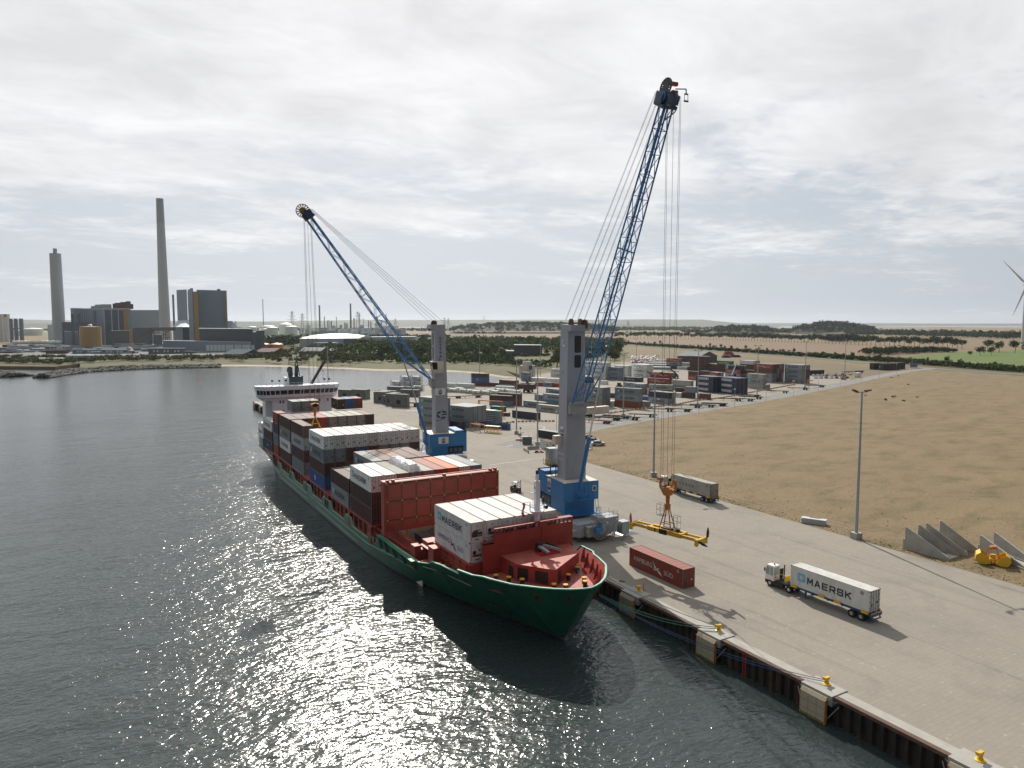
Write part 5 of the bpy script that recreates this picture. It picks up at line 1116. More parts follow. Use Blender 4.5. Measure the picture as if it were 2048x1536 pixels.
# ================================================================ containers on the ship
SC = 1.025; TH_ = 2.9*SC+.03
P2 = -math.pi/2
def bay(y0, x0, ncol, z0, rows, bayname, L=12.19, skip=(), hs=None):
    """rows: list by tier (bottom first) of per-column (colour, logo, kind) ; None leaves a gap"""
    for ti, row in enumerate(rows):
        for ci in range(ncol):
            it = row[ci] if ci < len(row) else None
            if it is None: continue
            col, logo = it[0], it[1]; kind = it[2] if len(it) > 2 else 'dry'; end = it[3] if len(it) > 3 else 'door'; var = it[4] if len(it) > 4 else 0
            x = x0+(ci+.5)*2.52; z = z0+ti*TH_
            tn = {1: 'single tier', 2: ['bottom tier','top tier'], 3: ['bottom tier','middle tier','top tier'], 4: ['bottom tier','second tier','third tier','top tier']}[len(rows)]
            tn = tn if isinstance(tn, str) else tn[ti]
            pos = 'water side' if ci == 0 else f'{ORD[ci]} from water'
            nm = {'reefer': 'refrigerated container'}.get(kind, 'container')
            add_container((x, y0+L*SC/2, z), P2, col, logo, L=L, kind=kind, near=True, end=end, sc=SC, var=var, label=f'{NAMEC[col]} {nm}, {pos}, {tn}, {bayname}', group='containers on the ship')
W_ = lambda v=0: ('white', 'MAERSK', 'reefer', 'unit', v)
bay(89.95, SX-7.56, 6, 4.9, [[('white','HSW','reefer','unit',1)]+[W_(2)]*5, [W_(0), ('white','HSW','reefer','unit',1), W_(2), W_(2), W_(2), W_(2)]], 'white bow stack')
r = lambda c, l='NONE', k='dry': (c, l, k)
WD = ('white','MAERSK','reefer','door')
bay(122.2, SX-11.34, 9, 3.05, [[r('maroon'), r('brown')]+[None]*7, [r('maroon'), r('brown'), r('greyrust')]+[None]*6,
    [WD, WD, r('greyrust'), r('greyblue'), r('greyrust'), r('red'), r('orange'), WD, r('grey')]], 'behind the hatch cover')
bay(135.9, SX-11.34, 9, 3.05, [[r('grey','MAERSK'), None], [r('maroon'), r('grey')]+[None]*7], 'in the low brown-topped stack')
bay(135.9, SX-11.34, 9, 3.05+2*TH_, [[None, None, r('grey','MAERSK'), r('brown2'), r('rust'), r('brown'), r('brown2'), None, None]], 'behind the tarpaulin')
bay(153.6, SX-11.34, 9, 3.05, [[r('blue','ROUND')]+[r('brown')]+[None]*7, [r('maroon'), r('brown','MSC'), r('rust')]+[None]*6,
    [r('greyblue','MAERSK'), r('grey'), r('brown'), r('blue'), r('brown'), r('greyrust'), r('grey'), r('grey'), r('brown','MSC')], [WD]*9], 'wide white-topped block')
bay(171.7, SX-11.34, 2, 3.05, [[r('greyblue','SMALL')], [r('maroon')], [('grey','MAERSK','reefer','door')], [r('brown')]], 'behind the white block')
bay(185.6, SX-11.34, 9, 3.05, [[r('maroon')]+[None]*8, [('white','MAERSK','reefer','door')]+[None]*8, [r('greyrust','MAERSK')]+[r('brown')]*8,
    [r('brown'), r('brown'), r('brown2'), r('red'), r('greyrust'), r('greyrust'), r('greyrust'), r('greyrust'), r('maroon')]], 'row before the bridge')
bay(200.4, SX-11.34, 2, 3.0, [[r('red')], [r('greyblue')], [r('darkblue')], [r('red')]], 'short column aft', L=6.06)
bay(200.4, SX-7.2, 8, 3.0+4*TH_, [[r('grey'), r('grey'), r('greyrust'), None, None, r('brown','MSC'), r('blue'), r('red')]], 'below the bridge', L=6.06)
bay(208.3, SX-11.34, 1, 2.7, [[r('darkblue','MSC')], [r('maroon')], [('white','MAERSK','reefer','door')]], 'aft corner stack')
# containers lying in the open hold
for k, (x, z, lab) in enumerate(((SX-3.2, -1.3, 'brown container roof, upper one inside the open hold'), (SX-6.1, -3.0, 'brown container lying lower inside the open hold at the water side'), (SX-.6, -1.3, 'brown container in the open hold, next to the bow stack side'), (SX+2.0, -1.3, 'brown container deepest under the quay side of the hold'))):
    add_container((x, 112.4, z), P2, 'brown', 'NONE', near=True, label=lab, group='containers in the hold', sc=SC)
# crumpled white cover over the gap in the row behind the hatch cover
def tarp():
    rnd = random.Random(3); mb = MB(); x0, x1 = SX-3.9, SX-1.2; y0, y1 = 122.6, 134.0; zb = 3.05+3*TH_-.3; nx, ny = 8, 22
    P = {}
    for i in range(nx+1):
        for j in range(ny+1):
            e = min(i, nx-i, j, ny-j); h = (0 if e == 0 else (1.0 if e == 1 else 1.5))+rnd.uniform(-.16, .16)
            P[i, j] = (x0+(x1-x0)*i/nx+rnd.uniform(-.1, .1), y0+(y1-y0)*j/ny+rnd.uniform(-.15, .15), zb+h)
    for i in range(nx):
        for j in range(ny): mb.quad(P[i,j], P[i+1,j], P[i+1,j+1], P[i,j+1])
    tag(mb.build('tarpaulin', M_['white']), 'crumpled white tarpaulin over cargo in the row behind the hatch cover', 'tarpaulin')
tarp()
# ================================================================ harbour cranes
def frame_of(d):                      # horizontal forward -> matrix columns (forward, left, up)
    f = Vector((d[0], d[1], 0)).normalized(); l = Vector((-f.y, f.x, 0)); return f, l
def make_crane(idx, cx, cy, fdir, tip, hook, lab, tower_h=39.3, hz=(3.9, 10.0), housedim=(3.6, 8.3, 7.3), tw=(4.2, 3.4, 3.2, 3.2), footz=24.4, footx=2.6, chassis=True, yellow_tip=False):
    t = thing('harbour_crane', lab, 'crane', (cx, cy, 0))
    f, l = frame_of(fdir); O = Vector((cx, cy, 0)); U = Vector((0,0,1))
    if idx == 1: l = -l
    def W(a, b, c): return O + f*a + l*b + U*c
    def B(mb, a0, a1, b0, b1, c0, c1, m=0):
        P = [W(a,b,c) for c in (c0, c1) for a, b in ((a0,b0),(a1,b0),(a1,b1),(a0,b1))]
        mb.add(P, [(3,2,1,0),(4,5,6,7),(0,1,5,4),(1,2,6,5),(2,3,7,6),(3,0,4,7)], m)
    z0, z1 = hz; hf, hr, hw = housedim; hw2 = hw/2
    # machinery house
    mb = MB(); zm = z0+(z1-z0)*.42
    B(mb, -hr+.9, hf, -hw2, hw2, zm, z1); B(mb, -hr+.9, hf-.7, -hw2+.5, hw2-.5, z0, zm); B(mb, -hr, -hr+.9, -hw2+.1, hw2-.1, z0+.8, z1+.7); B(mb, -hr, -hr+3.2, -hw2+.1, hw2-.1, z1+.01, z1+.7)
    for s in (-1, 1):
        for k in range(6): a = -hr+1.6+k*(hr+hf-2)/5; B(mb, a-.03, a+.03, s*hw2-.03, s*hw2+.03, zm+.1, z1-.1)
    for k in range(5): b = -1.4+k*.7; B(mb, hf, hf+.05, b-.04, b+.04, z0+.3, z1-.2)
    bp(mb, 'machinery_house', M_['craneblue'], t)
    mb = MB(); B(mb, -hr+3.3, hf-.05, -hw2+.06, hw2-.06, z1, z1+.03); bp(mb, 'house_roof', M_['roofcream'], t)
    mb = MB()
    for s in (-1, 1): B(mb, -hr+1.0, -hr+5.2, s*(hw2-.48)-.03, s*(hw2-.48)+.03, z0+.5, zm-.15)
    bp(mb, 'louvre_panel', M_['dark'], t)
    mb = MB()
    for s in (-1, 1):
        for k in range(3): B(mb, -hr+1.3+k*1.3, -hr+2.2+k*1.3, s*(hw2-.44)-.02, s*(hw2-.44)+.02, z0+.8, z0+1.9)
    bp(mb, 'louvre', M_['claddark'], t)
    # front: ladder, platform, window
    mb = MB()
    for b in (1.2, 1.65): mb.tube([W(hf+.25, b, z0+.1), W(hf+.25, b, z1-.6)], .035, 4)
    for k in range(16): mb.tube([W(hf+.25, 1.2, z0+.2+k*.33), W(hf+.25, 1.65, z0+.2+k*.33)], .025, 4)
    B(mb, hf, hf+1.3, -1.8, 1.0, zm+.4, zm+.48); mb.rail([W(hf+.05,1.0,zm+.5), W(hf+1.25,1.0,zm+.5), W(hf+1.25,-1.8,zm+.5), W(hf+.05,-1.8,zm+.5)], 1.0, .035, .8)
    B(mb, hf-.7, hf+.9, -hw2-.2, hw2+.2, z0-.05, z0+.06); mb.rail([W(hf+.85,hw2+.1,z0+.06), W(hf+.85,-hw2-.1,z0+.06), W(hf-.6,-hw2-.1,z0+.06)], 1.0, .035, .9)
    for b in (-hw2+.1, -hw2+.7): mb.tube([W(hf+.6, b, z0), W(hf-.05, b, zm)], .05, 4)
    bp(mb, 'platform', M_['craneblue'], t)
    mb = MB(); B(mb, hf, hf+.05, -hw2+.5, -hw2+1.3, z1-1.9, z1-.9, 0); B(mb, hf+.05, hf+.07, -hw2+.65, -hw2+1.15, z1-1.75, z1-1.05, 1); bp(mb, 'window', [M_['white'], M_['glass']], t)
    # harbour emblem boards
    def emblem(o, ax, s, wide=False):
        m_ = MB(); ay = U; n = ax.cross(ay); 
        if wide: put_poly(m_, [(-s*.95,-s*.6),(s*.95,-s*.6),(s*.95,s*.6),(-s*.95,s*.6)], o, ax, ay, 0)
        else: put_poly(m_, [(-s*.42,-s*.25),(-s*.25,-s*.62),(0,-s*.75),(s*.25,-s*.62),(s*.42,-s*.25),(s*.42,s*.75),(-s*.42,s*.75)], o, ax, ay, 0)
        q = s*(.82 if wide else .95); o2 = o+n*.012
        for k in range(5): h = q*(.36, .45, .62, .45, .36)[k]; x = (k-2)*q*.17; put_poly(m_, [(x-q*.055,-q*.12),(x+q*.055,-q*.12),(x+q*.055,h),(x-q*.055,h)], o2, ax, ay, 1)
        P = [(q*.45*math.cos(R(a)), -q*.2+q*.42*math.sin(R(a))) for a in range(180, 361, 20)]; put_poly(m_, P, o2, ax, ay, 1)
        return bp(m_, 'emblem_board', [M_['white'], M_['navyink']], t)
    for s in (-1, 1):
        ax = f*(s) ; ax = f if s < 0 else -f
        # reading direction on the side whose outward normal is l*s : n = ax x up
        ax = ax if (ax.cross(U)).dot(l*s) > 0 else -ax
        emblem(W(-hr+ (5.6 if idx == 1 else 6.6), s*(hw2+.04), z1-1.6 if idx == 1 else z1-1.75), ax, 1.7 if idx == 1 else 1.5, idx == 2)
    # tower: tapered, open slots near the top on the front
    wb, wt, db, dt = tw; tz = z1+.02; ta = 1.2
    def sect(z):
        k = (z-tz)/(tower_h-tz); return (wb+(wt-wb)*k)/2, (db+(dt-db)*k)
    mb = MB(); zs = [tz, tz+(footz-tz)*.5, footz-1.6, footz+1.0, tower_h-1.2]
    for za, zb in zip(zs[:-1], zs[1:]):
        ha, da = sect(za); hb_, d2 = sect(zb); fa = ta
        A = [W(fa-da,-ha,za), W(fa,-ha,za), W(fa,ha,za), W(fa-da,ha,za)]; Bq = [W(fa-d2,-hb_,zb), W(fa,-hb_,zb), W(fa,hb_,zb), W(fa-d2,hb_,zb)]
        for k in range(4): mb.quad(A[k], A[(k+1) % 4], Bq[(k+1) % 4], Bq[k])
    ht, dt_ = sect(tower_h-1.2); fa = ta; zt = tower_h-1.2
    P = [W(fa-dt_,0,zt), W(fa+.0,0,zt), W(fa+1.1,0,zt+.1), W(fa+1.1,0,tower_h), W(fa-dt_,0,tower_h+.1)]
    mb.extr([p-l*ht for p in P], l*(2*ht)); B(mb, fa-.2, fa+1.15, -ht*.95, ht*.95, tower_h-1.1, tower_h+.05)
    B(mb, fa-.1, fa+.7, -ht*.7, ht*.7, footz-2.4, footz-.2)
    bp(mb, 'tower', M_['cranegrey'], t)
    mb = MB(); 
    def slot(a0, a1, za, zb):
        n_ = 10; Pq = []
        for k in range(n_): a = R(90+k*360/n_); Pq.append((math.cos(a), math.sin(a)))
        hh = sect((za+zb)/2)[0]; o = W(fa+.02, 0, 0); P = []
        for sx_, sz_, cxx, czz in ((1,1,a1-.3,zb-.3),(-1,1,a0+.3,zb-.3),(-1,-1,a0+.3,za+.3),(1,-1,a1-.3,za+.3)):
            base_ = {(1,1):0,(-1,1):90,(-1,-1):180,(1,-1):270}[(sx_,sz_)]
            for k in range(4): a = R(base_+30*k); P.append(o+l*(-(cxx+.3*math.cos(a)))+U*(czz+.3*math.sin(a)))
        mb.poly(P)
    if idx == 1: slot(-.45, .95, tower_h-5.2, tower_h-2.0); slot(-.45, .95, tower_h-8.0, tower_h-5.6)
    else: slot(-.5, .5, tower_h-5.6, tower_h-2.2); slot(-.5, .5, tower_h-9.4, tower_h-6.0); slot(-.5, .5, tower_h-12.0, tower_h-9.8)
    bp(mb, 'tower_opening', M_['dark'], t)
    mb = MB(); B(mb, fa, fa+1.0, -ht*1.0, ht*1.0, footz-1.9, footz-.3); mb.cyl(W(fa+.8,-ht*1.0,footz), W(fa+.8,ht*1.0,footz), .35, .35, 10)
    bp(mb, 'boom_bearing', M_['chassisgrey'], t)
    mb = MB()
    for b in (-ht*.55, ht*.55) if idx == 1 else (-ht*.2,):
        mb.cyl(W(fa-.4,b-.15,tower_h+.35), W(fa-.4,b+.15,tower_h+.35), .85, .85, 18)
    mb.cyl(W(fa+.6,-ht*.9,tower_h+.1), W(fa+.6,-ht*.7,tower_h+.1), .95, .95, 18) if idx == 1 else mb.cyl(W(fa+.4,-ht-.1,tower_h-.7), W(fa+.4,-ht+.1,tower_h-.7), .8, .8, 18)
    bp(mb, 'rope_sheave', M_['rustbrown'], t)
    # lettering on the tower sides
    mb = MB(); sgn = (1, -1)
    for s in sgn:
        ax = -f if ((-f).cross(U)).dot(l*s) > 0 else f; n = l*s
        if idx == 2:
            for k, ch in enumerate('GOTTWALD'):
                z = tower_h-4.0-k*.98; h_, d_ = sect(z); o = W(fa-d_*.5, s*(h_+.05), z)-ax*.36; put_text(mb, ch, o, ax, U, .72, .74, 0, .03)
            z = z1+5.0; h_, d_ = sect(z); o = W(fa-d_*.5, s*(h_+.05), z)
            P = [(1.35*math.cos(R(a)), .95*math.sin(R(a))) for a in range(0, 360, 15)]
            for a in range(30, 330, 75):
                Q = [(1.55*math.cos(R(b)), 1.1*math.sin(R(b))) for b in range(a, a+61, 15)]+[(.95*math.cos(R(b)), .62*math.sin(R(b))) for b in range(a+60, a-1, -15)]
                put_poly(mb, Q, o, ax, U, 0)
            put_poly(mb, [(-.1,-.18),(1.5,-.05),(1.3,.25),(-.1,.12)], o, ax, U, 0); put_poly(mb, [(-1.7,-1.75),(1.2,-1.15),(1.25,-1.05),(-1.7,-1.6)], o, ax, U, 0)
        else:
            z = tower_h-3.3; h_, d_ = sect(z); o = W(fa-d_*.55, s*(h_+.05), z)
            Q = [(.62*math.cos(R(b)), .8*math.sin(R(b))) for b in range(110, 331, 20)]+[(.38*math.cos(R(b)), .52*math.sin(R(b))) for b in range(330, 109, -20)]; put_poly(mb, Q, o, ax, U, 1)
            z = tower_h-9.2; h_, d_ = sect(z); put_text(mb, '4', W(fa-d_*.55, s*(h_+.05), z)-ax*.2, ax, U, .35, .6, 0)
            z = z1+4.6; h_, d_ = sect(z); put_text(mb, 'KONECRANES', W(fa-d_*.55, s*(h_+.05), z)-ax*1.2, ax, U, 2.4, .4, 1, .02); put_text(mb, 'GOTTWALD', W(fa-d_*.55, s*(h_+.05), z-1)-ax*.9, ax, U, 1.8, .35, 1, .02)
    bp(mb, 'tower_lettering', [M_['navyink'], M_['white']], t)
    for s in (-1, 1):
        ax = f if (f.cross(U)).dot(l*s) > 0 else -f
        z = 19.0 if idx == 1 else 21.2; h_, d_ = sect(z); emblem(W(fa-d_*(.5 if idx == 1 else .4), s*(h_+.06), z), ax, 1.35 if idx == 1 else 1.5, idx == 2)
    # operator cabin high on the tower
    mb = MB(); sd = -1 if idx == 1 else 1; zc = footz+2.6; h_, d_ = sect(zc)
    if idx == 1: a0, a1, b0, b1 = -2.4, .9, -1, 1; c = W(-1.6, sd*(h_+1.5), zc)
    else: c = W(.9, sd*(h_+.35), zc)
    def CB(a0, a1, b0, b1, c0, c1, m=0, sl=0):
        P = []
        for cc_ in (c0, c1):
            for a, b in ((a0,b0),(a1,b0),(a1,b1),(a0,b1)): P.append(c+f*(a+(sl if (a == a1 and cc_ == c1) else 0))+l*b+U*cc_)
        mb.add(P, [(3,2,1,0),(4,5,6,7),(0,1,5,4),(1,2,6,5),(2,3,7,6),(3,0,4,7)], m)
    CB(-1.7, 1.2, -1.1, 1.1, -.9, 2.3, 0, .5); 
    bp(mb, 'operator_cabin', M_['cream'], t)
    mb = MB()
    for b in (-1.12, 1.12):
        q = [c+f*x+l*b+U*z for x, z in ((.0,.1),(1.25,.1),(1.62,2.0),(.1,2.0))]; mb.poly(q if b > 0 else q[::-1]); mb.poly(list(reversed(q)) if b > 0 else q)
    q = [c+f*1.24+l*-.95+U*-.3, c+f*1.24+l*.95+U*-.3, c+f*1.66+l*.95+U*2.1, c+f*1.66+l*-.95+U*2.1]; q = [p+f*.03 for p in q]; mb.poly(q); bp(mb, 'cabin_window', M_['glass'], t)
    mb = MB(); P = [c+f*a+l*b+U*(-.95) for a, b in ((-2.2,-1.5),(1.6,-1.5),(1.6,1.5),(-2.2,1.5))]; mb.extr(P, (0,0,.08)); mb.rail([P[0]+U*.1,P[1]+U*.1,P[2]+U*.1,P[3]+U*.1], 1.0, .03, 1.0); mb.tube([P[0], W(-1.2, sd*h_*.9, zc-2.4)], .1, 5); mb.tube([P[1], W(.8, sd*h_*.9, zc-2.4)], .1, 5)
    bp(mb, 'cabin_platform', M_['cranegrey'], t)
    if idx == 1:
        mb = MB(); B(mb, -5.0, -3.2, 1.6, 3.4, 12.2, 15.4, 0); B(mb, -5.6, -1.8, 1.2, 3.6, 12.0, 12.15, 1); mb.rail([W(-5.6,3.6,12.15), W(-1.8,3.6,12.15)], 1.1, .05, .8, 2); mb.tube([W(-4.8,2.4,10.0), W(-4.8,2.4,12.0)], .12, 6, 1); mb.tube([W(-2.4,2.4,10.0), W(-2.4,2.4,12.0)], .12, 6, 1)
        bp(mb, 'service_platform', [M_['chassisgrey'], M_['dark'], M_['yellow']], t)
        mb = MB(); B(mb, -1.6, -.4, 2.0, 3.6, 16.6, 18.3, 0); bp(mb, 'exhaust_box', M_['cream'], t)
    # boom: four chords with lacing
    tipv = Vector(tip); foot = W(ta+.9, 0, footz); ax = (tipv-foot); Lb = ax.length; ax.normalize(); nrm = l.cross(ax).normalized()
    if nrm.z > 0: nrm = -nrm           # nrm points below the boom
    hwid = lambda s: 1.35-.6*max(0, (s-.1))/.9 if s > .0 else 1.35
    def dep(s): return 2.7*s/.16 if s < .16 else 2.7-1.3*(s-.16)/.84
    def bpnt(s, side, low): return foot+ax*(Lb*.955*s)+l*(side*hwid(s))+nrm*(dep(s) if low else 0)
    mb = MB(); r = .135
    for side in (-1, 1):
        mb.tube([bpnt(0, side, False), bpnt(.16, side, False), bpnt(.58, side, False), bpnt(1, side, False)], r, 8)
        mb.tube([bpnt(0, side, False), bpnt(.16, side, True), bpnt(.58, side, True), bpnt(1, side, True)], r, 8)
    bp(mb, 'boom_chord', M_['boomblue'], t)
    mb = MB(); n = 15; S = [.035+(.965*k/n) for k in range(n+1)]; r2 = .06
    for k in range(n):
        s0, s1 = S[k], S[k+1]; fl_ = k % 2 == 0
        for side in (-1, 1): mb.tube([bpnt(s0, side, fl_), bpnt(s1, side, not fl_)], r2, 5)
        for low in (False, True): mb.tube([bpnt(s0, 1 if fl_ else -1, low), bpnt(s1, -1 if fl_ else 1, low)], r2, 5)
        for low in (False, True): mb.tube([bpnt(s1, -1, low), bpnt(s1, 1, low)], r2, 5)
        if k % 2: 
            for side in (-1, 1): mb.tube([bpnt(s1, side, False), bpnt(s1, side, True)], r2, 5)
    for sd_ in (-1, 1): mb.tube([bpnt(.58, sd_, False), bpnt(.58, -sd_, True)], .12, 5)
    bp(mb, 'boom_lacing', M_['boomblue'], t)
    mb = MB(); mb.tube([bpnt(.02, -.3, False)+nrm*.3, bpnt(1, -.3, False)+nrm*.3], .09, 5); mb.tube([bpnt(.02, .2, False)+nrm*.3, bpnt(1, .2, False)+nrm*.3], .05, 5); bp(mb, 'boom_walkway', M_['boomblue'], t)
    # boom head
    hd = foot+ax*(Lb*.955); mb = MB(); k_ = .72 if idx == 1 else .62; V0 = len(mb.v)
    for side in (-1, 1):
        P = [hd-ax*.3-nrm*.7, hd-ax*.3+nrm*1.7, hd+ax*1.3+nrm*1.9, hd+ax*2.1+nrm*.9, hd+ax*1.7-nrm*.8]
        mb.extr([p+l*(side*.75-.1) for p in P], l*.2)
    P = [hd-ax*.3-nrm*.8, hd-ax*.3+nrm*1.7, hd+ax*.2+nrm*1.7, hd+ax*.2-nrm*.8]; mb.extr([p-l*1.3 for p in P], l*2.6)
    for side in (-1, 1): mb.extr([p+l*(side*1.45-.1) for p in [hd-ax*.1-nrm*.5, hd+ax*.3+nrm*1.3, hd+ax*1.6+nrm*1.3, hd+ax*1.7-nrm*.5]], l*.2)
    bp(mb, 'boom_head', mat('headblue%d' % idx, (.02,.055,.12), .5, var=.2), t)
    mb = MB(); wr = 1.35 if idx == 1 else 1.75; wc = hd+ax*(2.3 if idx == 1 else 2.2)+(l*.2)+nrm*(-.5 if idx == 1 else .9); waxis = (l+ax*.15).normalized() if idx == 1 else l
    e1 = ax; e2 = waxis.cross(e1).normalized(); e1 = e2.cross(waxis)
    N_ = 14 if idx == 2 else 20
    for k in range(N_):
        a0 = 2*math.pi*k/N_; a1 = 2*math.pi*(k+1)/N_; am = (a0+a1)/2
        for r0, r1 in ((wr*.9, wr), (.05, wr*.5)):
            q = [wc+e1*(math.cos(a)*rr)+e2*(math.sin(a)*rr) for a, rr in ((a0,r0),(a0,r1),(a1,r1),(a1,r0))]; mb.extr([p-waxis*.1 for p in q], waxis*.2)
        sp = .8 if idx == 1 else .75
        q = [wc+e1*(math.cos(a)*rr)+e2*(math.sin(a)*rr) for a, rr in ((am-.11,wr*.3),(am-.11,wr*.95),(am+.11,wr*.95),(am+.11,wr*.3))]; mb.extr([p-waxis*.08 for p in q], waxis*.16)
    bp(mb, 'cable_reel', mat('reelgold', (.30,.16,.03), .6) if yellow_tip else mat('reeldark', (.05,.05,.055), .6), t)
    mb = MB()
    for b in ((-1.3, 1.3) if idx == 1 else (-.5,)): mb.cyl(hd+ax*1.1+nrm*.6+l*(b*.85-.15), hd+ax*1.1+nrm*.6+l*(b*.85+.15), .8, .8, 18)
    bp(mb, 'head_sheave', M_['boomblue'], t)
    mb = MB(); mb.tube([hd+ax*2.3-l*1.2, hd+ax*2.5-l*3.0, hd+ax*2.3-l*3.1+U*-.5], .09, 5); q = hd+ax*2.3-l*3.1-U*.5
    for sx_ in (-.3, .3): mb.tube([q+l*sx_, q+l*sx_-U*1.0], .05, 4)
    mb.tube([q-l*.3, q+l*.3], .12, 5); mb.tube([q-l*.35-U*1, q+l*.35-U*1], .14, 5)
    mb.tube([hd-ax*2.2-l*.9, hd-ax*.9-l*2.2, hd-ax*.4-l*2.3], .1, 5)
    bp(mb, 'head_lamp', M_['black'], t)
    if idx == 1:
        mb = MB(); q = wc-l*1.0-U*.6; 
        for dz in (0, 1.2): mb.beam(q+U*dz, q-l*1.0+U*dz, .5, .5)
        bp(mb, 'red_housing', M_['red'], t)
    # luffing cylinder
    mb = MB(); cyb = W(hf-.4, .35 if idx == 1 else .3, zm+1.6); cyt = (bpnt(.16, -.9, True)); mid = cyb.lerp(cyt, .47)
    mb.cyl(cyb, mid, .38, .38, 12, 0); bp(mb, 'luffing_cylinder', M_['craneblue'], t)
    mb = MB(); mb.cyl(mid, cyt, .17, .17, 10); bp(mb, 'cylinder_rod', M_['chrome'], t)
    # ropes
    mb = MB(); tops = [W(ta+a_, b, tower_h+.9) for a_, b in ((.9,-1.1), (-.3,-.35), (-1.3,.35), (-2.4,1.1))]; hs = [hd+ax*1.4-nrm*1.0+l*b for b in (-1.3, -.5, .5, 1.3)]
    for a, b in zip(tops, hs):
        for dd in (-.07, .07): mb.tube([a+l*dd, b+l*dd], .028, 4)
    hk = Vector(hook); hs2 = [hd+ax*1.8+nrm*1.5+l*b for b in (-1.5, -1.3, .0, 1.3, 1.5)]
    offs = [(-1.05,-.35),(-.95,.35),(0,0),(.95,-.35),(1.05,.35)] if idx == 1 else [(0,1.3),(.2,1.0),(0,0),(-.2,-1.0),(0,-1.3)]
    for a, (bx, by) in zip(hs2, offs):
        q = hk+l*bx+f*by; mb.tube([Vector((q.x+ (a.x-q.x)*.35, q.y+(a.y-q.y)*.35, a.z)), q], .032 if idx == 1 else .038, 4)
    bp(mb, 'hoist_rope', M_['ropegrey'], t)
    return t, W, B, f, l
c1, W1, B1, f1, l1 = make_crane(1, 77.3, 110.6, (73.4-77.3, 80.6-110.6), (73.2, 81.0, 74.0), (74.6, 81.4, 15.2), 'nearer harbour crane with a steep blue lattice boom and grey tower', footz=24.6, tw=(4.4, 3.5, 3.5, 3.2))
c2, W2, B2, f2, l2 = make_crane(2, 79.2, 177.8, (46.3-79.2, 182.5-177.8), (45.6, 182.6, 68.4), (46.8, 182.3, 20.0), 'farther harbour crane with a low slanting blue boom and GOTTWALD tower', hz=(3.9, 9.9), housedim=(3.4, 7.0, 7.6), footz=24.6, tw=(3.9, 3.3, 3.7, 2.9), yellow_tip=True)
def chassis(t, cx, cy, idx):
    mb = MB(); x0, x1, y0, y1 = cx-3.6, cx+4.6, cy-9.2, cy+9.2
    mb.box(x0, x1, y0+1.2, y1, 1.5, 3.3); mb.box(x0+1.6, x1-1.4, y0, y0+2, 1.1, 2.9); mb.cyl((cx,cy,3.3), (cx,cy,3.9), 2.6, 2.4, 24); mb.box(x1-3.4, x1+.6, y0+.6, y0+3.6, 1.2, 4.0); mb.box(x0-.1, x0+1.4, y0+1.0, y0+3.0, 1.0, 2.8)
    bp(mb, 'chassis', M_['chassisgrey'], t)
    for (sx_, yy) in ((-1, y0+1.6), (1, y0+1.6), (-1, y1-1.6), (1, y1-1.6)):
        mb = MB(); xe = cx+.5+sx_*7.6; mb.box(min(cx, xe), max(cx, xe), yy-.55, yy+.55, 1.3, 2.4); mb.cyl((xe-sx_*.4,yy,.4), (xe-sx_*.4,yy,2.3), .25, .25, 10)
        bp(mb, 'outrigger_beam', M_['chassisgrey'], t)
        mb = MB(); P = [(xe-2.6+sx_*.2,yy-1.5,.03),(xe+2.2+sx_*.2,yy-1.5,.03),(xe+1.0,yy-1.2,.42),(xe-.9,yy-1.2,.42)] if True else 0
        mb.add([(xe-1.9,yy-1.4,.02),(xe+1.9,yy-1.4,.02),(xe+1.9,yy+1.4,.02),(xe-1.9,yy+1.4,.02),(xe-.6,yy-.6,.5),(xe+.6,yy-.6,.5),(xe+.6,yy+.6,.5),(xe-.6,yy+.6,.5)], [(3,2,1,0),(4,5,6,7),(0,1,5,4),(1,2,6,5),(2,3,7,6),(3,0,4,7)])
        bp(mb, 'support_pad', M_['steel'], t)
    mb = MB()
    for s_ in (x0+.2, x1-.8):
        for k in range(7): mb.cyl((s_,y0+4+k*1.9,.62), (s_+.6,y0+4+k*1.9,.62), .62, .62, 14)
    bp(mb, 'tyre', M_['tyre'], t)
    mb = MB(); dc = Vector((cx+.5, y0-.25, 2.5)); n_ = 26
    for k in range(n_):
        a = 2*math.pi*k/n_; e = Vector((math.cos(a), 0, math.sin(a))); mb.beam(dc+e*.85, dc+e*2.0, .10, .16)
        a2 = a+2*math.pi/n_; e2_ = Vector((math.cos(a2), 0, math.sin(a2))); mb.beam(dc+e*2.0, dc+e2_*2.0, .12, .12); mb.beam(dc+e*.9, dc+e2_*.9, .12, .12, 1)
    mb.cyl(dc-Vector((0,.3,0)), dc+Vector((0,.3,0)), .9, .9, 18, 0)
    bp(mb, 'cable_drum', [M_['steel'], M_['rustbrown']], t)
    mb = MB(); mb.box(dc.x-1.5, dc.x-.2, dc.y-1.0, dc.y-.2, 2.1, 2.9); mb.box(dc.x-.5, dc.x-.1, dc.y-.7, dc.y-.2, 2.9, 3.8); bp(mb, 'drum_motor', M_['craneblue'], t)
    mb = MB(); a = Vector((cx+3.0, y0-.3, .3)); b = Vector((cx+4.2, y0-.1, 3.9)); 
    for off in (0, .6): mb.beam(a+Vector((0,-off,0)), b+Vector((0,-off,0)), .05, .2)
    for k in range(12): q = a.lerp(b, (k+.5)/12); mb.box(q.x-.12, q.x+.12, q.y-.6, q.y, q.z, q.z+.04)
    mb.rail([a+Vector((0,-.6,0)), b+Vector((0,-.6,0))], 1.0, .025, .9)
    bp(mb, 'stair', M_['galv'], t)
    mb = MB(); px_, py_ = cx+6.3, y0+.4; mb.box(px_-.9, px_+.7, py_-.8, py_+.8, .7, .85, 0); mb.box(px_-.9, px_+.7, py_-.8, py_+.8, 2.9, 3.0, 0)
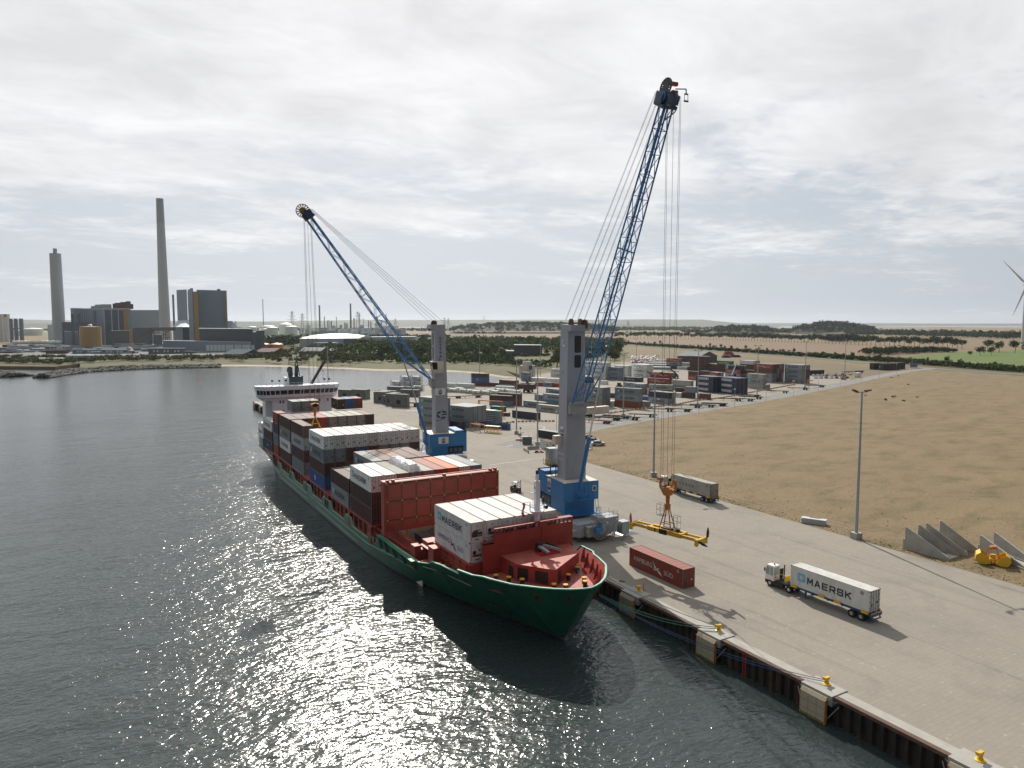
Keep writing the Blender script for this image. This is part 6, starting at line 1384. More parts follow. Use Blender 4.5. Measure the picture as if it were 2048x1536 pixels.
    for xx in (px_-.9, px_+.62):
        for yy in (py_-.8, py_+.72): mb.box(xx, xx+.08, yy, yy+.08, .85, 2.9, 0)
    mb.box(px_-.85, px_+.65, py_-.78, py_-.76, .9, 2.85, 1); mb.box(px_-.88, px_-.86, py_-.7, py_+.7, .9, 2.85, 1)
    for k in range(4): mb.box(px_-1.0-k*.25, px_-.75-k*.25, py_-1.6, py_-.9, .55-k*.15, .6-k*.15, 0)
    bp(mb, 'ground_cabin', [M_['galv'], M_['glasspale']], t)
    mb = MB(); mb.rail([(x1-3.4,y0+.7,4.0),(x1+.5,y0+.7,4.0),(x1+.5,y0+3.4,4.0)], 1.0, .03, .9); bp(mb, 'chassis_rail', M_['galv'], t)
    mb = MB(); mb.poly([(cx-2.6,y0-.02,2.1),(cx-2.0,y0-.02,2.1),(cx-2.3,y0-.02,2.7)]); bp(mb, 'warning_sign', M_['brightyellow'], t)
chassis(c1, 76.6, 110.8, 1); chassis(c2, 78.6, 177.8, 2)
# hook block and spreader of the nearer crane
def spreader():
    A = Vector((73.2, 87.4, 7.6)); Bv = Vector((75.9, 74.9, 7.6)); d = (Bv-A).normalized(); n = Vector((-d.y, d.x, 0)); U = Vector((0,0,1)); c = (A+Bv)/2
    t = thing('container_spreader', 'yellow telescopic container spreader hanging from the nearer crane', 'spreader', tuple(c))
    def P(a, b, z): return c+d*a+n*b+U*z
    def bx(mb, a0, a1, b0, b1, z0, z1, m=0):
        q = [P(a,b,z) for z in (z0,z1) for a, b in ((a0,b0),(a1,b0),(a1,b1),(a0,b1))]; mb.add(q, [(3,2,1,0),(4,5,6,7),(0,1,5,4),(1,2,6,5),(2,3,7,6),(3,0,4,7)], m)
    mb = MB(); bx(mb, -3.1, 3.1, -.95, -.45, -.30, .35); bx(mb, -3.1, 3.1, .45, .95, -.30, .35); bx(mb, -1.2, 1.2, -.45, .45, -.2, .3); bx(mb, -3.1, -2.7, -.45, .45, -.25, .3); bx(mb, 2.7, 3.1, -.45, .45, -.25, .3); bp(mb, 'main_frame', M_['yellow'], t)
    for s in (-1, 1):
        mb = MB(); a0, a1 = sorted((s*3.0, s*6.1)); bx(mb, a0, a1, -.82, -.50, -.22, .22); bx(mb, a0, a1, .50, .82, -.22, .22); bp(mb, 'telescopic_arm', M_['yellow'], t)
        mb = MB(); a0, a1 = sorted((s*5.85, s*6.25)); bx(mb, a0, a1, -1.25, 1.25, -.45, .2)
        for q in (-1.22, 1.22): bx(mb, a0-.05, a1+.05, q-.14, q+.14, -.75, .25)
        bp(mb, 'end_beam', M_['brightyellow'], t)
        for q in (-1, 1):
            mb = MB(); up = (s*q > 0); a = s*6.25
            if up: mb.extr([P(a,q*1.0,.2), P(a+s*.25,q*1.0,.2), P(a+s*.35,q*1.0,1.0), P(a+s*.2,q*1.0,1.7), P(a+s*.05,q*1.0,1.0)], n*.3)
            else: mb.extr([P(a,q*1.1,-.1), P(a+s*.3,q*1.1,.1), P(a+s*.9,q*1.1,-.1), P(a+s*1.5,q*1.1,-.5), P(a+s*.7,q*1.1,-.45)], n*.3)
            bp(mb, 'guide_flipper', M_['black'] if not (up and s < 0) else M_['orange'], t)
        mb = MB(); a0, a1 = sorted((s*3.1, s*5.8)); bx(mb, a0, a1, -.2, -.1, .0, .1); bx(mb, a0, a1, .1, .2, .0, .1); bp(mb, 'chrome_slide', M_['chrome'], t)
    mb = MB(); bx(mb, -.75, .55, -1.08, -.95, -.35, .45); bx(mb, -1.7, -1.55, -1.0, -.9, -.3, .35); bx(mb, 1.9, 2.2, -.3, .3, .35, .6); bx(mb, -.9, .9, -.4, .4, .3, .55); bp(mb, 'hydraulic_box', M_['dark'], t)
    mb = MB(); top = P(0,0,3.9)
    for a in (-1.1, 1.1):
        for b in (-.6, .6): mb.beam(P(a,b,.35), top+d*(a*.15)+n*(b*.15), .12, .12)
    mb.beam(P(-.85,-.45,1.3), P(.85,-.45,1.3), .1, .1); mb.beam(P(-.85,.45,1.3), P(.85,.45,1.3), .1, .1); bx(mb, -.35, .35, -.3, .3, 3.4, 4.3); bp(mb, 'suspension_frame', M_['orange'], t)
    mb = MB(); bx(mb, -1.7, -.4, -.5, .6, 2.3, 2.35); mb.rail([P(-1.7,-.5,2.35), P(-.4,-.5,2.35), P(-.4,.6,2.35), P(-1.7,.6,2.35), P(-1.7,-.5,2.35)], 1.7, .025, .6); bx(mb, .9, 2.1, -.5, .5, .7, .75); mb.rail([P(.8,-.5,.75), P(2.1,-.5,.75), P(2.1,.5,.75), P(.8,.5,.75)], 1.9, .025, .6); bp(mb, 'service_cage', M_['black'], t)
    h = thing('hook_block', 'rusty orange hook block between the hoist ropes and the yellow spreader', 'hook block', tuple(c+U*5.5))
    hc = c+U*6.4; mb = MB(); mb.cyl(hc-n*.45, hc+n*.45, .6, .6, 14); mb.extr([hc+d*x-n*.5+U*z for x, z in ((-.95,-.1),(-.4,-.8),(.4,-.8),(.95,-.1),(.7,.35),(-.7,.35))], n*1.0); mb.cyl(hc-U*.9, hc-U*2.3, .35, .28, 10)
    bp(mb, 'block_housing', M_['orange'], h)
    for s in (-1, 1):
        mb = MB(); mb.tube([hc+d*(s*.8), hc+d*(s*1.35)+U*.2, hc+d*(s*1.45)+U*1.1, hc+d*(s*1.2)+U*1.6], .20, 8); mb.cyl(hc+d*(s*1.2)+U*1.5-n*.12, hc+d*(s*1.2)+U*1.5+n*.12, .35, .35, 12); bp(mb, 'hook_arm', M_['orange'], h)
    mb = MB(); mb.tube([c+U*4.2, c+U*5.0], .22, 8); bp(mb, 'swivel', M_['rustbrown'], h)
spreader()
hc = Vector((46.8, 182.3, 18.6)); h = thing('hook_block', 'orange hook block hanging over the ship from the farther crane', 'hook block', tuple(hc))
mb = MB(); mb.cyl(hc+Vector((0,-.5,0)), hc+Vector((0,.5,0)), .7, .7, 12); mb.box(hc.x-1.0, hc.x+1.0, hc.y-.5, hc.y+.5, hc.z-.2, hc.z+.5); mb.cyl(hc-Vector((0,0,.8)), hc-Vector((0,0,2.6)), .4, .3, 8); bp(mb, 'block_housing', M_['orange'], h)
sp = thing('lifting_frame', 'yellow A-shaped lifting frame under the farther crane hook', 'lifting frame', tuple(hc-Vector((0,0,4))))
mb = MB(); tp = hc-Vector((0,0,2.6))
for dx_ in (-1.5, 1.5):
    for dy_ in (-.6, .6): mb.beam(tp, hc+Vector((dx_, dy_, -6.3)), .16, .16)
mb.box(hc.x-1.6, hc.x+1.6, hc.y-5.8, hc.y+5.8, hc.z-6.6, hc.z-6.3); mb.beam(hc+Vector((-.9,-.6,-4.6)), hc+Vector((.9,-.6,-4.6)), .12, .12); bp(mb, 'frame', M_['brightyellow'], sp)
# ================================================================ container yard
def zA(x, y): return (680+x*200/2048, 720+y*200/2048)
def zB(x, y): return (860+x*200/2048, 720+y*200/2048)
def zC(x, y): return (1000+x*200/2048, 700+y*200/2048)
def zD(x, y): return (1160+x*160/1536, 690+y*160/1536)
def zE(x, y): return (1290+x*160/1536, 690+y*160/1536)
def zF(x, y): return (1420+x*220/2048, 690+y*220/2048)
def zG(x, y): return (1600+x*260/2048, 700+y*260/2048)
def zH(x, y): return (980+x*260/2048, 830+y*260/2048)
STK = []
def stack(Lp, Np, where, tiers, w=1, L=12.19, H=2.75, kind='dry', wt=None, behind=None, sc=1.0, shift=None):
    """Lp, Np: where the near long face meets the ground (far end, near end). tiers: bottom first."""
    a = g(*Lp); b = g(*Np); d = (b-a).normalized(); mid = (a+b)/2; n = Vector((-d.y, d.x, 0))      # away from the viewer
    if n.dot(Vector((mid.x, mid.y, 0))) < 0: n = -n
    rz = math.atan2(d.y, d.x); f = (b-a).length/L; s = min(1.12, max(.92, f))*sc
    nt_ = len(tiers)
    for ti, (c, lg) in enumerate(tiers):
        ww = wt[ti] if wt else w
        for j in range(ww):
            cc, ll = (c, lg) if j == 0 else ((behind[ti] if behind else c), lg)
            if j > 0 and behind and behind[ti] == '*': cc = random.choice(['brown','maroon','greyblue','brown2','rust','grey'])
            p = b - d*(L*s/2) + n*((1.22+j*2.52)*s) + Vector((0,0,ti*H*s)); 
            if shift: p = p+d*shift[ti]
            kd = kind if not (kind == 'reefer' and cc not in ('white','cream')) else 'dry'
            tn = {1:'on the ground', 2:('lower','upper')[ti] if nt_ == 2 else ''}.get(nt_) or (('bottom','middle','top')[ti] if nt_ == 3 else ('bottom','second','third','top')[ti])
            if ww > 1: tn += ', '+('front row' if j == 0 else f'{ORD[j]} row')
            short = {12.19:''}.get(L, 'short ')
            add_container((p.x, p.y, p.z), rz, cc, ll, L=L, H=H, kind=kd, sc=s, label=f'{short}{NAMEC[cc]} container, {tn}, {where}', group='containers in the yard')
m3 = [('grey','MAERSK')]*3
stack(zB(355,1335), zB(795,1395), 'four-wide grey stack behind the farther crane', [('grey','MAERSK')]*3, 4)
stack((838,850), (882,856), 'grey stack left of the farther crane tower', [('greyrust','MAERSK'),('grey','MAERSK'),('grey','MAERSK'),('grey','MAERSK')], 2)
stack(zB(240,1402), zB(330,1412), 'right foot of the farther crane tower', [('grey','MAERSK20')], L=6.06)
stack(zB(1215,935), zB(1655,960), 'brown over teal pair, nearer', [('teal','NONE'),('brown','NONE')], 1)
stack(zB(1385,905), zB(1825,940), 'rust and brown pair, farther', [('rust','NONE'),('brown','NONE')], 1)
stack(zC(218,1375), zC(740,1440), 'alone between two lamp masts', [('navy','NONE')])
stack(zC(722,1245), zC(1215,1300), 'nearest of the grey group left of the nearer crane', [('beige','MAERSK')])
stack(zC(478,1160), zC(905,1205), 'leftmost of the grey group left of the nearer crane', [('grey','MAERSK')])
stack(zC(880,1135), zC(1300,1180), 'grey pair touching the nearer crane tower', [('teal','NONE'),('grey','MAERSK')])
stack(zC(708,1025), zC(1120,1065), 'second from the left, grey group by the nearer crane', [('grey','MAERSK')])
stack(zC(862,885), zC(1290,930), 'farthest of the grey group left of the nearer crane', [('grey','MAERSK')])
stack(zC(660,1190), zC(720,1196), 'small box tucked between the grey containers', [('beige','NONE')], L=6.06) if False else None
stack(zD(0,1140), zD(430,1192), 'two-wide stack right of the nearer crane tower', [('greyrust','MAERSK'),('grey','MAERSK'),('grey','MAERSK')], 2)
stack(zD(560,1010), zD(660,1020), 'maroon box behind the two grey stacks', [('maroon','NONE')], L=6.06)
stack(zD(560,1170), zD(655,1178), 'short box between two grey stacks', [('white','MAERSK20')], L=6.06)
stack(zD(660,1180), zD(1145,1222), 'two grey boxes on a rust one', [('rust','NONE'),('grey','MAERSK'),('grey','MAERSK')])
stack(zD(1000,1170), zD(1268,1212), 'low box behind the rust one', [('grey','NONE')], L=6.06)
stack(zE(60,1105), zE(450,1150), 'navy over grey block', [('grey','MAERSK'),('navy','NONE')], 2, behind=['grey','beige'])
stack(zD(1150,1070), zD(1310,1088), 'bright blue box by the navy block', [('blue','NONE')], L=6.06)
stack(zD(845,905), zD(1015,920), 'short grey pair, left', [('rust','NONE'),('grey','MAERSK20')], L=6.06)
stack(zD(1010,940), zD(1200,955), 'short grey pair, right', [('grey','NONE'),('grey','MAERSK20')], 2, L=6.06, behind=['rust','grey'])
stack(zE(60,962), zE(520,985), 'beige-grey over maroon stack', [('maroon','NONE'),('beige','MAERSK')])
stack(zE(505,858), zE(885,885), 'pale box over a grey one', [('greyblue','MAERSK'),('beige','NONE')])
stack(zE(20,820), zE(445,842), 'left of the red pairs', [('maroon','NONE'),('red','HS')])
stack(zE(90,800), zE(500,820), 'right of the red pairs', [('maroon','NONE'),('brown','NONE'),('red','HS')])
stack(zE(690,1008), zE(915,1028), 'short grey box on a brown one', [('brown','NONE'),('greyblue','NONE')], L=6.06, shift=[0, 1.6])
stack(zE(945,1032), zE(1215,1055), 'brown box with a pale door by the lamp mast', [('brown2','NONE')], L=6.06, w=1)
stack(zE(585,1000), zE(690,1012), 'short white box behind the navy block', [('white','MAERSK20')], L=6.06)
stack(zE(610,905), zE(760,912), 'flat maroon box behind the short grey one', [('maroon','NONE')], L=6.06)
stack(zE(930,880), zE(1300,922), 'left dark blue block', [('darkblue','TOPSIDE')]*3, 3)
stack(zF(100,880), zF(480,930), 'right dark blue block', [('darkblue','TOPSIDE')]*3, 3)
stack(zF(630,795), zF(990,835), 'small grey stack right of the dark blue blocks', [('greyrust','NONE'),('grey','MAERSK'),('beige','SEALAND')], 2, wt=[2,1,1])
stack(zF(745,672), zF(1150,702), 'tall mixed block, left', [('grey','NONE'),('grey','MAERSK'),('brown2','NONE'),('red','HS')], 5, behind=['*']*4)
stack(zF(1290,685), zF(1700,720), 'tall grey block, right end of the yard', [('grey','MAERSK')]*4, 3, behind=['*','*','*','grey'])
stack(zF(200,590), zF(560,618), 'mixed stack behind the dark blue block', [('grey','MAERSK'),('red','HS'),('grey','SEALAND')], 1)
stack(zF(470,605), zF(800,632), 'mixed stack under the lifted navy box', [('grey','MAERSK'),('brown','NONE')], 1)
stack(zF(75,495), zF(410,512), 'stack with the green box on top', [('brown','NONE'),('brown','NONE'),('green','EVERGREEN')], 1)
stack(zF(440,480), zF(800,505), 'row behind, right of the green box', [('maroon','NONE'),('brown','NONE'),('white','NONE')], 3, behind=['*','*','grey'])
stack(zE(800,488), zE(1150,502), 'big brown block', [('brown','NONE'),('maroon','NONE'),('brown','NONE'),('brown','NONE')], 4, behind=['*','*','brown','brown'], shift=[-2, 0, 0, 1])
stack(zE(1180,500), zE(1450,515), 'dark pair between the brown block and the green box', [('maroon','NONE'),('maroon','NONE')], 2)
stack(zE(760,658), zE(1005,680), 'red and brown pair, left', [('red','HS'),('brown','NONE')], 1, L=6.06*1.3)
stack(zE(1000,650), zE(1200,672), 'maroon pair in the middle', [('maroon','NONE'),('maroon','NONE')], 1, L=6.06*1.3)
stack(zE(1130,675), zE(1390,702), 'red and brown pair, right', [('maroon','NONE'),('red','HS')], 2, L=6.06*1.3, behind=['grey','grey'])
stack(zE(395,452), zE(685,464), 'red over grey stack by the striped wraps', [('maroon','NONE'),('greyblue','MAERSK'),('red','HS')])
stack(zE(615,470), zE(860,481), 'white pair before the brown block', [('white','MAERSK')], kind='reefer')
stack(zE(680,462), zE(960,472), 'white pair at the brown block, rear', [('white','NONE'),('white','MAERSK')], kind='reefer')
stack(zD(985,598), zD(1270,618), 'white block with the red bird on top', [('white','MAERSK'),('white','MAERSK'),('white','HSW')], 3, kind='reefer')
stack(zD(655,600), zD(925,615), 'white block in the middle', [('white','MAERSK')]*3, 2, kind='reefer')
stack(zD(495,662), zD(790,682), 'grey block before the white ones', [('greyblue','MAERSK')]*3, 1)
stack(zD(815,695), zD(1155,712), 'script-lettered box by a dark one', [('darkblue','SAFMARINE')], 2, behind=['navy'])
stack(zD(200,645), zD(490,668), 'tall white block beside the boom', [('white','MAERSK')]*4, 2, kind='reefer')
stack(zD(60,600), zD(335,615), 'tall white block behind the boom', [('white','MAERSK')]*4, 1, kind='reefer')
stack(zD(400,755), zD(510,762), 'small white box by the yellow tug', [('white','NONE')], L=6.06, kind='reefer')
stack(zC(1035,545), zC(1330,562), 'white pair far left of the nearer crane', [('white','MAERSK'),('white','MAERSK')], kind='reefer')
stack(zC(385,578), zC(560,586), 'white pile by the beach, left column', [('white','NONE20'),('cream','NONE20'),('cream','NONE20')], L=6.06)
stack(zC(440,572), zC(620,580), 'white pile by the beach, tallest column', [('white','NONE20'),('white','NONE20'),('navy','NONE20'),('white','NONE20')], L=6.06)
stack(zC(500,562), zC(672,572), 'white pile by the beach, right column', [('white','NONE20')]*3, L=6.06)
stack(zC(400,630), zC(590,642), 'short grey pair before the white pile', [('greyblue','MAERSK20'),('greyblue','MAERSK20')], L=6.06)
stack(zB(1415,578), zB(1720,600), 'brown over grey pair by the red-wheeled truck', [('grey','MAERSK'),('brown','NONE')], 2, behind=['grey','red'])
stack(zB(845,524), zB(1180,538), 'three high at the water, left', [('brown2','NONE'),('blue','ROUND'),('brown','NONE')])
stack(zB(1135,535), zB(1415,554), 'brown box at the water, right', [('brown2','NONE')])
stack(zC(950,657), zC(1245,668), 'long white box on the ground', [('white','NONE')], kind='reefer')
stack(zC(655,640), zC(900,652), 'white box left of the long white one', [('white','NONE')], 2, kind='reefer')
stack(zC(785,742), zC(880,746), 'red box in the short row', [('red','NONE20')], L=6.06)
stack(zC(880,750), zC(1070,758), 'grey box in the short row', [('grey','MAERSK20')], L=6.06)
stack(zC(1110,758), zC(1240,764), 'rightmost red box in the short row', [('red','NONE20')], L=6.06)
stack(zB(530,562), zB(880,580), 'white box behind the tank row, right', [('white','NONE')], kind='reefer', H=2.5)
stack(zB(230,545), zB(515,555), 'white box behind the tank row, left', [('white','NONE')], kind='reefer', H=2.5)
stack(zB(1335,612), zB(1700,630), 'white box between tank row and truck, rear', [('white','NONE')], kind='reefer', H=2.5)
stack(zB(1645,705), zB(1800,722), 'white box between tank row and truck, front', [('white','NONE')], kind='reefer', L=9.0)
# tank containers
def tank_mesh(col):
    mb = MB(); L=6.06; W=2.44; H=2.6
    mb.cyl((-L/2+.35,0,H/2), (L/2-.35,0,H/2), 1.08, 1.08, 16, 0); mb.cyl((-L/2+.35,0,H/2), (-L/2+.12,0,H/2), 1.08, .6, 16, 0); mb.cyl((L/2-.35,0,H/2), (L/2-.12,0,H/2), 1.08, .6, 16, 0)
    for x in (-L/2, L/2):
        for y in (-W/2, W/2): mb.beam((x,y,0), (x,y,H), .14, .14, 1)
        for z in (.07, H-.07): mb.beam((x,-W/2,z), (x,W/2,z), .14, .14, 1)
        mb.beam((x,-W/2,.1), (x,W/2,H*.5), .1, .1, 1)
    for y in (-W/2, W/2): 
        for z in (.07, H-.07): mb.beam((-L/2,y,z), (L/2,y,z), .12, .12, 1)
    for sd in (-1, 1): put_poly(mb, [(-.9,-.1),(-.5,-.45),(-.2,.1),(-.35,.5),(-.7,.5)], Vector((0, sd*1.09, H/2)), (-sd,0,0), (0,0,1), 2); put_text(mb, 'TANK', Vector((sd*.1, sd*1.095, H/2-.2)), (-sd,0,0), (0,0,1), 1.3, .4, 2, .0)
    return mb.mesh('tank_container', [M_['tankwhite'], col, M_['navyink']])
TKG = tank_mesh(mat('framegreen', (.05,.22,.06), .5)); TKB = tank_mesh(mat('frameblue', (.02,.06,.22), .5))
def tank(u, v, z, me, lab, grp, rz=R(-62)):
    q = g(u, v); o = bpy.data.objects.new('tank_container', me); C.objects.link(o); o.location = (q.x, q.y, z); o.rotation_euler = (0,0,rz); return tag(o, lab, 'tank container', grp)
for k, (x, y) in enumerate(((300,655),(480,662),(690,675),(850,690),(960,705),(1150,712),(1330,705))):
    tank(*zB(x, y), 0, TKG, f'white tank container, {ORD[k]} from the left in the front tank row', 'tank containers in green frames')
for k, (x, y) in enumerate(((610,655),(1240,690),(1450,680),(1560,685))): tank(*zB(x, y-12), 0, TKG, f'white tank container, {ORD[k]} from the left in the rear tank row', 'tank containers in green frames')
k = 0
for ti, xs in ((0, (1160,1370,1600)), (1, (1160,1370,1565)), (2, (1360,1565))):
    for j, x in enumerate(xs):
        tank(*zA(x, 615), ti*2.62*1.12, TKB, f'white tank container in a blue frame, {("bottom","middle","top")[ti]} layer, {ORD[j]} from the left', 'tank containers in blue frames', rz=R(-60)).scale = (1.12,1.12,1.12)
# grey steel sections stored on the quay
def section_mesh(w, d, h, seed):
    r2 = random.Random(seed); mb = MB(); mb.box(-w/2, w/2, -d/2, d/2, 0, h*.93); mb.box(-w/2-.1, w/2+.1, -d/2-.1, d/2+.1, h*.93, h); mb.box(-w/2+.2, w/2-.4, -d/2-.35, -d/2, .2, h*.6)
    for k in range(4): x = -w/2+w*(k+.5)/4; mb.box(x-.1, x+.1, -d/2-.15, -d/2, 0, h*.93, 0)
    mb.box(-w*.15, w*.12, -d/2-.38, -d/2-.351, h*.25, h*.55, 1); mb.box(-w/2-.02, -w/2, -d*.25, d*.2, h*.3, h*.7, 1)
    return mb
SECM = [mat('sectiongrey', (.16,.17,.165), .8, var=.15, sc=.4), M_['dark']]
for k, (x, y, w, d, h, wd) in enumerate(((150,765,9,4,4.3,'leftmost, on its own by the water'),(430,790,8.5,4.5,5.0,'second from the left, by the water'),(900,865,5.5,7,5.6,'left end of the close group'),(840,850,3,9,5.2,'left rear of the close group'),(990,895,3.5,5,4.2,'small one in the close group'),(1090,915,4,8,5.8,'middle of the close group'),(1240,960,8.5,2.6,6.2,'nearest and widest of the group'),(1160,700,10,4,4.4,'rear of the group, left'),(1400,660,9,3,3.2,'rear of the group, right'),(1440,745,11,3,3.8,'long low one right of the group'),(980,760,10,3,3.6,'long one behind the group'))):
    q = g(*zA(x, y)); t = thing('steel_section', 'grey box section stored on the quay, '+wd, 'steel section', (q.x, q.y, 0), R(-52), 'grey sections stored on the quay')
    section_mesh(w, d, h, k).build('section_body', SECM, t)
# flatbeds and trailer frames
def wheel(mb, x, y0, y1, r, m=0, mr=1):
    mb.cyl((x,y0,r), (x,y1,r), r, r, 14, m); s = 1 if y1 > y0 else -1; mb.cyl((x,y1-.02*s,r), (x,y1+.02*s,r), r*.52, r*.45, 12, mr); mb.cyl((x,y0+.02*s,r), (x,y0-.02*s,r), r*.52, r*.45, 12, mr)
def skel_mesh(col):
    mb = MB(); L=12.0
    for y in (-.5, .5): mb.beam((-L/2,y,1.15), (L/2,y,1.15), .16, .34, 0)
    for k in range(7): x = -L/2+.3+k*1.9; mb.beam((x,-1.2 if k in (0,3,6) else -.6,1.2), (x,1.2 if k in (0,3,6) else .6,1.2), .16, .2, 0)
    for x in (3.3, 4.7): 
        wheel(mb, x, -.75, -1.2, .5, 1, 0); wheel(mb, x, .75, 1.2, .5, 1, 0)
    for y in (-.7, .7): mb.beam((-3.4,y,0), (-3.4,y,1.1), .14, .14, 0)
    mb.box(L/2-.1, L/2+.05, -1.15, 1.15, .8, 1.3, 0); return mb.mesh('trailer_chassis', [col, M_['tyre']])
SKD = skel_mesh(mat('trailerdark', (.05,.05,.055), .6)); SKR = skel_mesh(mat('trailerrust', (.30,.12,.10), .6))
TR = [(zD(330,1500), SKR,'left end of the trailer row, pale red'),(zD(520,1440), SKD,'second from the left end of the trailer row'),(zD(700,1405), SKD,'behind the second one in the trailer row'),(zD(870,1432), SKD,'at the foot of a lamp mast'),(zD(1200,1380), SKD,'in front of the two grey boxes on a rust one'),
      (zE(300,1275), SKD,'before the navy over grey block, left'),(zE(640,1272), SKD,'before the navy over grey block, right'),(zE(840,1200), SKD,'beside the second lamp mast, left'),(zE(1100,1190), SKD,'beside the second lamp mast, right'),(zE(1340,1160), SKD,'right of the second lamp mast'),
      (zF(60,1135), SKD,'under the right dark blue block, front'),(zF(380,1040), SKD,'before the right dark blue block, left'),(zF(600,1040), SKD,'before the right dark blue block, middle'),(zF(760,1000), SKD,'before the right dark blue block, right'),(zF(1260,890), SKD,'alone on the yard edge'),(zF(1640,835), SKD,'left of the orange barrier post'),(zF(1950,785), SKD,'right end of the trailer row'),(zF(720,965), SKD,'small one by the third lamp mast')]
for k, (q, me, wd) in enumerate(TR):
    q = g(*q); o = bpy.data.objects.new('trailer_chassis', me); C.objects.link(o); o.location = (q.x, q.y, 0); o.rotation_euler = (0,0,R(-50+((k*37) % 17)-8)); tag(o, 'empty container trailer chassis, '+wd, 'trailer', 'empty trailer chassis along the yard road')
for k, (x, y, rz, wd) in enumerate(((430,790,R(-10),'left one of the two'),(840,775,R(-8),'right one, with raised red ends'))):
    q = g(*zB(x, y)); o = bpy.data.objects.new('flatbed_trailer', SKR); C.objects.link(o); o.location = (q.x, q.y, 0); o.rotation_euler = (0,0,rz); tag(o, 'dark red flatbed frame in mid yard, '+wd, 'trailer')
q = g(*zA(1460, 950)); t = thing('flatbed_trailer', 'low trailer with a grey deck beside the widest grey section', 'trailer', (q.x, q.y, 0), R(-42)); mb = MB(); mb.box(-6,6,-1.2,1.2,1.5,2.2,0); mb.box(-6.2,-5.2,-1.25,1.25,1.0,3.0,1); mb.box(1.5,3.5,-.9,.9,0,1.5,1); mb.build('trailer_bed', [M_['concrete'], M_['rustbrown']], t)
# yard truck box right of the nearer crane, on its trailer
a = g(*zD(110,1385)); b = g(*zD(515,1345)); d = (b-a).normalized(); rz = math.atan2(d.y, d.x); c_ = (a+b)/2
t = thing('semi_trailer', 'beige box semi-trailer parked just right of the nearer crane tower', 'trailer', (c_.x, c_.y, 0), rz)
mb = MB(); mb.box(-6.4,6.4,-1.25,1.25,1.25,4.1); mb.box(-6.42,-6.3,-1.2,1.2,1.3,4.0); put_text(mb, 'HOFFMANN LINE', (-4.6,-1.265,3.3), (1,0,0), (0,0,1), 3.2, .3, 1, 0); mb.build('box_body', [M_['cream'], M_['ink']], t)
mb = MB(); mb.box(-6.3,6.3,-.6,.6,.9,1.25); [wheel(mb, x, s*.7, s*1.2, .5, 1, 0) for x in (-5.0,-3.7,-2.4) for s in (-1,1)]; mb.build('running_gear', [M_['dark'], M_['tyre']], t)
# reach stackers
def reachstacker(loc, rz, lab, carry=None, bcol='navyink', bm=None, ang=32, ext=9.5):
    t = thing('reach_stacker', lab, 'reach stacker', loc, rz); bm = bm or M_['dark']
    mb = MB(); mb.box(-4.0,3.2,-1.4,1.4,.9,2.0); mb.box(-4.4,-2.4,-1.5,1.5,.9,2.6); mb.build('chassis', M_[bcol], t)
    for x, r_ in ((2.4,.85),(-3.0,.75)):
        for s in (-1,1): mb = MB(); wheel(mb, x, s*1.2, s*1.95, r_, 0, 1); mb.build('wheel', [M_['tyre'], M_['galv']], t)
    mb = MB(); mb.box(-1.6,.2,-1.35,-.1,2.0,3.7); mb.build('cabin', M_['glass'], t)
    a = Vector((-3.0,.4,3.0)); d = Vector((math.cos(R(ang)),0,math.sin(R(ang)))); e = a+d*ext
    mb = MB(); mb.beam(a, a+d*6.5, .7, .8); mb.beam(a+d*5, e, .5, .6); mb.box(-3.6,-2.4,-.6,1.0,1.8,3.2); mb.build('lifting_boom', bm, t)
    for s in (-.5,.5): mb = MB(); mb.cyl((1.2,s,1.8), tuple(a+d*5.2+Vector((0,s,-.3))), .16, .12, 8); mb.build('boom_cylinder', M_['galv'], t)
    mb = MB(); mb.beam(e, e-Vector((0,0,1.2)), .5, .5); mb.box(e.x-.5,e.x+.5,-3.0,3.0,e.z-1.7,e.z-1.2); mb.box(e.x-1.1,e.x+1.1,-6.1,-5.7,e.z-1.9,e.z-1.4); mb.box(e.x-1.1,e.x+1.1,5.7,6.1,e.z-1.9,e.z-1.4); mb.box(e.x-.25,e.x+.25,-5.9,5.9,e.z-1.65,e.z-1.35); mb.build('toplift_frame', bm, t)
    return t, e
def carried(t, e, rz, col, logo, lab):
    q = Matrix.Translation(t.location) @ Matrix.Rotation(rz, 4, 'Z') @ Vector((e.x, 0, e.z-1.95-2.75)); add_container((q.x,q.y,q.z), rz+math.pi/2, col, logo, H=2.75, label=lab)
q = g(*zC(575,860)); rz = R(218); t, e = reachstacker((q.x,q.y,0), rz, 'dark reach stacker holding a brown container beside the white pile', ang=30, ext=7.6); carried(t, e, rz, 'brown', 'NONE', 'brown container held in the air by the reach stacker near the beach')
q = g(*zE(560,640)); reachstacker((q.x,q.y,0), R(205), 'dark reach stacker with lowered boom behind the red pairs', ang=22, ext=11)
q = g(*zF(450,640)); rz = R(20); t, e = reachstacker((q.x+2,q.y+2,0), rz, 'reach stacker with a pale boom raised over the mixed stack', bm=M_['galv'], ang=46, ext=11.5); carried(t, e, rz, 'navy', 'NONE', 'navy container held up by the pale-boomed reach stacker')
q = g(*zD(745,835)); t = thing('yard_loader', 'small yellow and black loader in the gap behind the grey stacks', 'loader', (q.x,q.y,0), R(200))
mb = MB(); mb.box(-2.4,1.6,-1.1,1.1,.7,1.9); mb.build('body', M_['dark'], t); mb = MB(); mb.box(-1.0,.6,-.9,.9,1.9,3.6); mb.build('cabin', M_['glass'], t); mb = MB(); mb.box(-1.1,.7,-.95,.95,3.6,3.75); mb.box(-2.3,-1.1,-1,1,1.9,2.4); mb.beam((1.5,0,1.2),(8,0,1.0),.6,.35); mb.build('yellow_frame', M_['yellow'], t)
for x in (-1.7,1.1):
    for s in (-1,1): mb = MB(); wheel(mb, x, s*.9, s*1.4, .7, 0, 1); mb.build('wheel', [M_['tyre'], M_['yellow']], t)
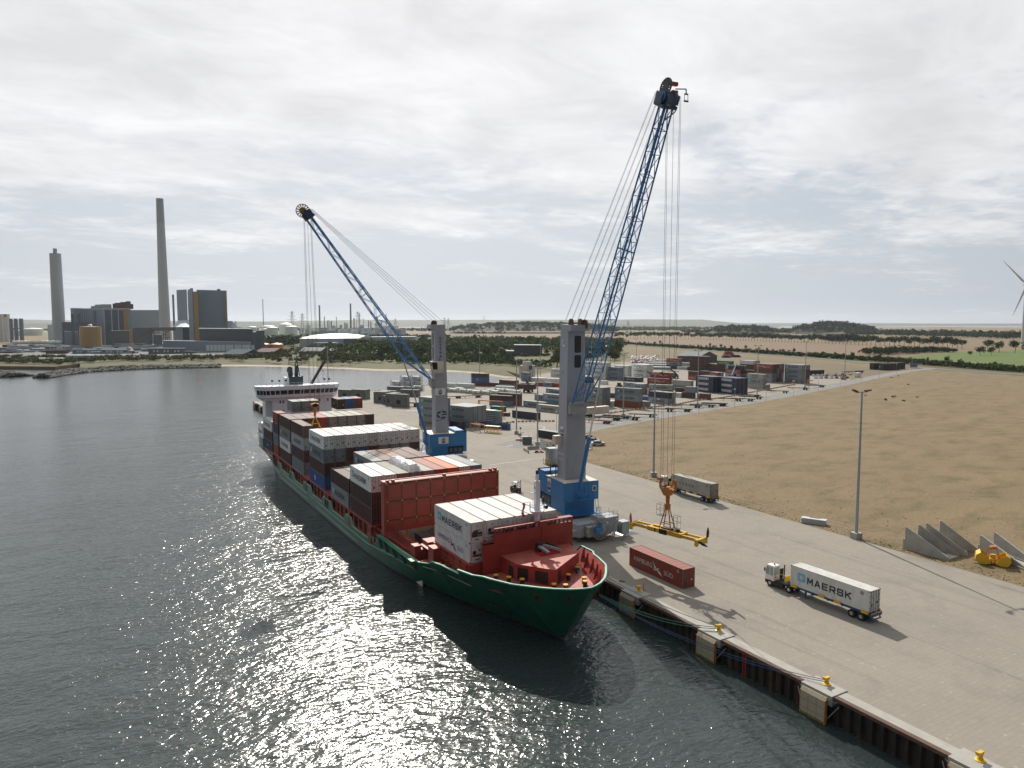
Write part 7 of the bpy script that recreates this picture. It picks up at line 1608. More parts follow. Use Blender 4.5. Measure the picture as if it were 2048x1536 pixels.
# lamp masts
def mast(u, v, vt, lab, n=0, rz=0.0, base=True, z=0):
    q = g(u, v); h = hgt(u, v, vt); t = thing('lamp_mast', lab, 'lamp mast', (q.x, q.y, 0), rz, 'tall lamp masts')
    mb = MB(); mb.cyl((0,0,0 if not base else 1.0), (0,0,h), .30 if n == 0 else .26, .15, 10); mb.build('pole', M_['galv'], t)
    if base: mb = MB(); mb.box(-.75,.75,-.75,.75,0,1.15); mb.build('base_block', M_['concrete'], t)
    mb = MB(); mb.box(-1.5,1.3,-.07,.07,h-.1,h+.05); mb.build('crossarm', M_['galv'], t)
    for x, a in ((-1.7,25),(1.4,-8)):
        mb = MB(); mb.box(-.55,.55,-.35,.35,-.12,.12); mb.xf(Matrix.Translation((x,0,h+.25)) @ Matrix.Rotation(R(a),4,'Y')); mb.build('floodlight', M_['black'], t)
    return t
MS = [(1712,1077,784,'right of the paved quay, nearest one'),(1307,953,747,'behind the white tractor unit and container'),(1075,890,726,'left of the nearer crane tower'),(1033,868,720,'beside the yellow cage on the quay'),(1246.5,832,707,'before the two grey boxes on a rust one'),(1395,811,702,'between navy block and dark blue blocks'),(1514,793,692,'right of the dark blue blocks'),(1609.6,777,683,'before the tall grey block'),(1689,760,678,'at the parked car lot'),
      (959.5,752,690,'behind the three high stack at the water'),(1080.5,752,684,'behind the short row by the beach'),(1272.5,729,678,'beyond the white blocks, by the wrapped bales'),(1183,727,679,'behind the tall white blocks'),(657,800,694,'on the quay behind the white bridge')]
for k, (u, v, vt, wd) in enumerate(MS): mast(u, v, vt, 'tall grey lamp mast '+wd, 0 if k < 2 else 1, R(-30) if k else R(-8), base=k < 9)
def street_lamp():
    mb = MB(); mb.cyl((0,0,0), (0,0,8.6), .09, .06, 6); p_ = mb.mesh('pole', M_['galv']); mb = MB(); mb.cyl((0,0,8.5), (0,0,8.95), .35, .2, 8); mb.box(-.9,0,-.04,.04,8.5,8.56); return p_, mb.mesh('lamp_head', M_['white'])
slp, slh = street_lamp()
SLP = [zD(600,1330+170),zE(250,1440),zE(1032,1308),zF(455,1162),zF(1040,1055),zF(1557,962),zF(2015,862),zG(640,578),zG(960,508),zG(1250,448),zG(1515,398),zG(1760,340),zG(1980,293),(1113,872)]
for k, (u, v) in enumerate(SLP):
    q = g(u, v); t = thing('street_lamp', f'slim street lamp, {ORD[k]} from the left along the yard road' if k < 13 else 'slim street lamp left of the nearer crane tower', 'street lamp', (q.x,q.y,0), 0, 'street lamps along the yard road')
    for me, nm in ((slp,'pole'),(slh,'lamp_head')): o = bpy.data.objects.new(nm, me); C.objects.link(o); o.parent = t
# low barrier of red and white blocks along the yard
def barrier(pts, lab):
    t = thing('yard_barrier', lab, 'barrier', (*g(*pts[0])[:2], 0)); mb = MB(); P = [Vector(g(*p)) for p in pts]; k = 0
    for a, b in zip(P[:-1], P[1:]):
        n = int((b-a).length/1.5); d = (b-a).normalized()
        for j in range(n): q = a+d*(j*1.5); mb.beam(q+Vector((0,0,.35)), q+d*1.1+Vector((0,0,.35)), .35, .6, k % 2); k += 1
    bp(mb, 'barrier_blocks', [M_['cream'], M_['orange']], t)
barrier([(1003,850),zC(60,1505),zC(360,1475),zC(760,1468),zC(1200,1465)], 'low pale and orange kerb blocks between the two lamp masts')
barrier([zD(540,1320),zD(760,1290),zD(1060,1245),zD(1400,1200),zE(450,1165),zE(640,1140),zE(1000,1070),zE(1240,1048),zF(200,990),zF(420,955),zF(860,870),zF(1110,825),zF(1600,735)], 'long row of pale and orange kerb blocks before the container stacks')
# ================================================================ on the quay: boxes, trucks, cars, small things
add_container((74.95, 82.9, 0), P2, 'red', 'HS', near=True, label='red container with a white bird emblem standing alone on the quay', sc=1.02)
def truck(cx, cy, rz, box, lab1, lab2, lab3):
    M4 = Matrix.Translation((cx, cy, 0)) @ Matrix.Rotation(rz, 4, 'Z')
    q = M4 @ Vector((0,0,1.48)); add_container(tuple(q), rz, box[0], box[1], L=12.19, H=2.9, kind=box[2], near=True, label=lab1)
    t = thing('container_trailer', lab2, 'trailer', (cx, cy, 0), rz)
    mb = MB()
    for y in (-.5,.5): mb.beam((-7.0,y,1.12), (6.3,y,1.12), .18, .42)
    for x in (-6.6,-5.0,-2.2,0,2.2,4.6,6.2): mb.box(x-.09,x+.09,-1.2,1.2,1.05,1.3)
    for y in (-1.2, 1.14): mb.box(-6.2,6.2,y,y+.06,1.15,1.40)
    mb.box(6.2,6.45,-1.22,1.22,.9,1.42); mb.box(6.35,6.45,-1.1,1.1,.45,.6)
    for s in (-1,1): mb.box(6.3,6.42,s*.9-.06,s*.9+.06,.5,1.0)
    mb.build('trailer_frame', M_['navyblue'], t)
    mb = MB()
    for x in (-5.4,-.9,1.6,5.6):
        for s in (-1,1): mb.box(x-.5,x+.5,min(s*1.24,s*1.42),max(s*1.24,s*1.42),1.25,1.62)
    mb.box(6.45,6.5,-1.24,1.24,1.32,1.44); mb.build('corner_guide', M_['yellow'], t)
    for x in (3.6,4.95):
        for s in (-1,1): mb = MB(); wheel(mb, x, s*.62, s*1.2, .54, 0, 1); mb.build('wheel', [M_['tyre'], M_['galv']], t)
    mb = MB()
    for s in (-1,1): mb.box(-3.9,-3.7,s*.75-.1,s*.75+.1,.25,1.0); mb.box(-4.0,-3.6,s*.75-.2,s*.75+.2,.2,.27)
    mb.build('landing_leg', M_['navyblue'], t)
    k = thing('terminal_tractor', lab3, 'truck', tuple(M4 @ Vector((-8.3,0,0))), rz)
    mb = MB(); mb.box(-2.1,2.6,-.5,.5,.62,1.0); mb.box(-.6,2.4,-1.15,1.15,.95,1.12); mb.box(-2.3,-1.9,-1.2,1.2,.45,.95); mb.box(-.9,1.0,-1.2,-.75,.45,.95); mb.box(1.2,2.5,-.5,.5,1.12,1.35); mb.build('chassis', M_['black'], k)
    mb = MB(); P = [(-2.3,.95),(-.75,.95),(-.75,3.25),(-2.05,3.25),(-2.3,2.0)]; mb.extr([(x,-1.2,z) for x, z in P], (0,1.35,0)); mb.build('cab', M_['white'], k)
    mb = MB()
    mb.extr([(-2.2,-1.215,1.85),(-1.55,-1.215,1.75),(-1.5,-1.215,3.0),(-2.02,-1.215,3.0)], (0,.01,0)); mb.extr([(-1.4,-1.215,1.75),(-.9,-1.215,1.75),(-.9,-1.215,3.0),(-1.4,-1.215,3.0)], (0,.01,0))
    mb.extr([(-.742,-1.1,1.9),(-.742,.05,1.9),(-.742,.05,3.0),(-.742,-1.1,3.0)], (.01,0,0)); mb.add([(-2.315,-1.1,2.05),(-2.315,.05,2.05),(-2.08,.05,3.1),(-2.08,-1.1,3.1)], [(0,1,2,3)]); mb.build('cab_window', M_['glasspale'], k)
    mb = MB(); mb.box(-.9,-.74,.2,1.0,1.1,2.6); mb.cyl((-.5,.9,1.0), (-.5,.9,3.2), .09, .09, 8); mb.build('engine_stack', M_['dark'], k)
    mb = MB(); mb.beam((-.5,-1.1,1.1), (-.5,-1.1,2.2), .07, .07); mb.box(1.0,1.08,-1.0,.2,1.3,2.2); mb.box(.95,1.0,-.9,.1,1.4,2.1); mb.beam((-.4,-.9,2.3), (1.0,-.9,2.3), .05, .05); mb.build('yellow_guard', M_['yellow'], k)
    mb = MB(); mb.cyl((-1.2,-.5,3.25), (-1.2,-.5,3.5), .12, .1, 8, 0); mb.box(-.76,-.74,-.9,-.6,1.35,1.6,0); mb.build('beacon', M_['red'], k)
    mb = MB(); mb.box(-2.35,-2.2,-1.45,-1.3,2.2,2.7); mb.beam((-1.7,-.3,3.25),(-1.7,-.3,3.6),.05,.05); mb.build('mirror', M_['black'], k)
    for x in (-1.45,1.9):
        for s in (-1,1): mb = MB(); wheel(mb, x, s*.65, s*1.2, .52, 0, 1); mb.build('wheel', [M_['tyre'], M_['cream']], k)
defm('navyblue', (.015,.06,.17), .5, var=.15)
truck(87.35, 61.3, R(-89), ('white','MAERSK','reefer'), 'white refrigerated container with black lettering on the blue trailer', 'blue trailer under the white container on the open quay', 'white terminal tractor pulling the white container on the open quay')
truck(115.9, 117.4, R(-90.5), ('beige','COSCO','dry'), 'rusty beige container with wide blue letters on a trailer', 'blue trailer under the rusty beige container by the field', 'white terminal tractor parked beneath the hoist ropes by the field')
# cars
def car_mesh():
    out = {}
    prof = [(-2.2,.35),(-2.25,.75),(-2.0,.98),(-1.2,1.05),(-.55,1.55),(.9,1.62),(1.75,1.25),(2.15,1.05),(2.25,.6),(2.2,.35)]
    mb = MB(); W=.9
    n = len(prof)
    for s in (-1,1): mb.poly([(x, s*(W if z < 1.06 else W*.80), z) for x, z in (prof if s < 0 else prof[::-1])])
    for k in range(n):
        a, b = prof[k], prof[(k+1) % n]; wa = W if a[1] < 1.06 else W*.80; wb = W if b[1] < 1.06 else W*.80
        mb.quad((a[0],-wa,a[1]), (a[0],wa,a[1]), (b[0],wb,b[1]), (b[0],-wb,b[1]))
    out['car_body'] = mb.mesh('car_body', [PAINT])
    mb = MB()
    for s in (-1,1):
        P = [(-1.02,1.08),(-.48,1.48),(.85,1.54),(1.55,1.22),(1.5,1.08)]; mb.poly([(x, s*(.915-(z-1.06)*.33), z) for x, z in P])
    mb.quad((-1.18,-.78,1.07), (-1.18,.78,1.07), (-.6,.68,1.52), (-.6,-.68,1.52)); mb.quad((1.76,-.7,1.26), (1.76,.7,1.26), (.98,.68,1.60), (.98,-.68,1.60))
    for v_ in range(len(mb.v)): x, y, z = mb.v[v_]; mb.v[v_] = (x-.03 if v_ > 9 and x < 0 else (x+.03 if v_ > 9 else x), y, z+.02)
    out['windows'] = mb.mesh('windows', [M_['glass']])
    mb = MB()
    for x in (-1.4,1.4):
        for s in (-1,1): mb.cyl((x,s*.70,.34), (x,s*.93,.34), .34, .34, 14, 0); mb.cyl((x,s*.92,.34), (x,s*.945,.34), .2, .18, 10, 1)
    out['wheels'] = mb.mesh('wheels', [M_['tyre'], M_['galv']]); return out
CM = car_mesh()
CP_ = PAINT
def car(x, y, rz, col, lab, grp=None, full=True, z=0):
    t = thing('parked_car', lab, 'car', (x, y, z), rz, grp)
    for nm, me in CM.items():
        o = bpy.data.objects.new('wheel_set' if nm == 'wheels' else nm, me); C.objects.link(o); o.parent = t; o.color = (*col, 1)
    return t
for (u, v, c, lab) in ((1196,891,(.42,.43,.44),'silver car, nearest of three parked on the dry field'),(1187,885,(.30,.33,.38),'pale blue-grey car, middle of three on the dry field'),(1178,879,(.02,.03,.06),'dark blue car, farthest of three on the dry field')):
    q = g(u, v); car(q.x, q.y, R(158), c, lab, 'three cars on the dry field')
q = g(1184,895); t = thing('wire_cage', 'low metal cage crate beside the three parked cars', 'crate', (q.x-3.2, q.y-2.0, 0), R(30)); mb = MB(); mb.box(-1.6,1.6,-1.0,1.0,0,.15); mb.rail([(-1.6,-1,0),(1.6,-1,0),(1.6,1,0),(-1.6,1,0),(-1.6,-1,0)], 1.1, .05, .5); mb.build('cage', M_['galv'], t)
cols = [(.6,.6,.6),(.5,.52,.54),(.08,.09,.1),(.62,.62,.62),(.05,.07,.12),(.4,.42,.44),(.02,.02,.02),(.55,.56,.58)]
cn = ['white','silver','dark grey','white','dark blue','grey','black','silver']
k = 0
for row, (x0, x1, y, n, rn) in enumerate(((250,740,440,7,'front'),(215,700,412,8,'middle'),(330,790,392,5,'rear'))):
    for j in range(n):
        q = g(*zG(x0+(x1-x0)*j/(n-1), y+ (8 if row == 0 else 0))); car(q.x, q.y, R(205), cols[k % 8], f'{cn[k % 8]} car in the {rn} row of the car lot, {ORD[j]} from the left', 'cars parked in the lot at the yard end'); k += 1
q = g(*zG(690,470)); t = thing('small_tractor', 'small red tractor at the right end of the car lot', 'tractor', (q.x,q.y,0), R(200)); mb = MB(); mb.box(-1.8,1.4,-.8,.8,.6,1.6); mb.box(-.6,.8,-.7,.7,1.6,2.5); mb.build('body', M_['red'], t)
for x in (-1.1,1.0): 
    for s in (-1,1): mb = MB(); wheel(mb, x, s*.8, s*1.2, .6, 0, 1); mb.build('wheel', [M_['tyre'], M_['red']], t)
q = g(*zG(905,425)); t = thing('site_trailer', 'small white site trailer by the yard road', 'trailer', (q.x,q.y,0), R(15)); mb = MB(); mb.box(-3.2,3.2,-1.3,1.3,.6,3.3); mb.build('body', M_['white'], t); mb = MB(); mb.box(-1.9,-.6,-1.32,-1.301,1.9,2.6); mb.build('window', M_['logoblue'], t); mb = MB(); [wheel(mb, x, s*.9, s*1.3, .4) for x in (-.6,.6) for s in (-1,1)]; mb.build('wheels', [M_['tyre'], M_['galv']], t)
for k, (x, y, w) in enumerate(((1255,305,11),(1400,315,11),(1500,300,8))):
    q = g(*zG(x, y)); add_container((q.x, q.y, 0), R(-8), 'green' if False else 'black', 'NONE', H=3.6, sc=1.6, label='dark green box, '+('left','middle','right')[k]+' one of three joined at the far junction', group='dark boxes at the far junction')
q = g(*zG(230,395)); add_container((q.x,q.y,0), R(-10), 'black', 'NONE', H=3.0, sc=1.3, label='dark green box behind the car lot')
q = g(*zG(1790,290)); t = thing('road_sign', 'bluish information board at the road junction', 'sign', (q.x,q.y,0), R(-20)); mb = MB(); mb.box(-3.6,3.6,-.1,.1,1.0,5.2); mb.build('board', mat('boardblue', (.16,.18,.26), .5), t); mb = MB(); [mb.cyl((x,0,0),(x,0,1.0),.12,.12,6) for x in (-3,3)]; mb.build('post', M_['galv'], t)
q = g(*zG(830,365)); o = bpy.data.objects.new('trailer_chassis', SKD); C.objects.link(o); o.location = (q.x,q.y,0); o.scale = (2.0,1.6,1.3); tag(o, 'long dark low-loader frame behind the white site trailer', 'trailer')
q = g(*zG(110,560)); t = thing('barrier_post', 'orange boom barrier post at the yard road', 'barrier', (q.x,q.y,0), R(-50)); mb = MB(); mb.tube([(0,0,0),(0,0,2.6),(.6,0,3.2),(3.5,0,3.3)], .3, 6); mb.build('arm', M_['orange'], t)
q = g(*zF(1545,733)); t = thing('warning_beacon', 'orange traffic beacon among the kerb blocks', 'beacon', (q.x,q.y,0)); mb = MB(); mb.lathe((0,0,0), [(1.0,0),(1.0,.3),(.4,.5),(.5,2.2),(.1,2.5)], 10); mb.build('body', M_['orange'], t)
# forklift
q = g(1032,984); t = thing('forklift', 'dark forklift truck parked behind the bow containers', 'forklift', (q.x,q.y,0), R(-80))
mb = MB(); mb.box(-1.3,1.1,-.6,.6,.3,1.15); mb.extr([(-1.5,-.6,.35),(-.9,-.6,.35),(-.9,-.6,1.35),(-1.4,-.6,1.25)], (0,1.2,0)); mb.build('body', mat('forkgrey', (.06,.055,.05), .5), t)
mb = MB(); 
for x in (-.9,.7):
    for s in (-.55,.55): mb.beam((x,s,1.1), (x*.8,s*.9,2.35), .07, .07)
mb.box(-.8,.65,-.55,.55,2.33,2.42); mb.build('roof_guard', M_['steel'], t)
mb = MB(); mb.box(1.15,1.25,-.5,-.38,.1,3.0); mb.box(1.15,1.25,.38,.5,.1,3.0); mb.box(1.15,1.25,-.4,.4,2.6,2.7); mb.build('mast', M_['dark'], t)
mb = MB(); [mb.box(1.25,2.4,s-.07,s+.07,.08,.14) for s in (-.3,.3)]; mb.build('forks', M_['dark'], t)
for x in (-.95,.75):
    for s in (-1,1): mb = MB(); wheel(mb, x, s*.45, s*.68, .34, 0, 1); mb.build('wheel', [M_['tyre'], M_['red']], t)
mb = MB(); mb.box(-.6,-.1,-.3,.3,1.15,1.75); mb.build('seat', M_['black'], t)
# concrete wing walls at the field edge
def wing(q0, d, Lw, h, wbase, lab):
    t = thing('wing_wall', lab, 'concrete element', (q0.x, q0.y, 0), math.atan2(d.y, d.x), 'triangular concrete wall elements')
    mb = MB(); mb.extr([(0,0,.28),(Lw,0,.28),(Lw,0,.55),(.25,0,h),(0,0,h)], (0,.28,0)); mb.box(-.32,0,0,.28,.28,h*.45)
    mb.build('triangular_wall', M_['concrete'], t)
    mb = MB(); mb.add([(-.35,-.15,0),(Lw+.1,-.15,0),(Lw+.1,wbase,0),(Lw*.55,wbase,0),(-.35,.5,0),(-.35,-.15,.275),(Lw+.1,-.15,.275),(Lw+.1,wbase,.275),(Lw*.55,wbase,.275),(-.35,.5,.275)], [(4,3,2,1,0),(5,6,7,8,9),(0,1,6,5),(1,2,7,6),(2,3,8,7),(3,4,9,8),(4,0,5,9)]); mb.build('footing', M_['concretelight'], t)
def K_(x, y): return g(1560+x*.2383, 960+y*.2383)
for (b0, b1, hp, lab, wb) in (((1045,578),(1410,678),393,'nearest triangular concrete wall of the left group of four',3.0),((1150,598),(1500,640),375,'second triangular concrete wall of the left group of four',1.0),((1215,592),(1570,640),362,'third triangular concrete wall of the left group of four',3.0),((1330,570),(1660,604),343,'rearmost triangular concrete wall of the left group of four',1.2),((1672,612),(2048,756),462,'left concrete wall behind the yellow clamshell grab',2.6),((1788,592),(2140,722),437,'right concrete wall with a slot, behind the yellow grab',2.6)):
    a = K_(*b0); b = K_(*b1); d = (b-a); Lw = d.length; h = hgt(1560+b0[0]*.2383, 960+b0[1]*.2383, 960+hp*.2383); wing(a, d, Lw, h, wb, lab)
# slabs
q = g(1627,1047); t = thing('slab_stack', 'stack of pale notched slabs at the edge of the paving', 'slabs', (q.x,q.y,0), R(-62)); mb = MB()
for k in range(4):
    z = .05+k*.27; P = [(-2.3,-.7),(2.3,-.7),(2.3,.7),(1.6,.7),(.9,.1),(-.6,.1),(-1.2,.7),(-2.3,.7)]; mb.prism([(x+(k % 2)*.08, y) for x, y in P], z, z+.19)
mb.build('slabs', M_['cladwhite'], t)
# clamshell grab
q = g(1985,1128); gt = thing('clamshell_grab', 'bright yellow clamshell grab lying open by the concrete walls', 'grab', (q.x,q.y,0), R(-60))
for s in (-1, 1):
    mb = MB(); P = [(.35,.55),(1.0,1.5),(1.8,1.95),(2.35,1.55),(2.45,.9),(2.0,.12),(1.2,.1),(.4,.35)]
    for y0 in (-1.25, 1.17): mb.extr([(s*x,y0,z) for x, z in P], (0,.08,0))
    for (a, b) in zip(P[2:], P[3:]): mb.extr([(s*a[0],-1.25,a[1]), (s*b[0],-1.25,b[1]), (s*(b[0]-.06),-1.25,b[1]), (s*(a[0]-.06),-1.25,a[1])], (0,2.5,0))
    mb.build('grab_shell', M_['brightyellow'], gt)
mb = MB(); mb.cyl((0,-1.0,.55), (0,1.0,.55), .22, .22, 10); mb.box(-.5,.5,-.7,.7,.5,1.0); mb.cyl((0,0,1.0), (0,0,1.65), .42, .42, 14); mb.build('lower_crosshead', M_['yellow'], gt)
mb = MB()
for x in (-.95,.95):
    for y in (-.75,.75): mb.beam((x,y,1.0), (x*.4,y*.55,2.75), .12, .12)
mb.box(-.5,.5,-.5,.5,2.65,2.9); mb.cyl((0,0,2.9), (0,0,3.05), .5, .4, 12); mb.build('arm_frame', M_['orange'], gt)
mb = MB(); [mb.box(-2.6,2.9,y-.12,y+.12,0,.1) for y in (-.9,.9)]; mb.build('skid', M_['post'], gt)
# small plant between the cranes: boxes, barriers, cages, tank
def rz_of(p, q): d = g(*q)-g(*p); return math.atan2(d.y, d.x)
q = g(*zH(900,545)); t = thing('site_office', 'pale green-white site cabin with a brown roof beside a lamp mast', 'cabin', (q.x+1,q.y+1.2,0), rz_of(zH(795,505), zH(1000,570)))
mb = MB(); mb.box(-2.9,2.9,-1.2,1.2,0,2.6); mb.build('cabin_body', mat('cabinpale', (.50,.55,.52), .5), t); mb = MB(); mb.box(-2.85,2.85,-1.15,1.15,2.6,2.65); mb.build('cabin_roof', M_['rustbrown'], t); mb = MB(); mb.box(1.4,2.0,-1.22,-1.2,1.0,2.0,0); mb.box(2.9,2.92,.1,.7,1.3,1.8,1); mb.build('door_sign', [M_['red'], M_['dark']], t)
q = g(*zH(620,465)); t = thing('steel_store', 'small ribbed grey steel store beside the lamp mast', 'store box', (q.x,q.y+1.5,0), R(-30)); mb = MB(); mb.box(-1.5,1.5,-1.2,1.2,.1,2.5)
[mb.box(-1.5+.3*k,-1.42+.3*k,-1.24,-1.2,.2,2.4) for k in range(11)]; mb.build('store_body', mat('storegrey', (.13,.15,.15), .6), t)
q = g(*zH(930,400)); t = thing('long_store', 'long dark shelter box behind the pale site cabin', 'shelter', (q.x+3,q.y+3,0), rz_of(zH(780,375), zH(1085,425))); mb = MB(); mb.box(-5.5,5.5,-1.2,1.2,0,2.5,0); mb.box(-5.7,5.7,-1.4,1.4,2.5,2.62,1); mb.build('shelter_body', [M_['dark'], M_['claddark']], t)
for k, (p, e, lab) in enumerate((((590,545),(775,535),'long pale concrete barrier before the steel store'),((530,560),(610,605),'short splayed concrete barrier left of the long one'))):
    a = g(*zH(*p)); b = g(*zH(*e)); t = thing('concrete_barrier', lab, 'barrier', tuple((a+b)/2), math.atan2((b-a).y, (b-a).x)); L_ = (b-a).length/2; mb = MB(); mb.extr([(-L_,-.3,0),(-L_,.3,0),(-L_,.12,.4),(-L_,.1,.95),(-L_,-.1,.95),(-L_,-.12,.4)], (2*L_,0,0)); mb.build('barrier_body', M_['concretelight'], t)
q = g(*zB(1260,1500)); t = thing('yellow_cage', 'yellow barred steel cage standing on the quay', 'cage', (q.x+1,q.y+1,0), rz_of(zB(1110,1500), zB(1410,1525))); mb = MB()
for x in (-2.9,-1.45,0,1.45,2.9):
    for y in (-.9,.9): mb.beam((x,y,0), (x*1.05,y,2.4), .12, .12)
for z in (.1,1.2,2.35):
    for y in (-.9,.9): mb.beam((-2.95,y,z), (2.95,y,z), .12, .12)
    for x in (-2.9,2.9): mb.beam((x,-.9,z), (x,.9,z), .12, .12)
for x in (-2.2,-.7,.7,2.2): mb.beam((x,-.9,.1), (x,-.9,2.3), .07, .07)
mb.build('cage_bars', M_['brightyellow'], t); mb = MB(); mb.box(-3.0,3.0,-1,1,2.4,2.5); mb.build('cage_top', M_['cream'], t)
q = g(*zB(950,1470)); t = thing('lifting_beam', 'orange lifting frame on four legs beside the yellow cage', 'lifting frame', (q.x+1,q.y+1,0), rz_of(zB(800,1450), zB(1040,1500))); mb = MB()
for y in (-1,1): mb.beam((-3.2,y,2.6), (3.2,y,2.6), .25, .3)
for x in (-3.1,-1.2,1.2,3.1): mb.beam((x,-1,2.6), (x,1,2.6), .2, .25)
for x in (-3,3):
    for y in (-1,1): mb.beam((x,y,0), (x,y,2.5), .2, .2)
mb.build('frame', M_['orange'], t)
q = g(*zB(1380,1200)); t = thing('lifting_beam', 'taller orange lifting frame over the green box', 'lifting frame', (q.x+1,q.y+8,0), R(-60)); mb = MB()
mb.beam((-6,0,6.6), (6,0,6.6), .4, .4)
for x in (-5.8,5.8):
    for y in (-1.2,1.2): mb.beam((x,y*.4,6.5), (x,y,0), .28, .28)
mb.build('frame', M_['orange'], t)
a_, b_ = zB(1225,1085), zB(1500,1105); stack(a_, b_, 'under the tall orange frame', [('green','NONE')], L=6.06)
stack(zB(1440,1145), zB(1600,1155), 'low maroon box beside the green one', [('maroon','NONE')], L=6.06, H=1.6)
stack(zB(1325,1300), zB(1425,1308), 'pale pair beside the pallet stack', [('grey','NONE20'),('grey','NONE20')], L=6.06*.6)
q = g(*zB(1250,1290)); t = thing('flatrack_stack', 'stack of folded flat racks right of the four-wide grey stack', 'flat racks', (q.x,q.y+1,0), R(-62)); mb = MB()
for k in range(7): mb.box(-3,3,-1.2,1.2,.1+k*.72,.45+k*.72,0); mb.box(-2.9,2.9,-1.1,1.1,.45+k*.72,.8+k*.72,1)
mb.box(-3,3,-1.2,1.2,5.1,5.2,2); mb.build('flat_rack', [M_['galv'], M_['dark'], M_['white']], t)
q = g(*zB(1340,1440)); t = thing('skip', 'long dark blue open skip behind the yellow cage', 'skip', (q.x+2,q.y+4,0), rz_of(zB(1000,1430), zB(1580,1475))); mb = MB()
for s in (-1,1): mb.box(-6.0,6.0,min(s*1.2,s*1.28),max(s*1.2,s*1.28),0,2.2)
mb.box(-6,-5.9,-1.2,1.2,0,2.2); mb.box(5.9,6,-1.2,1.2,0,2.2); mb.box(-6,6,-1.2,1.2,0,.3)
for k in range(20): mb.box(-5.9+k*.6,-5.8+k*.6,-1.34,-1.28,.1,2.2)
mb.build('skip_body', M_['navyblue'] , t)
q = g(*zB(600,1375)); add_container((q.x-1.5,q.y-1.5,0), rz_of(zB(400,1350), zB(700,1395)), 'navy', 'NONE', L=6.06, H=2.6, label='open dark blue box before the four-wide grey stack')
q = g(*zH(480,400)); t = thing('gate_equipment', 'small gate post with yellow arms at the foot of the lamp mast', 'gate', (q.x,q.y,0), R(-30)); mb = MB(); mb.cyl((0,0,0),(0,0,4.2),.06,.06,6,0); mb.box(-.3,.3,-.05,.05,3.9,4.5,1); mb.box(-1.6,1.0,-.4,.4,0,.5,2); mb.box(-.7,.4,-.4,.4,1.6,2.5,0); mb.box(-1.2,1.2,-.1,.1,2.6,2.75,2); mb.build('post_and_arm', [M_['galv'], M_['dark'], M_['orange']], t)
# the stooping worker and his kit
def person(loc, rz, lab):
    t = thing('person', lab, 'person', loc, rz)
    def skin(name, V, E, Rr, m, lvl=1):
        me = bpy.data.meshes.new(name); me.from_pydata(V, E, []); o = bpy.data.objects.new(name, me); C.objects.link(o); o.parent = t; me.materials.append(m)
        o.modifiers.new('skin', 'SKIN'); bm = bmesh.new(); bm.from_mesh(me); ly = bm.verts.layers.skin.verify()
        for v, r in zip(bm.verts, Rr): v[ly].radius = (r, r)
        bm.verts.ensure_lookup_table(); bm.verts[0][ly].use_root = True; bm.to_mesh(me); bm.free(); s = o.modifiers.new('sub', 'SUBSURF'); s.levels = s.render_levels = lvl; return o
    # pelvis, waist, chest, neck, head, arms (shoulder, elbow, wrist, hand), legs (hip, knee, ankle, toe): leaning well forward
    V = [(0,0,.92),(.10,0,1.08),(.34,0,1.30),(.50,0,1.40),(.60,0,1.50),(.64,0,1.60),
         (.36,.19,1.30),(.46,.24,1.02),(.62,.18,.82),(.68,.16,.75),(.36,-.19,1.30),(.50,-.24,1.04),(.70,-.18,.86),(.76,-.16,.80),
         (0,.10,.88),(.10,.13,.48),(-.04,.14,.09),(.12,.15,.05),(0,-.10,.88),(.02,-.13,.48),(-.16,-.14,.09),(0,-.15,.05)]
    E = [(0,1),(1,2),(2,3),(3,4),(4,5),(2,6),(6,7),(7,8),(8,9),(2,10),(10,11),(11,12),(12,13),(0,14),(14,15),(15,16),(16,17),(0,18),(18,19),(19,20),(20,21)]
    skin('body', V, E, [.15,.14,.16,.07,.10,.09,.075,.055,.04,.04,.075,.055,.04,.04,.10,.075,.05,.05,.10,.075,.05,.05], M_['navyblue'])
    skin('hiviz_jacket', [(.02,0,1.0),(.12,0,1.10),(.36,0,1.31),(.40,.2,1.29),(.40,-.2,1.29)], [(0,1),(1,2),(2,3),(2,4)], [.175,.17,.185,.085,.085], M_['hiviz'])
    mb = MB(); mb.lathe((.64,0,1.58), [(.13,0),(.12,.08),(.07,.14)], 12); mb.build('helmet', M_['white'], t)
q = g(*zH(890,585)); person((q.x,q.y,0), R(190), 'person in a yellow high-visibility jacket stooping beside the site cabin')
t = thing('tool_frame', 'low yellow and black tool frame the stooping worker handles', 'tool frame', (q.x-2.4,q.y+.6,0), R(-20)); mb = MB(); mb.box(-1.5,1.5,-.4,.4,.15,.3,0); mb.box(-1.2,-.2,-.3,.3,.3,.7,1); mb.box(.2,1.0,-.3,.3,.3,.55,2); [mb.cyl((x,-.5,.2),(x,.5,.2),.2,.2,8,1) for x in (-1.2,1.2)]; mb.build('frame', [M_['yellow'], M_['black'], M_['red']], t)
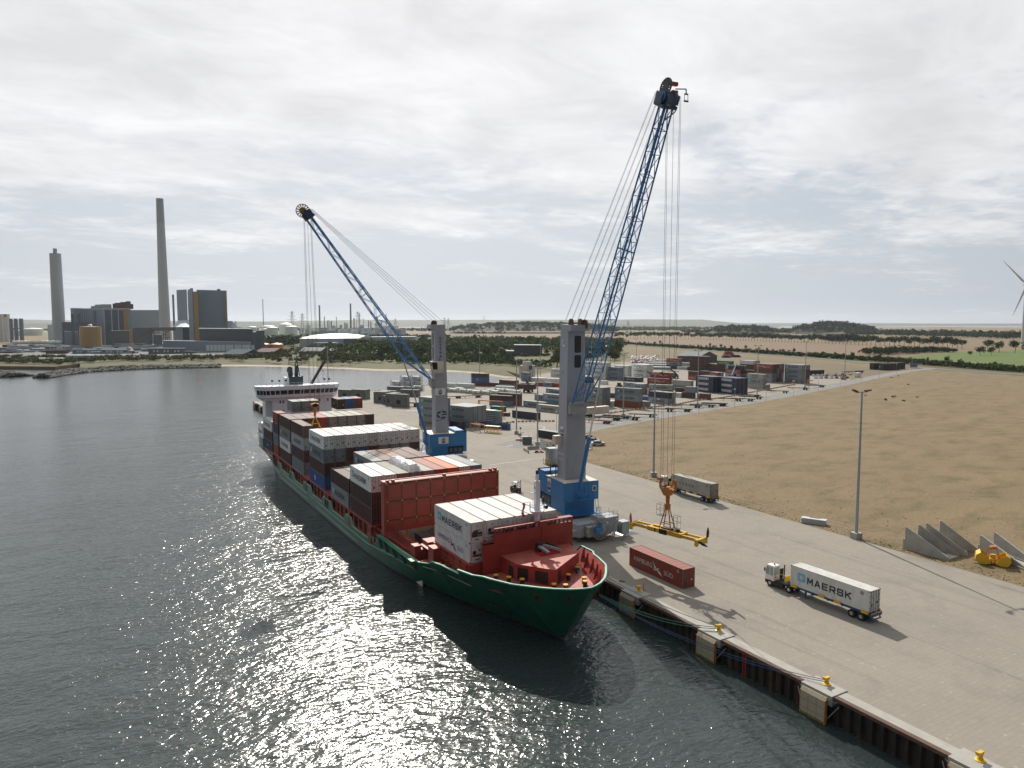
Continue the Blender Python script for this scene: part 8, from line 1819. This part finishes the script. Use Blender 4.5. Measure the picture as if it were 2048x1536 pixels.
# ================================================================ power station, refinery, sheds, far things
def zI(x, y): return (x*260/2048, 600+y*260/2048)
def zJ(x, y): return (240+x*320/2048, 560+y*320/2048)
def zK(x, y): return (500+x*400/2048, 590+y*400/2048)
def pz(u, v, dep): return CP + ray(u, v)*dep
def htop(base, vt): dep = (Vector((base.x, base.y, 0))-CP).dot(FW); lo, hi = 0.0, 400.0
def hat(b, vt):
    lo, hi = 0.0, 500.0
    for _ in range(40):
        m = (lo+hi)/2
        if px((b.x, b.y, m))[1] > vt: lo = m
        else: hi = m
    return lo
def block(parent, name, u0, u1, vb, vt, deep, m, vb1=None, vt1=None, z0v=None, push=0.0, roofm=None, mb=None, ret=False):
    """a building body whose near wall stands on the sight lines u0..u1 and goes `deep` metres back"""
    a = g(u0, vb); b = g(u1, vb if vb1 is None else vb1); aw = Vector((fh.x, fh.y, 0)); a = a+aw*push; b = b+aw*push
    if u1 < 620 and vb1 is None: ra = math.hypot(a.x, a.y); b = Vector((b.x, b.y, 0)).normalized()*ra; a.z = b.z = 0
    h0 = hat(a, vt); h1 = hat(b, vt if vt1 is None else vt1); z0 = 0 if z0v is None else hat(a, z0v)
    n = Vector((-(b-a).y, (b-a).x, 0)).normalized(); n = n if n.dot(aw) > 0 else -n
    c = b+n*deep; d = a+n*deep
    M2 = MB() if mb is None else mb
    M2.add([(a.x,a.y,z0),(b.x,b.y,z0),(c.x,c.y,z0),(d.x,d.y,z0),(a.x,a.y,h0),(b.x,b.y,h1),(c.x,c.y,h1),(d.x,d.y,h0)], [(3,2,1,0),(4,5,6,7),(0,1,5,4),(1,2,6,5),(2,3,7,6),(3,0,4,7)], 0 if mb is None else m)
    if mb is None: return bp(M2, name, m, parent)
def bthing(name, lab, cat, u, v, grp=None): q = g(u, v); return thing(name, lab, cat, (q.x, q.y, 0), 0, grp)
# chimneys
def chimney(lab, u, vb, vt, rt_px, rb_px, utop, m1, m2, cap=None, flare=1.3, band=.22):
    q = g(u, vb); t = thing('chimney', lab, 'chimney', (q.x, q.y, 0)); dep = (q-CP).dot(FW); h = hat(q, vt); rt = rt_px*dep/F; rb = rb_px*dep/F
    r = lambda f: rb+(rt-rb)*f
    mb = MB(); mb.lathe((0,0,0), [(rb*flare,0),(rb*1.08,h*.06),(r(.12),h*.12),(r(1-band),h*(1-band))], 48); mb.build('shaft', m1, t)
    mb = MB(); mb.lathe((0,0,0), [(r(1-band),h*(1-band)),(rt,h)], 48); mb.build('upper_shaft', m2, t)
    mb = MB()
    if cap: mb.cyl((0,0,h), (0,0,h*1.06), rt*.35, rt*.35, 12)
    mb.lathe((0,0,0), [(rt*1.01,h-.5),(rt*1.01,h+.8),(rt*.8,h+.8)], 24)
    mb.build('chimney_rim', M_['towerdark'], t); return t
chimney('shorter pale grey chimney with a small flue on top, left of the power station', 120, 688, 508, 10.0, 11.6, 109, M_['towergrey'], M_['tankwhite'] if False else M_['towergrey'], True)
chimney('tallest pale grey chimney of the power station', 331, 682, 398, 6.6, 11.0, 319, M_['towergrey'], M_['towerdark'], False, 1.1, .17)
chimney('slim blue-grey stack right of the tallest chimney', 350, 690, 590, 1.9, 2.2, 346, M_['cladmid'], M_['claddark'], False, 1.0, .04)
# boiler house (right)
t = bthing('boiler_house', 'tall blue-grey boiler house with narrow golden strips', 'power station', 430, 700)
block(t, 'main_block', 397.5, 457, 694, 579.5, 75, M_['cladmid'], vt1=581)
block(t, 'left_block', 357.5, 378, 697, 580, 60, M_['cladlight'], vt1=579)
block(t, 'chute_base', 347.5, 366.5, 700, 654, 40, M_['cladlight'], vt1=654)
mb = MB(); a = g(347.5, 700); b = g(366.5, 700); q1 = Vector((a.x,a.y,hat(a,654))); q2 = Vector((b.x,b.y,hat(b,654))); q3 = Vector((b.x,b.y,0))+(g(379,697)-g(366.5,700)); q3.z = hat(q3, 640); q4 = Vector((g(358.5,697).x, g(358.5,697).y, 0)); q4.z = hat(q4, 640); mb.extr([q1,q2,q3,q4], Vector((fh.x,fh.y,0))*30); bp(mb, 'sloping_chute', M_['cladlight'], t)
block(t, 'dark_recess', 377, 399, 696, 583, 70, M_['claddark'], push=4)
block(t, 'light_column', 380, 389, 700, 579, 12, M_['cladlight'], vt1=578)
block(t, 'dark_column', 386.5, 390.5, 699, 577, 12, M_['claddark'])
block(t, 'gold_column', 391, 400, 700, 583, 14, M_['cladgold'])
block(t, 'gold_strip', 452, 454.5, 693.5, 584, 2, M_['cladgold'])
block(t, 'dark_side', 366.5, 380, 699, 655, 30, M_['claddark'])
block(t, 'roof_box', 384.5, 390.5, 698, 576.5, 12, M_['claddark'], z0v=579); block(t, 'roof_box', 438, 444.5, 693, 578, 10, M_['claddark'], z0v=580.5)
mb = MB(); a = g(457,693); p0 = Vector((a.x,a.y,hat(a,642))); b = g(470,690); p1 = Vector((b.x,b.y,hat(b,656))); p2 = Vector((a.x,a.y,hat(a,656))); mb.extr([p0,p1,p2], Vector((fh.x,fh.y,0))*20); bp(mb, 'buttress', M_['cladmid'], t)
t = bthing('turbine_hall', 'long dark grey turbine hall in front of the boiler house', 'power station', 460, 704)
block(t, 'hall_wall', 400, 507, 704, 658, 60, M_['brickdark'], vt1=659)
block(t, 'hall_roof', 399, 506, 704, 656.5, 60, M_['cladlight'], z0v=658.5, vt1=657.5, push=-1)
block(t, 'annex', 513, 530, 702, 661, 40, M_['brickdark']); block(t, 'annex_gap', 507, 513, 703, 664, 40, M_['claddark'])
block(t, 'lower_band', 331, 506, 706, 681, 20, M_['cladmid'], push=-6, vt1=684)
for k in range(5): block(t, 'white_panel', 417+k*7.6, 423.5+k*7.6, 706.5, 690, .6, M_['cladwhite'], push=-7, z0v=701.5)
for k, (a, b) in enumerate(((456,471),(474,487),(489,505),(507,513))): block(t, 'white_panel', a, b, 706.5, 690, .6, M_['cladwhite'], push=-7.2, z0v=702)
# older boiler house (left)
t = bthing('old_boiler_house', 'wide grey and glass boiler house with rooftop plant, left of the tallest chimney', 'power station', 200, 688)
block(t, 'left_block', 125, 146.5, 690, 616, 40, M_['cladlight'], push=30)
block(t, 'facade', 146, 259, 690, 618, 60, M_['cladmid'], push=10)
for k in range(15): block(t, 'facade_rib', 148+k*3.9, 149.2+k*3.9, 689.9, 619.5, 2, M_['cladlight'], push=8.5)
for a, b in ((207.5,220.3),(222.5,234),(236,246)): block(t, 'glass_bay', a, b, 690, 620, 2, M_['claddark'], push=8)
for a in (206,221,234.5): block(t, 'white_pier', a, a+1.6, 690, 618.5, 3, M_['cladwhite'], push=6.8)
block(t, 'cornice', 146, 259.5, 690, 616.5, 62, M_['cladwhite'], z0v=618.3, push=9)
block(t, 'gold_shaft', 246.5, 256, 690, 618, 14, M_['cladgold'], push=5)
for a, b, v in ((172,182,612),(180,198,609),(192,214,608.5),(216,226,607),(221,240,605.5),(232,252,604),(243,253,602.5),(236,258,608)): block(t, 'roof_plant', a, b, 689, v, 20, M_['steel'] if a < 215 else M_['rustbrown'], z0v=617.5, push=22)
for a, b in ((147.5,153.5),(160.5,166.5),(192,199)): block(t, 'steel_tower', a, b, 693, 628 if a < 190 else 622, 8, M_['claddark'], push=-4)
t = bthing('east_block', 'plain pale grey block between the boiler house and the tallest chimney', 'power station', 285, 687)
block(t, 'upper_block', 256.5, 316.5, 687, 620, 60, M_['cladlight'], push=8); block(t, 'lower_block', 266.5, 305, 690, 655, 25, M_['brickdark']); block(t, 'side_block', 223, 262, 693, 661, 30, M_['brickdark']); block(t, 'gold_shaft', 259.5, 265, 693, 659, 8, M_['cladgold']); block(t, 'corner_store', 309, 325, 694, 669, 20, M_['claddark'])
mb = MB(); A_ = pz(268, 684, 1060); B_ = pz(307, 658, 1060); D_ = pz(348, 658, 1040); mb.beam(A_, B_, 5, 5); mb.beam(B_, D_, 5, 5); cv = thing('conveyor', 'brown enclosed conveyor climbing towards the boiler house', 'conveyor', (A_.x, A_.y, 0)); bp(mb, 'gallery', mat('galleryb', (.12,.10,.095), .6), cv)
for u in (304, 330, 334):
    mb = MB(); q = pz(u, 660, 1050)
    for dx in (-2.5, 2.5): mb.beam((q.x+dx,q.y,0), (q.x+dx,q.y,q.z), .8, .8)
    for z in range(4, int(q.z), 9): mb.beam((q.x-2.5,q.y,z), (q.x+2.5,q.y,z+8), .5, .5)
    bp(mb, 'trestle', M_['rustbrown'], cv)
t = bthing('low_sheds', 'dark low sheds between the shorter chimney and the glazed boiler house', 'shed', 160, 690)
block(t, 'dark_shed', 128, 153, 691, 644, 30, M_['claddark'], push=-3); block(t, 'dark_shed', 156, 186, 691, 645, 30, M_['brickdark'], push=-3); block(t, 'conveyor_shed', 130, 163, 693, 662, 20, M_['cladmid'], vt1=664); 
t = bthing('side_building', 'small grey building behind the shorter chimney', 'building', 95, 688); block(t, 'body', 84, 106, 688, 649.5, 30, M_['cladlight'], push=20); block(t, 'roof_pump', 91, 99, 687, 645, 8, M_['claddark'], z0v=650, push=24)
q = g(182.5, 698); dep = (q-CP).dot(FW); t = thing('storage_silo', 'golden brown storage silo in front of the glazed boiler house', 'silo', (q.x,q.y,0)); r_ = 19.3*dep/F; h = hat(q, 653.5)
mb = MB(); mb.lathe((0,0,0), [(r_,0),(r_,h),(r_*.1,h+.8)], 14); mb.build('silo_wall', M_['silowood'], t); mb = MB(); mb.lathe((0,0,h), [(3,0),(3.2,2.5),(1,4.2)], 12); mb.build('roof_dome', M_['tankwhite'], t)
for k, (u, r_px) in enumerate(((3,5),(15.5,6))):
    q = g(u, 684); dep = (q-CP).dot(FW); t = thing('white_silo', f'tall white silo at the left edge, {ORD[k]} from the edge', 'silo', (q.x,q.y,0), 0, 'white silos at the left edge'); h = hat(q, 628); mb = MB(); mb.lathe((0,0,0), [(r_px*dep/F,0),(r_px*dep/F,h),(1,h+1)], 20); mb.build('silo_wall', M_['tankwhite'], t, smooth=False); mb = MB(); mb.box(-3,1,-r_px*dep/F-.1,-r_px*dep/F+1,h-6,h-.5); mb.build('yellow_mark', M_['cladgold'], t)
for k, (u0, u1) in enumerate(((21,28),(30,38),(40.5,49))):
    t = bthing('pipe_tower', f'dark steel process tower, {ORD[k]} right of the white silos', 'tower', (u0+u1)/2, 686, 'steel process towers'); a = g((u0+u1)/2, 686); dep = (a-CP).dot(FW); w = (u1-u0)*dep/F; h = hat(a, 637); mb = MB(); mb.cyl((0,0,0), (0,0,h), w*.36, w*.36, 12)
    for j in range(9): mb.lathe((0,0,h*(j+1)/10), [(w*.5,0),(w*.5,.8)], 10)
    for an in range(4): x_, y_ = math.cos(an*1.57+.7)*w*.48, math.sin(an*1.57+.7)*w*.48; mb.beam((x_,y_,0), (x_,y_,h), .6, .6)
    mb.build('tower_frame', M_['cladmid'], t)
for k in range(7):
    u = 26+k*14.5; q = g(u, 691); q2 = g(u+13, 691); t = thing('pipe_tank', f'white horizontal tank, {ORD[k]} from the left below the chimney', 'tank', (q.x,q.y,0), 0, 'white horizontal tanks'); mb = MB(); mb.cyl(Vector((q.x,q.y,5.5)), Vector((q2.x,q2.y,5.5)), 3.4, 3.4, 12); bp(mb, 'tank_body', M_['tankwhite'], t, smooth=True)
rndp = random.Random(9); t = bthing('pipe_racks', 'tangle of pipe racks and low plant in front of the power station', 'pipe racks', 200, 702)
mb = MB()
for k in range(150):
    u = rndp.uniform(0, 400); v = rndp.uniform(693, 708); q = g(u, v); w = rndp.uniform(6, 26); h = rndp.uniform(1.5, 6); d = RT; mt = rndp.choice((0,0,1,2,3))
    if rndp.random() < .45: mb.cyl(q+Vector((0,0,h)), q+RT*w*1.6+Vector((0,0,h)), .6, .6, 6, mt)
    else: mb.beam(q+Vector((0,0,h/2)), q+RT*w+Vector((0,0,h/2)), rndp.uniform(3,9), h, mt)
bp(mb, 'pipes_and_boxes', [M_['cladmid'], M_['cladlight'], M_['brickdark'], M_['rustbrown']], t); t['kind'] = 'stuff'
def gable(lab, u0, u1, u2, vb, ve, vr, m_roof, m_wall, deep=26, name='gabled_shed', cat='shed', group=None, side=10):
    """u0..u1 the long eave wall towards us, u1..u2 the gable end; vr the ridge"""
    a = g(u0, vb); b = g(u1, vb+.4); c = g(u2, vb-.6); he = hat(b, ve); t = thing(name, lab, cat, (b.x, b.y, 0), 0, group)
    hr = hat((b+c)/2, vr); d = a+(c-b); L3 = lambda p, z: Vector((p.x, p.y, z)); m1 = (b+c)/2; m0 = (a+d)/2
    mb = MB(); mb.quad(L3(a,0), L3(b,0), L3(b,he), L3(a,he)); mb.poly([L3(b,0), L3(c,0), L3(c,he), L3(m1,hr), L3(b,he)]); mb.quad(L3(c,0), L3(d,0), L3(d,he), L3(c,he)); mb.poly([L3(d,0), L3(a,0), L3(a,he), L3(m0,hr), L3(d,he)]); bp(mb, 'wall', m_wall, t)
    ov = (b-a).normalized()*.6; mb = MB(); e = Vector((0,0,.25))
    for p0, p1 in ((a, b), (d, c)):
        q = [L3(p0,he)-ov+e, L3(p1,he)+ov+e, L3(m1,hr)+ov+e, L3(m0,hr)-ov+e]; mb.extr(q, (0,0,.3))
    bp(mb, 'roof', m_roof, t); return t
gable('dark green shed with a grey sheet roof near the shore, left one', 446, 487, 525, 716, 709.5, 699.5, M_['roofsheet'], M_['shedgreen'])
gable('maroon roofed shed near the shore', 510, 546, 575, 710.5, 705, 697, M_['roofmaroon'], mat('wallmaroon', (.07,.045,.045), .7))
gable('dark green shed with a pale grey roof near the shore, right one', 598, 640, 662, 709, 704.5, 695.5, mat('roofgrey', (.36,.38,.39), .5), M_['shedgreen'])
gable('low pale roofed shed right of the grey roofed one', 656, 672, 684, 705, 702, 698.5, M_['roofpale'], M_['shedgreen'])
t = gable('warehouse with a bright white roof behind the container stacks', 1354.5, 1400, 1434, 725, 713, 703.5, M_['roofpale'], mat('wallslate', (.085,.10,.12), .6), name='warehouse', cat='warehouse')
for k, (u0, u1, vb, vt, lab) in enumerate(((133,190,722,710.5,'pale grey two-storey harbour building on the far shore'),(78,132,725,716.5,'low grey buildings left of the harbour building on the far shore'),(90,143,701,693,'brown-grey depot shed below the shorter chimney'),(145,192,708,698.5,'low grey store left of the golden silo foot'),(204,254,708,698.5,'low grey store right of the golden silo foot'),(297,372,708.5,696.5,'long brick-grey offices before the power station'))):
    t = bthing('low_building', lab, 'building', (u0+u1)/2, vb); block(t, 'body', u0, u1, vb, vt, 14, M_['cladlight'] if k < 2 else M_['brickdark'] if k in (2,5) else M_['cladmid'])
    n = int((u1-u0)/7)
    for j in range(n): block(t, 'window', u0+3+j*7, u0+6+j*7, vb, vt+(vb-vt)*.3, .3, M_['cladwhite'] if j % 3 else M_['claddark'], z0v=vt+(vb-vt)*.65, push=-.4)
for k, (u, r_px) in enumerate(((528,11.8),(553.5,13.2))):
    q = g(u, 701); dep = (q-CP).dot(FW); t = thing('orange_tank', ('left','right')[k]+' one of the two squat orange tanks near the shore', 'tank', (q.x,q.y,0), 0, 'squat orange tanks'); h = hat(q, 688.5); mb = MB(); r_ = r_px*dep/F; mb.lathe((0,0,0), [(r_,0),(r_,h),(r_*.95,h+.3),(r_*.1,h+2.2)], 28); mb.build('tank_shell', M_['tankorange'], t, smooth=False)
t = bthing('white_roofed_hall', 'large grey hall with a bright curved white roof beyond the shore wood', 'hall', 657, 697)
a = g(599, 698.5); b = g(716, 697.5); dirv = (b-a); n_ = Vector((fh.x,fh.y,0)); mb = MB(); N = 16; hh = [hat(a.lerp(b, k/N), 676.5-4.8*math.sin(math.pi*k/N)**.7) for k in range(N+1)]; hw_ = hat(a, 677.0)
for k in range(N):
    p = a.lerp(b, k/N); q = a.lerp(b, (k+1)/N); mb.quad((p.x,p.y,0), (q.x,q.y,0), (q.x,q.y,hw_), (p.x,p.y,hw_), 0 if k < 12 else 2)
    P = [(p.x,p.y,hw_), (q.x,q.y,hw_), (q.x+n_.x*60,q.y+n_.y*60,hh[k+1]+3), (p.x+n_.x*60,p.y+n_.y*60,hh[k]+3)]; mb.quad(*P, 1); mb.quad(P[3], P[2], (q.x+n_.x*120,q.y+n_.y*120,hw_), (p.x+n_.x*120,p.y+n_.y*120,hw_), 1)
bp(mb, 'hall_body', [M_['cladlight'], M_['roofpale'], M_['claddark']], t)
t = bthing('long_grey_hall', 'long plain grey hall right of the white-roofed one', 'hall', 770, 692); block(t, 'body', 717, 826, 692, 674, 40, M_['cladlight'], push=20, vt1=673)
t = bthing('dark_shed', 'dark flat shed in front of the white-roofed hall', 'shed', 650, 699); block(t, 'body', 628, 672, 699, 685.5, 24, M_['cladmid']); block(t, 'door', 663, 671, 699.2, 689, .3, M_['claddark'], push=-.4)
t = bthing('red_racks', 'reddish stacked frames beside the dark flat shed', 'frames', 699, 701); block(t, 'rack', 687, 711, 701, 690, 8, mat('rackred', (.32,.08,.07), .7))
for j in range(3): block(t, 'rack_gap', 689+j*7.5, 692.5+j*7.5, 701.2, 692, .3, M_['dark'], z0v=698, push=-.3)
t = bthing('dark_hall', 'dark flat-roofed hall standing in the wood behind the beach', 'hall', 1055, 711); block(t, 'main_body', 1028, 1084, 711, 690, 34, mat('hallslate', (.06,.075,.085), .6), vt1=690.5); block(t, 'side_body', 1003, 1028, 714, 702, 24, M_['claddark'])
block(t, 'roof_light', 1042, 1072, 710.5, 689.4, 6, M_['roofpale'], z0v=690.3, push=8); block(t, 'roof_light', 1012, 1026, 713, 701.4, 5, M_['roofpale'], z0v=702.2, push=6)
t = bthing('flat_depot', 'long flat grey depot roof at the wood edge right of the nearer crane', 'depot', 1213, 699); block(t, 'body', 1190, 1232, 699, 692.5, 30, M_['cladlight'])
# refinery
for k, (u, r_px, v, dome) in enumerate(((505,9,652,.6),(525,14,650.5,.7),(545,11,653,.6),(561,13.5,647,1.6),(583,12,651,.7),(512,7,657,.5),(534,10,656,.5),(563,9,655,.7),(586,8,657,.5),(20,14,659,.8),(66,18,656,1.0))):
    q = g(u, 671); dep = (q-CP).dot(FW)*1.0; t = thing('storage_tank', f'large white domed oil tank, number {k+1} of the tank farm' if False else ('white domed oil tank far behind the '+('turbine hall annex' if k < 9 else 'shorter chimney')), 'tank', (q.x+fh.x*(60 if k % 2 else 0),q.y+fh.y*(60 if k % 2 else 0),0), 0, 'white oil tanks'+(' of the refinery' if k < 9 else ' at the left')); r_ = r_px*dep/F; h = hat(q, v+2); mb = MB(); mb.lathe((0,0,0), [(r_,0),(r_,h),(r_*.7,h+dome*2.2),(r_*.35,h+dome*3.6),(r_*.03,h+dome*4.2)], 28); mb.build('tank_shell', M_['tankwhite'], t, smooth=False)
SK = [(527.5,668,598,.7,.9,'thin red and grey mast'),(640,668,610.5,1.5,1.7,'dark stack'),(702,668,607,1.5,1.8,'dark stack'),(649.5,668,633,.9,1.1,'short stack'),(673.5,668,634,.7,.9,'short stack'),(655.5,668,641,1.0,1.2,'column'),(658.5,668,640,.9,1.2,'column'),(663,668,642,1.6,1.8,'column'),(690,668,645,1.4,1.8,'column'),(694,668,647,1.8,1.8,'column'),(708.5,668,636,1.3,1.6,'column'),(719.7,668,626,.9,1.0,'slim stack'),(727.5,668,636,.5,.6,'mast'),(737.5,668,641,1.3,1.4,'column'),(742,668,643,1.4,1.5,'column'),(751,668,646,1.2,1.3,'column'),(754.5,668,633,1.6,2.2,'column'),(763,668,640,1.4,1.6,'column'),(773,668,627.5,.7,.9,'slim stack'),(616.5,668,645,.6,.9,'mast'),(682,668,650,2.5,2.5,'drum'),(668,668,651,3.0,3.0,'drum'),(724,668,650,2.8,2.8,'drum')]
for k, (u, vb, vt, rt_, rb_, nm) in enumerate(SK):
    q = g(u, vb); dep = (q-CP).dot(FW); h = hat(q, vt); t = thing('refinery_stack' if 'stack' in nm or 'mast' in nm else 'refinery_column', f'{nm} of the distant refinery, {ORD[min(19,k)] if k < 20 else ORD[k-20]+" last"} built' if False else nm+' of the distant refinery '+('left' if u < 660 else 'middle' if u < 715 else 'right')+' part', 'refinery tower', (q.x,q.y,0), 0, 'refinery '+nm+('s left' if u < 660 else 's middle' if u < 715 else 's right')); mb = MB(); mb.cyl((0,0,0), (0,0,h), rb_*dep/F, rt_*dep/F, 10); mb.build('shaft', M_['brickdark'] if 'dark' in nm else M_['cladlight'], t)
t = bthing('refinery_plant', 'low jumble of refinery plant between the stacks on the horizon', 'refinery', 700, 670); mb = MB(); rp = random.Random(4)
for k in range(110): u = rp.uniform(600, 800); q = g(u, rp.uniform(668, 672)); mb.box(q.x, q.x+rp.uniform(8,30), q.y, q.y+20, 0, rp.uniform(5, 26)*(1 if k % 4 else 1.4), rp.choice((0,1,2)))
bp(mb, 'plant_boxes', [M_['cladlight'], M_['cladmid'], M_['tankwhite']], t); t['kind'] = 'stuff'
def pylon(u, vb, vt, lab):
    q = g(u, vb); h = hat(q, vt); t = thing('pylon', lab, 'pylon', (q.x,q.y,0), R(-30), 'distant pylons'); mb = MB(); w = h*.09
    for sx_ in (-1,1):
        for sy_ in (-1,1): mb.beam((sx_*w,sy_*w,0), (sx_*w*.2,sy_*w*.2,h), .9, .9)
    for j in range(8):
        z = h*j/8; z2 = h*(j+1)/8; a = w*(1-.8*j/8); b = w*(1-.8*(j+1)/8); mb.beam((-a,-a,z), (b,-b,z2), .5, .5); mb.beam((a,-a,z), (-b,-b,z2), .5, .5)
    for z, l in ((.62,.22),(.78,.17),(.92,.12)): mb.beam((-h*l,0,h*z), (h*l,0,h*z), .9, .9); mb.beam((-h*l,0,h*z), (0,0,h*(z+.06)), .5, .5); mb.beam((h*l,0,h*z), (0,0,h*(z+.06)), .5, .5)
    mb.build('lattice', M_['galv'], t)
for u, vb, vt, lab in ((585,667,622.5,'lattice pylon left of the farther crane ropes'),(605.5,667,627,'lattice pylon between the crane ropes'),(716,667,623,'lattice pylon among the refinery stacks'),(889,664,635,'lattice pylon just right of the GOTTWALD tower'),(897,664,636,'second lattice pylon right of the GOTTWALD tower'),(791,664,637,'small pylon left of the GOTTWALD tower'),(968,655,631,'lattice pylon on the wooded rise'),(1256,660,641,'small mast right of the nearer crane boom'),(472,664,642,'small pylon behind the turbine hall')): pylon(u, vb, vt, lab)
# farmhouses
for u, vb, w, lab in ((1254,666,6,'white farmhouse beyond the green meadow'),(1262,665.5,4,'white barn beside the farmhouse'),(1087,662.5,9,'pale building on the edge of the wooded rise')):
    t = bthing('farm_building', lab, 'farm building', u, vb); block(t, 'body', u-w/2, u+w/2, vb, vb-2.0, 14, M_['tankwhite']); block(t, 'roof', u-w/2-.2, u+w/2+.2, vb, vb-3.0, 14, M_['brickdark'], z0v=vb-2.0)
# wind turbine at the right edge
hub = pz(2054, 569, 1300); t = thing('wind_turbine', 'white wind turbine whose blades reach in from the right edge', 'wind turbine', (hub.x, hub.y, 0))
mb = MB(); mb.cyl((hub.x+fh.x*3,hub.y+fh.y*3,0), (hub.x+fh.x*3,hub.y+fh.y*3,hub.z), 2.6, 1.5, 20); bp(mb, 'turbine_tower', M_['tankwhite'], t)
mb = MB(); mb.beam(hub-fh*2, hub+fh*8, 4, 4); mb.cyl(hub-fh*4, hub-fh*1.5, 1.6, 2.2, 16); bp(mb, 'nacelle', M_['tankwhite'], t)
for tip in ((2006,521),(2025,632),(2121,554)):
    tp = pz(*tip, 1297); d = (tp-hub); L_ = d.length; d.normalize(); s = d.cross(fh).normalized(); mb = MB(); S = [(0,.9,.9),(.06,1.0,.9),(.2,1.9,.5),(.45,1.35,.3),(.75,.8,.18),(1,.18,.06)]
    for (f0,w0,t0),(f1,w1,t1) in zip(S[:-1], S[1:]):
        A = [hub+d*(L_*f0)+s*(a*w0*1.3)+fh*(b*t0) for a, b in ((-.6,0),(0,1),(1,0),(0,-1))]; Bq = [hub+d*(L_*f1)+s*(a*w1*1.3)+fh*(b*t1) for a, b in ((-.6,0),(0,1),(1,0),(0,-1))]
        for k in range(4): mb.quad(A[k], A[(k+1) % 4], Bq[(k+1) % 4], Bq[k])
    bp(mb, 'rotor_blade', M_['tankwhite'], t)
# wrapped bales and bundles behind the white stacks
mb = MB(); rp = random.Random(8)
for k in range(420):
    u = rp.uniform(1264, 1318); q = g(u, rp.uniform(719, 727)); z = rp.choice((0,1.3,2.6)) if rp.random() < .8 else 3.6; mb.cyl(q+Vector((0,0,z+.7)), q+Vector((rp.uniform(-1,1),1.4,z+.7)), .75, .75, 7, rp.choice((0,0,0,1,2)))
tag(mb.build('wrapped_bales', [M_['tankwhite'], mat('balepink', (.55,.35,.40), .5), mat('balebrown', (.22,.12,.07), .8)]), 'heap of white and brown wrapped bales behind the white container stacks', 'bales', kind='stuff')
for k, (x, y, c) in enumerate(((250,320,1),(230,350,1),(250,380,0),(280,420,0),(300,470,0))):
    q = g(*zE(x, y)); t = thing('wrapped_bundle', 'long '+('pink and white' if c else 'white')+f' wrapped bundle, {ORD[k]} from the back behind the reach stacker', 'bundle', (q.x,q.y,0), R(-55), 'long wrapped bundles'); mb = MB(); mb.box(-8,8,-2.5,2.5,0,1.6,1 if c else 2); mb.box(-8.1,8.1,-2.6,2.6,1.6,2.5,0); mb.build('bundle_body', [M_['tankwhite'], mat('pinkwrap', (.55,.12,.25), .5), M_['cladmid']], t)
for k, (x0, x1, y, h, c, lab) in enumerate(((255,440,180,4,'red','reddish pipe bundle beyond the access track'),(225,370,235,3,'navy','dark blue low stack beyond the stacks'),(370,560,228,3,'maroon','maroon low stack beyond the stacks'))):
    a = g(*zF(x0, y)); b = g(*zF(x1, y)); t = thing('stored_pipes', lab, 'stored pipes', ((a.x+b.x)/2,(a.y+b.y)/2,0), math.atan2((b-a).y,(b-a).x)); L_ = (b-a).length/2; mb = MB()
    for j in range(3 if k == 0 else 2):
        for i in range(4-j): mb.cyl((-L_+j*.8,(i-1.5+j*.5)*1.6,.8+j*1.4), (L_-j*1.1-i*.6,(i-1.5+j*.5)*1.6,.8+j*1.4), .8, .8, 8)
    mb.build('pipe', mat('pipe'+c, COL[c], .6), t)
# boulders and weeds in the field
for k, (x, y, s) in enumerate(((1475,748,1.0),(1355,793,.9),(1700,552,.8),(1640,806,.7),(1840,750,.6),(1028,722,.6),(1440,443,.7),(1555,413,.7))):
    q = g(*zG(x, y)); mb = MB(); rp = random.Random(k); crown(mb, (0,0,.5*s), 1.5*s, 1.5*s, .7*s, 70, .3*s, rp, lumps=3); o = mb.build('weed_clump', M_['leafbush']); o.location = (q.x,q.y,0); tag(o, 'low green weed clump on the brown field beyond the lamp mast', 'weeds', 'weed clumps on the field')
# ================================================================ air
hz = MB(); hz.box(-24500, 28500, -2000, 30500, -10.0, 300.0)
hm = bpy.data.materials.new('haze'); hm.use_nodes = True; nt = hm.node_tree; nt.nodes.clear(); out = NN(nt, 'ShaderNodeOutputMaterial'); pv = NN(nt, 'ShaderNodeVolumePrincipled'); pv.inputs['Color'].default_value = (.86, .92, 1.0, 1); pv.inputs['Density'].default_value = HAZE = 3.0e-5; pv.inputs['Anisotropy'].default_value = .35
nt.links.new(pv.outputs[0], out.inputs['Volume']); tag(hz.build('haze', hm), kind='stuff')
scn.cycles.volume_bounces = 0; scn.cycles.max_bounces = 6; scn.cycles.diffuse_bounces = 3; scn.cycles.glossy_bounces = 3; scn.cycles.transmission_bounces = 2
# finer pieces hang under the part they belong to
SUB = dict(cabin_window='operator_cabin', cab_window='cab', mirror='cab', beacon='cab', windows='car_body', bridge_window='bridge', red_line='bridge', porthole='accommodation', louvre='louvre_panel', platform_rail='platform', drum_motor='cable_drum', chrome_slide='telescopic_arm', cylinder_rod='luffing_cylinder', roof_light='main_body', roof_dome='silo_wall', yellow_mark='silo_wall', gold_strip='main_block', facade_rib='facade', glass_bay='facade', white_pier='facade', cornice='facade', window='body', chain='facing', weed_band='facing')
for o in list(bpy.data.objects):
    k = o.name.split('.')[0]
    if o.parent is not None and o.parent.type == 'EMPTY' and k in SUB:
        c = [x for x in o.parent.children if x.name.split('.')[0] == SUB[k]]
        if c: o.parent = c[0]
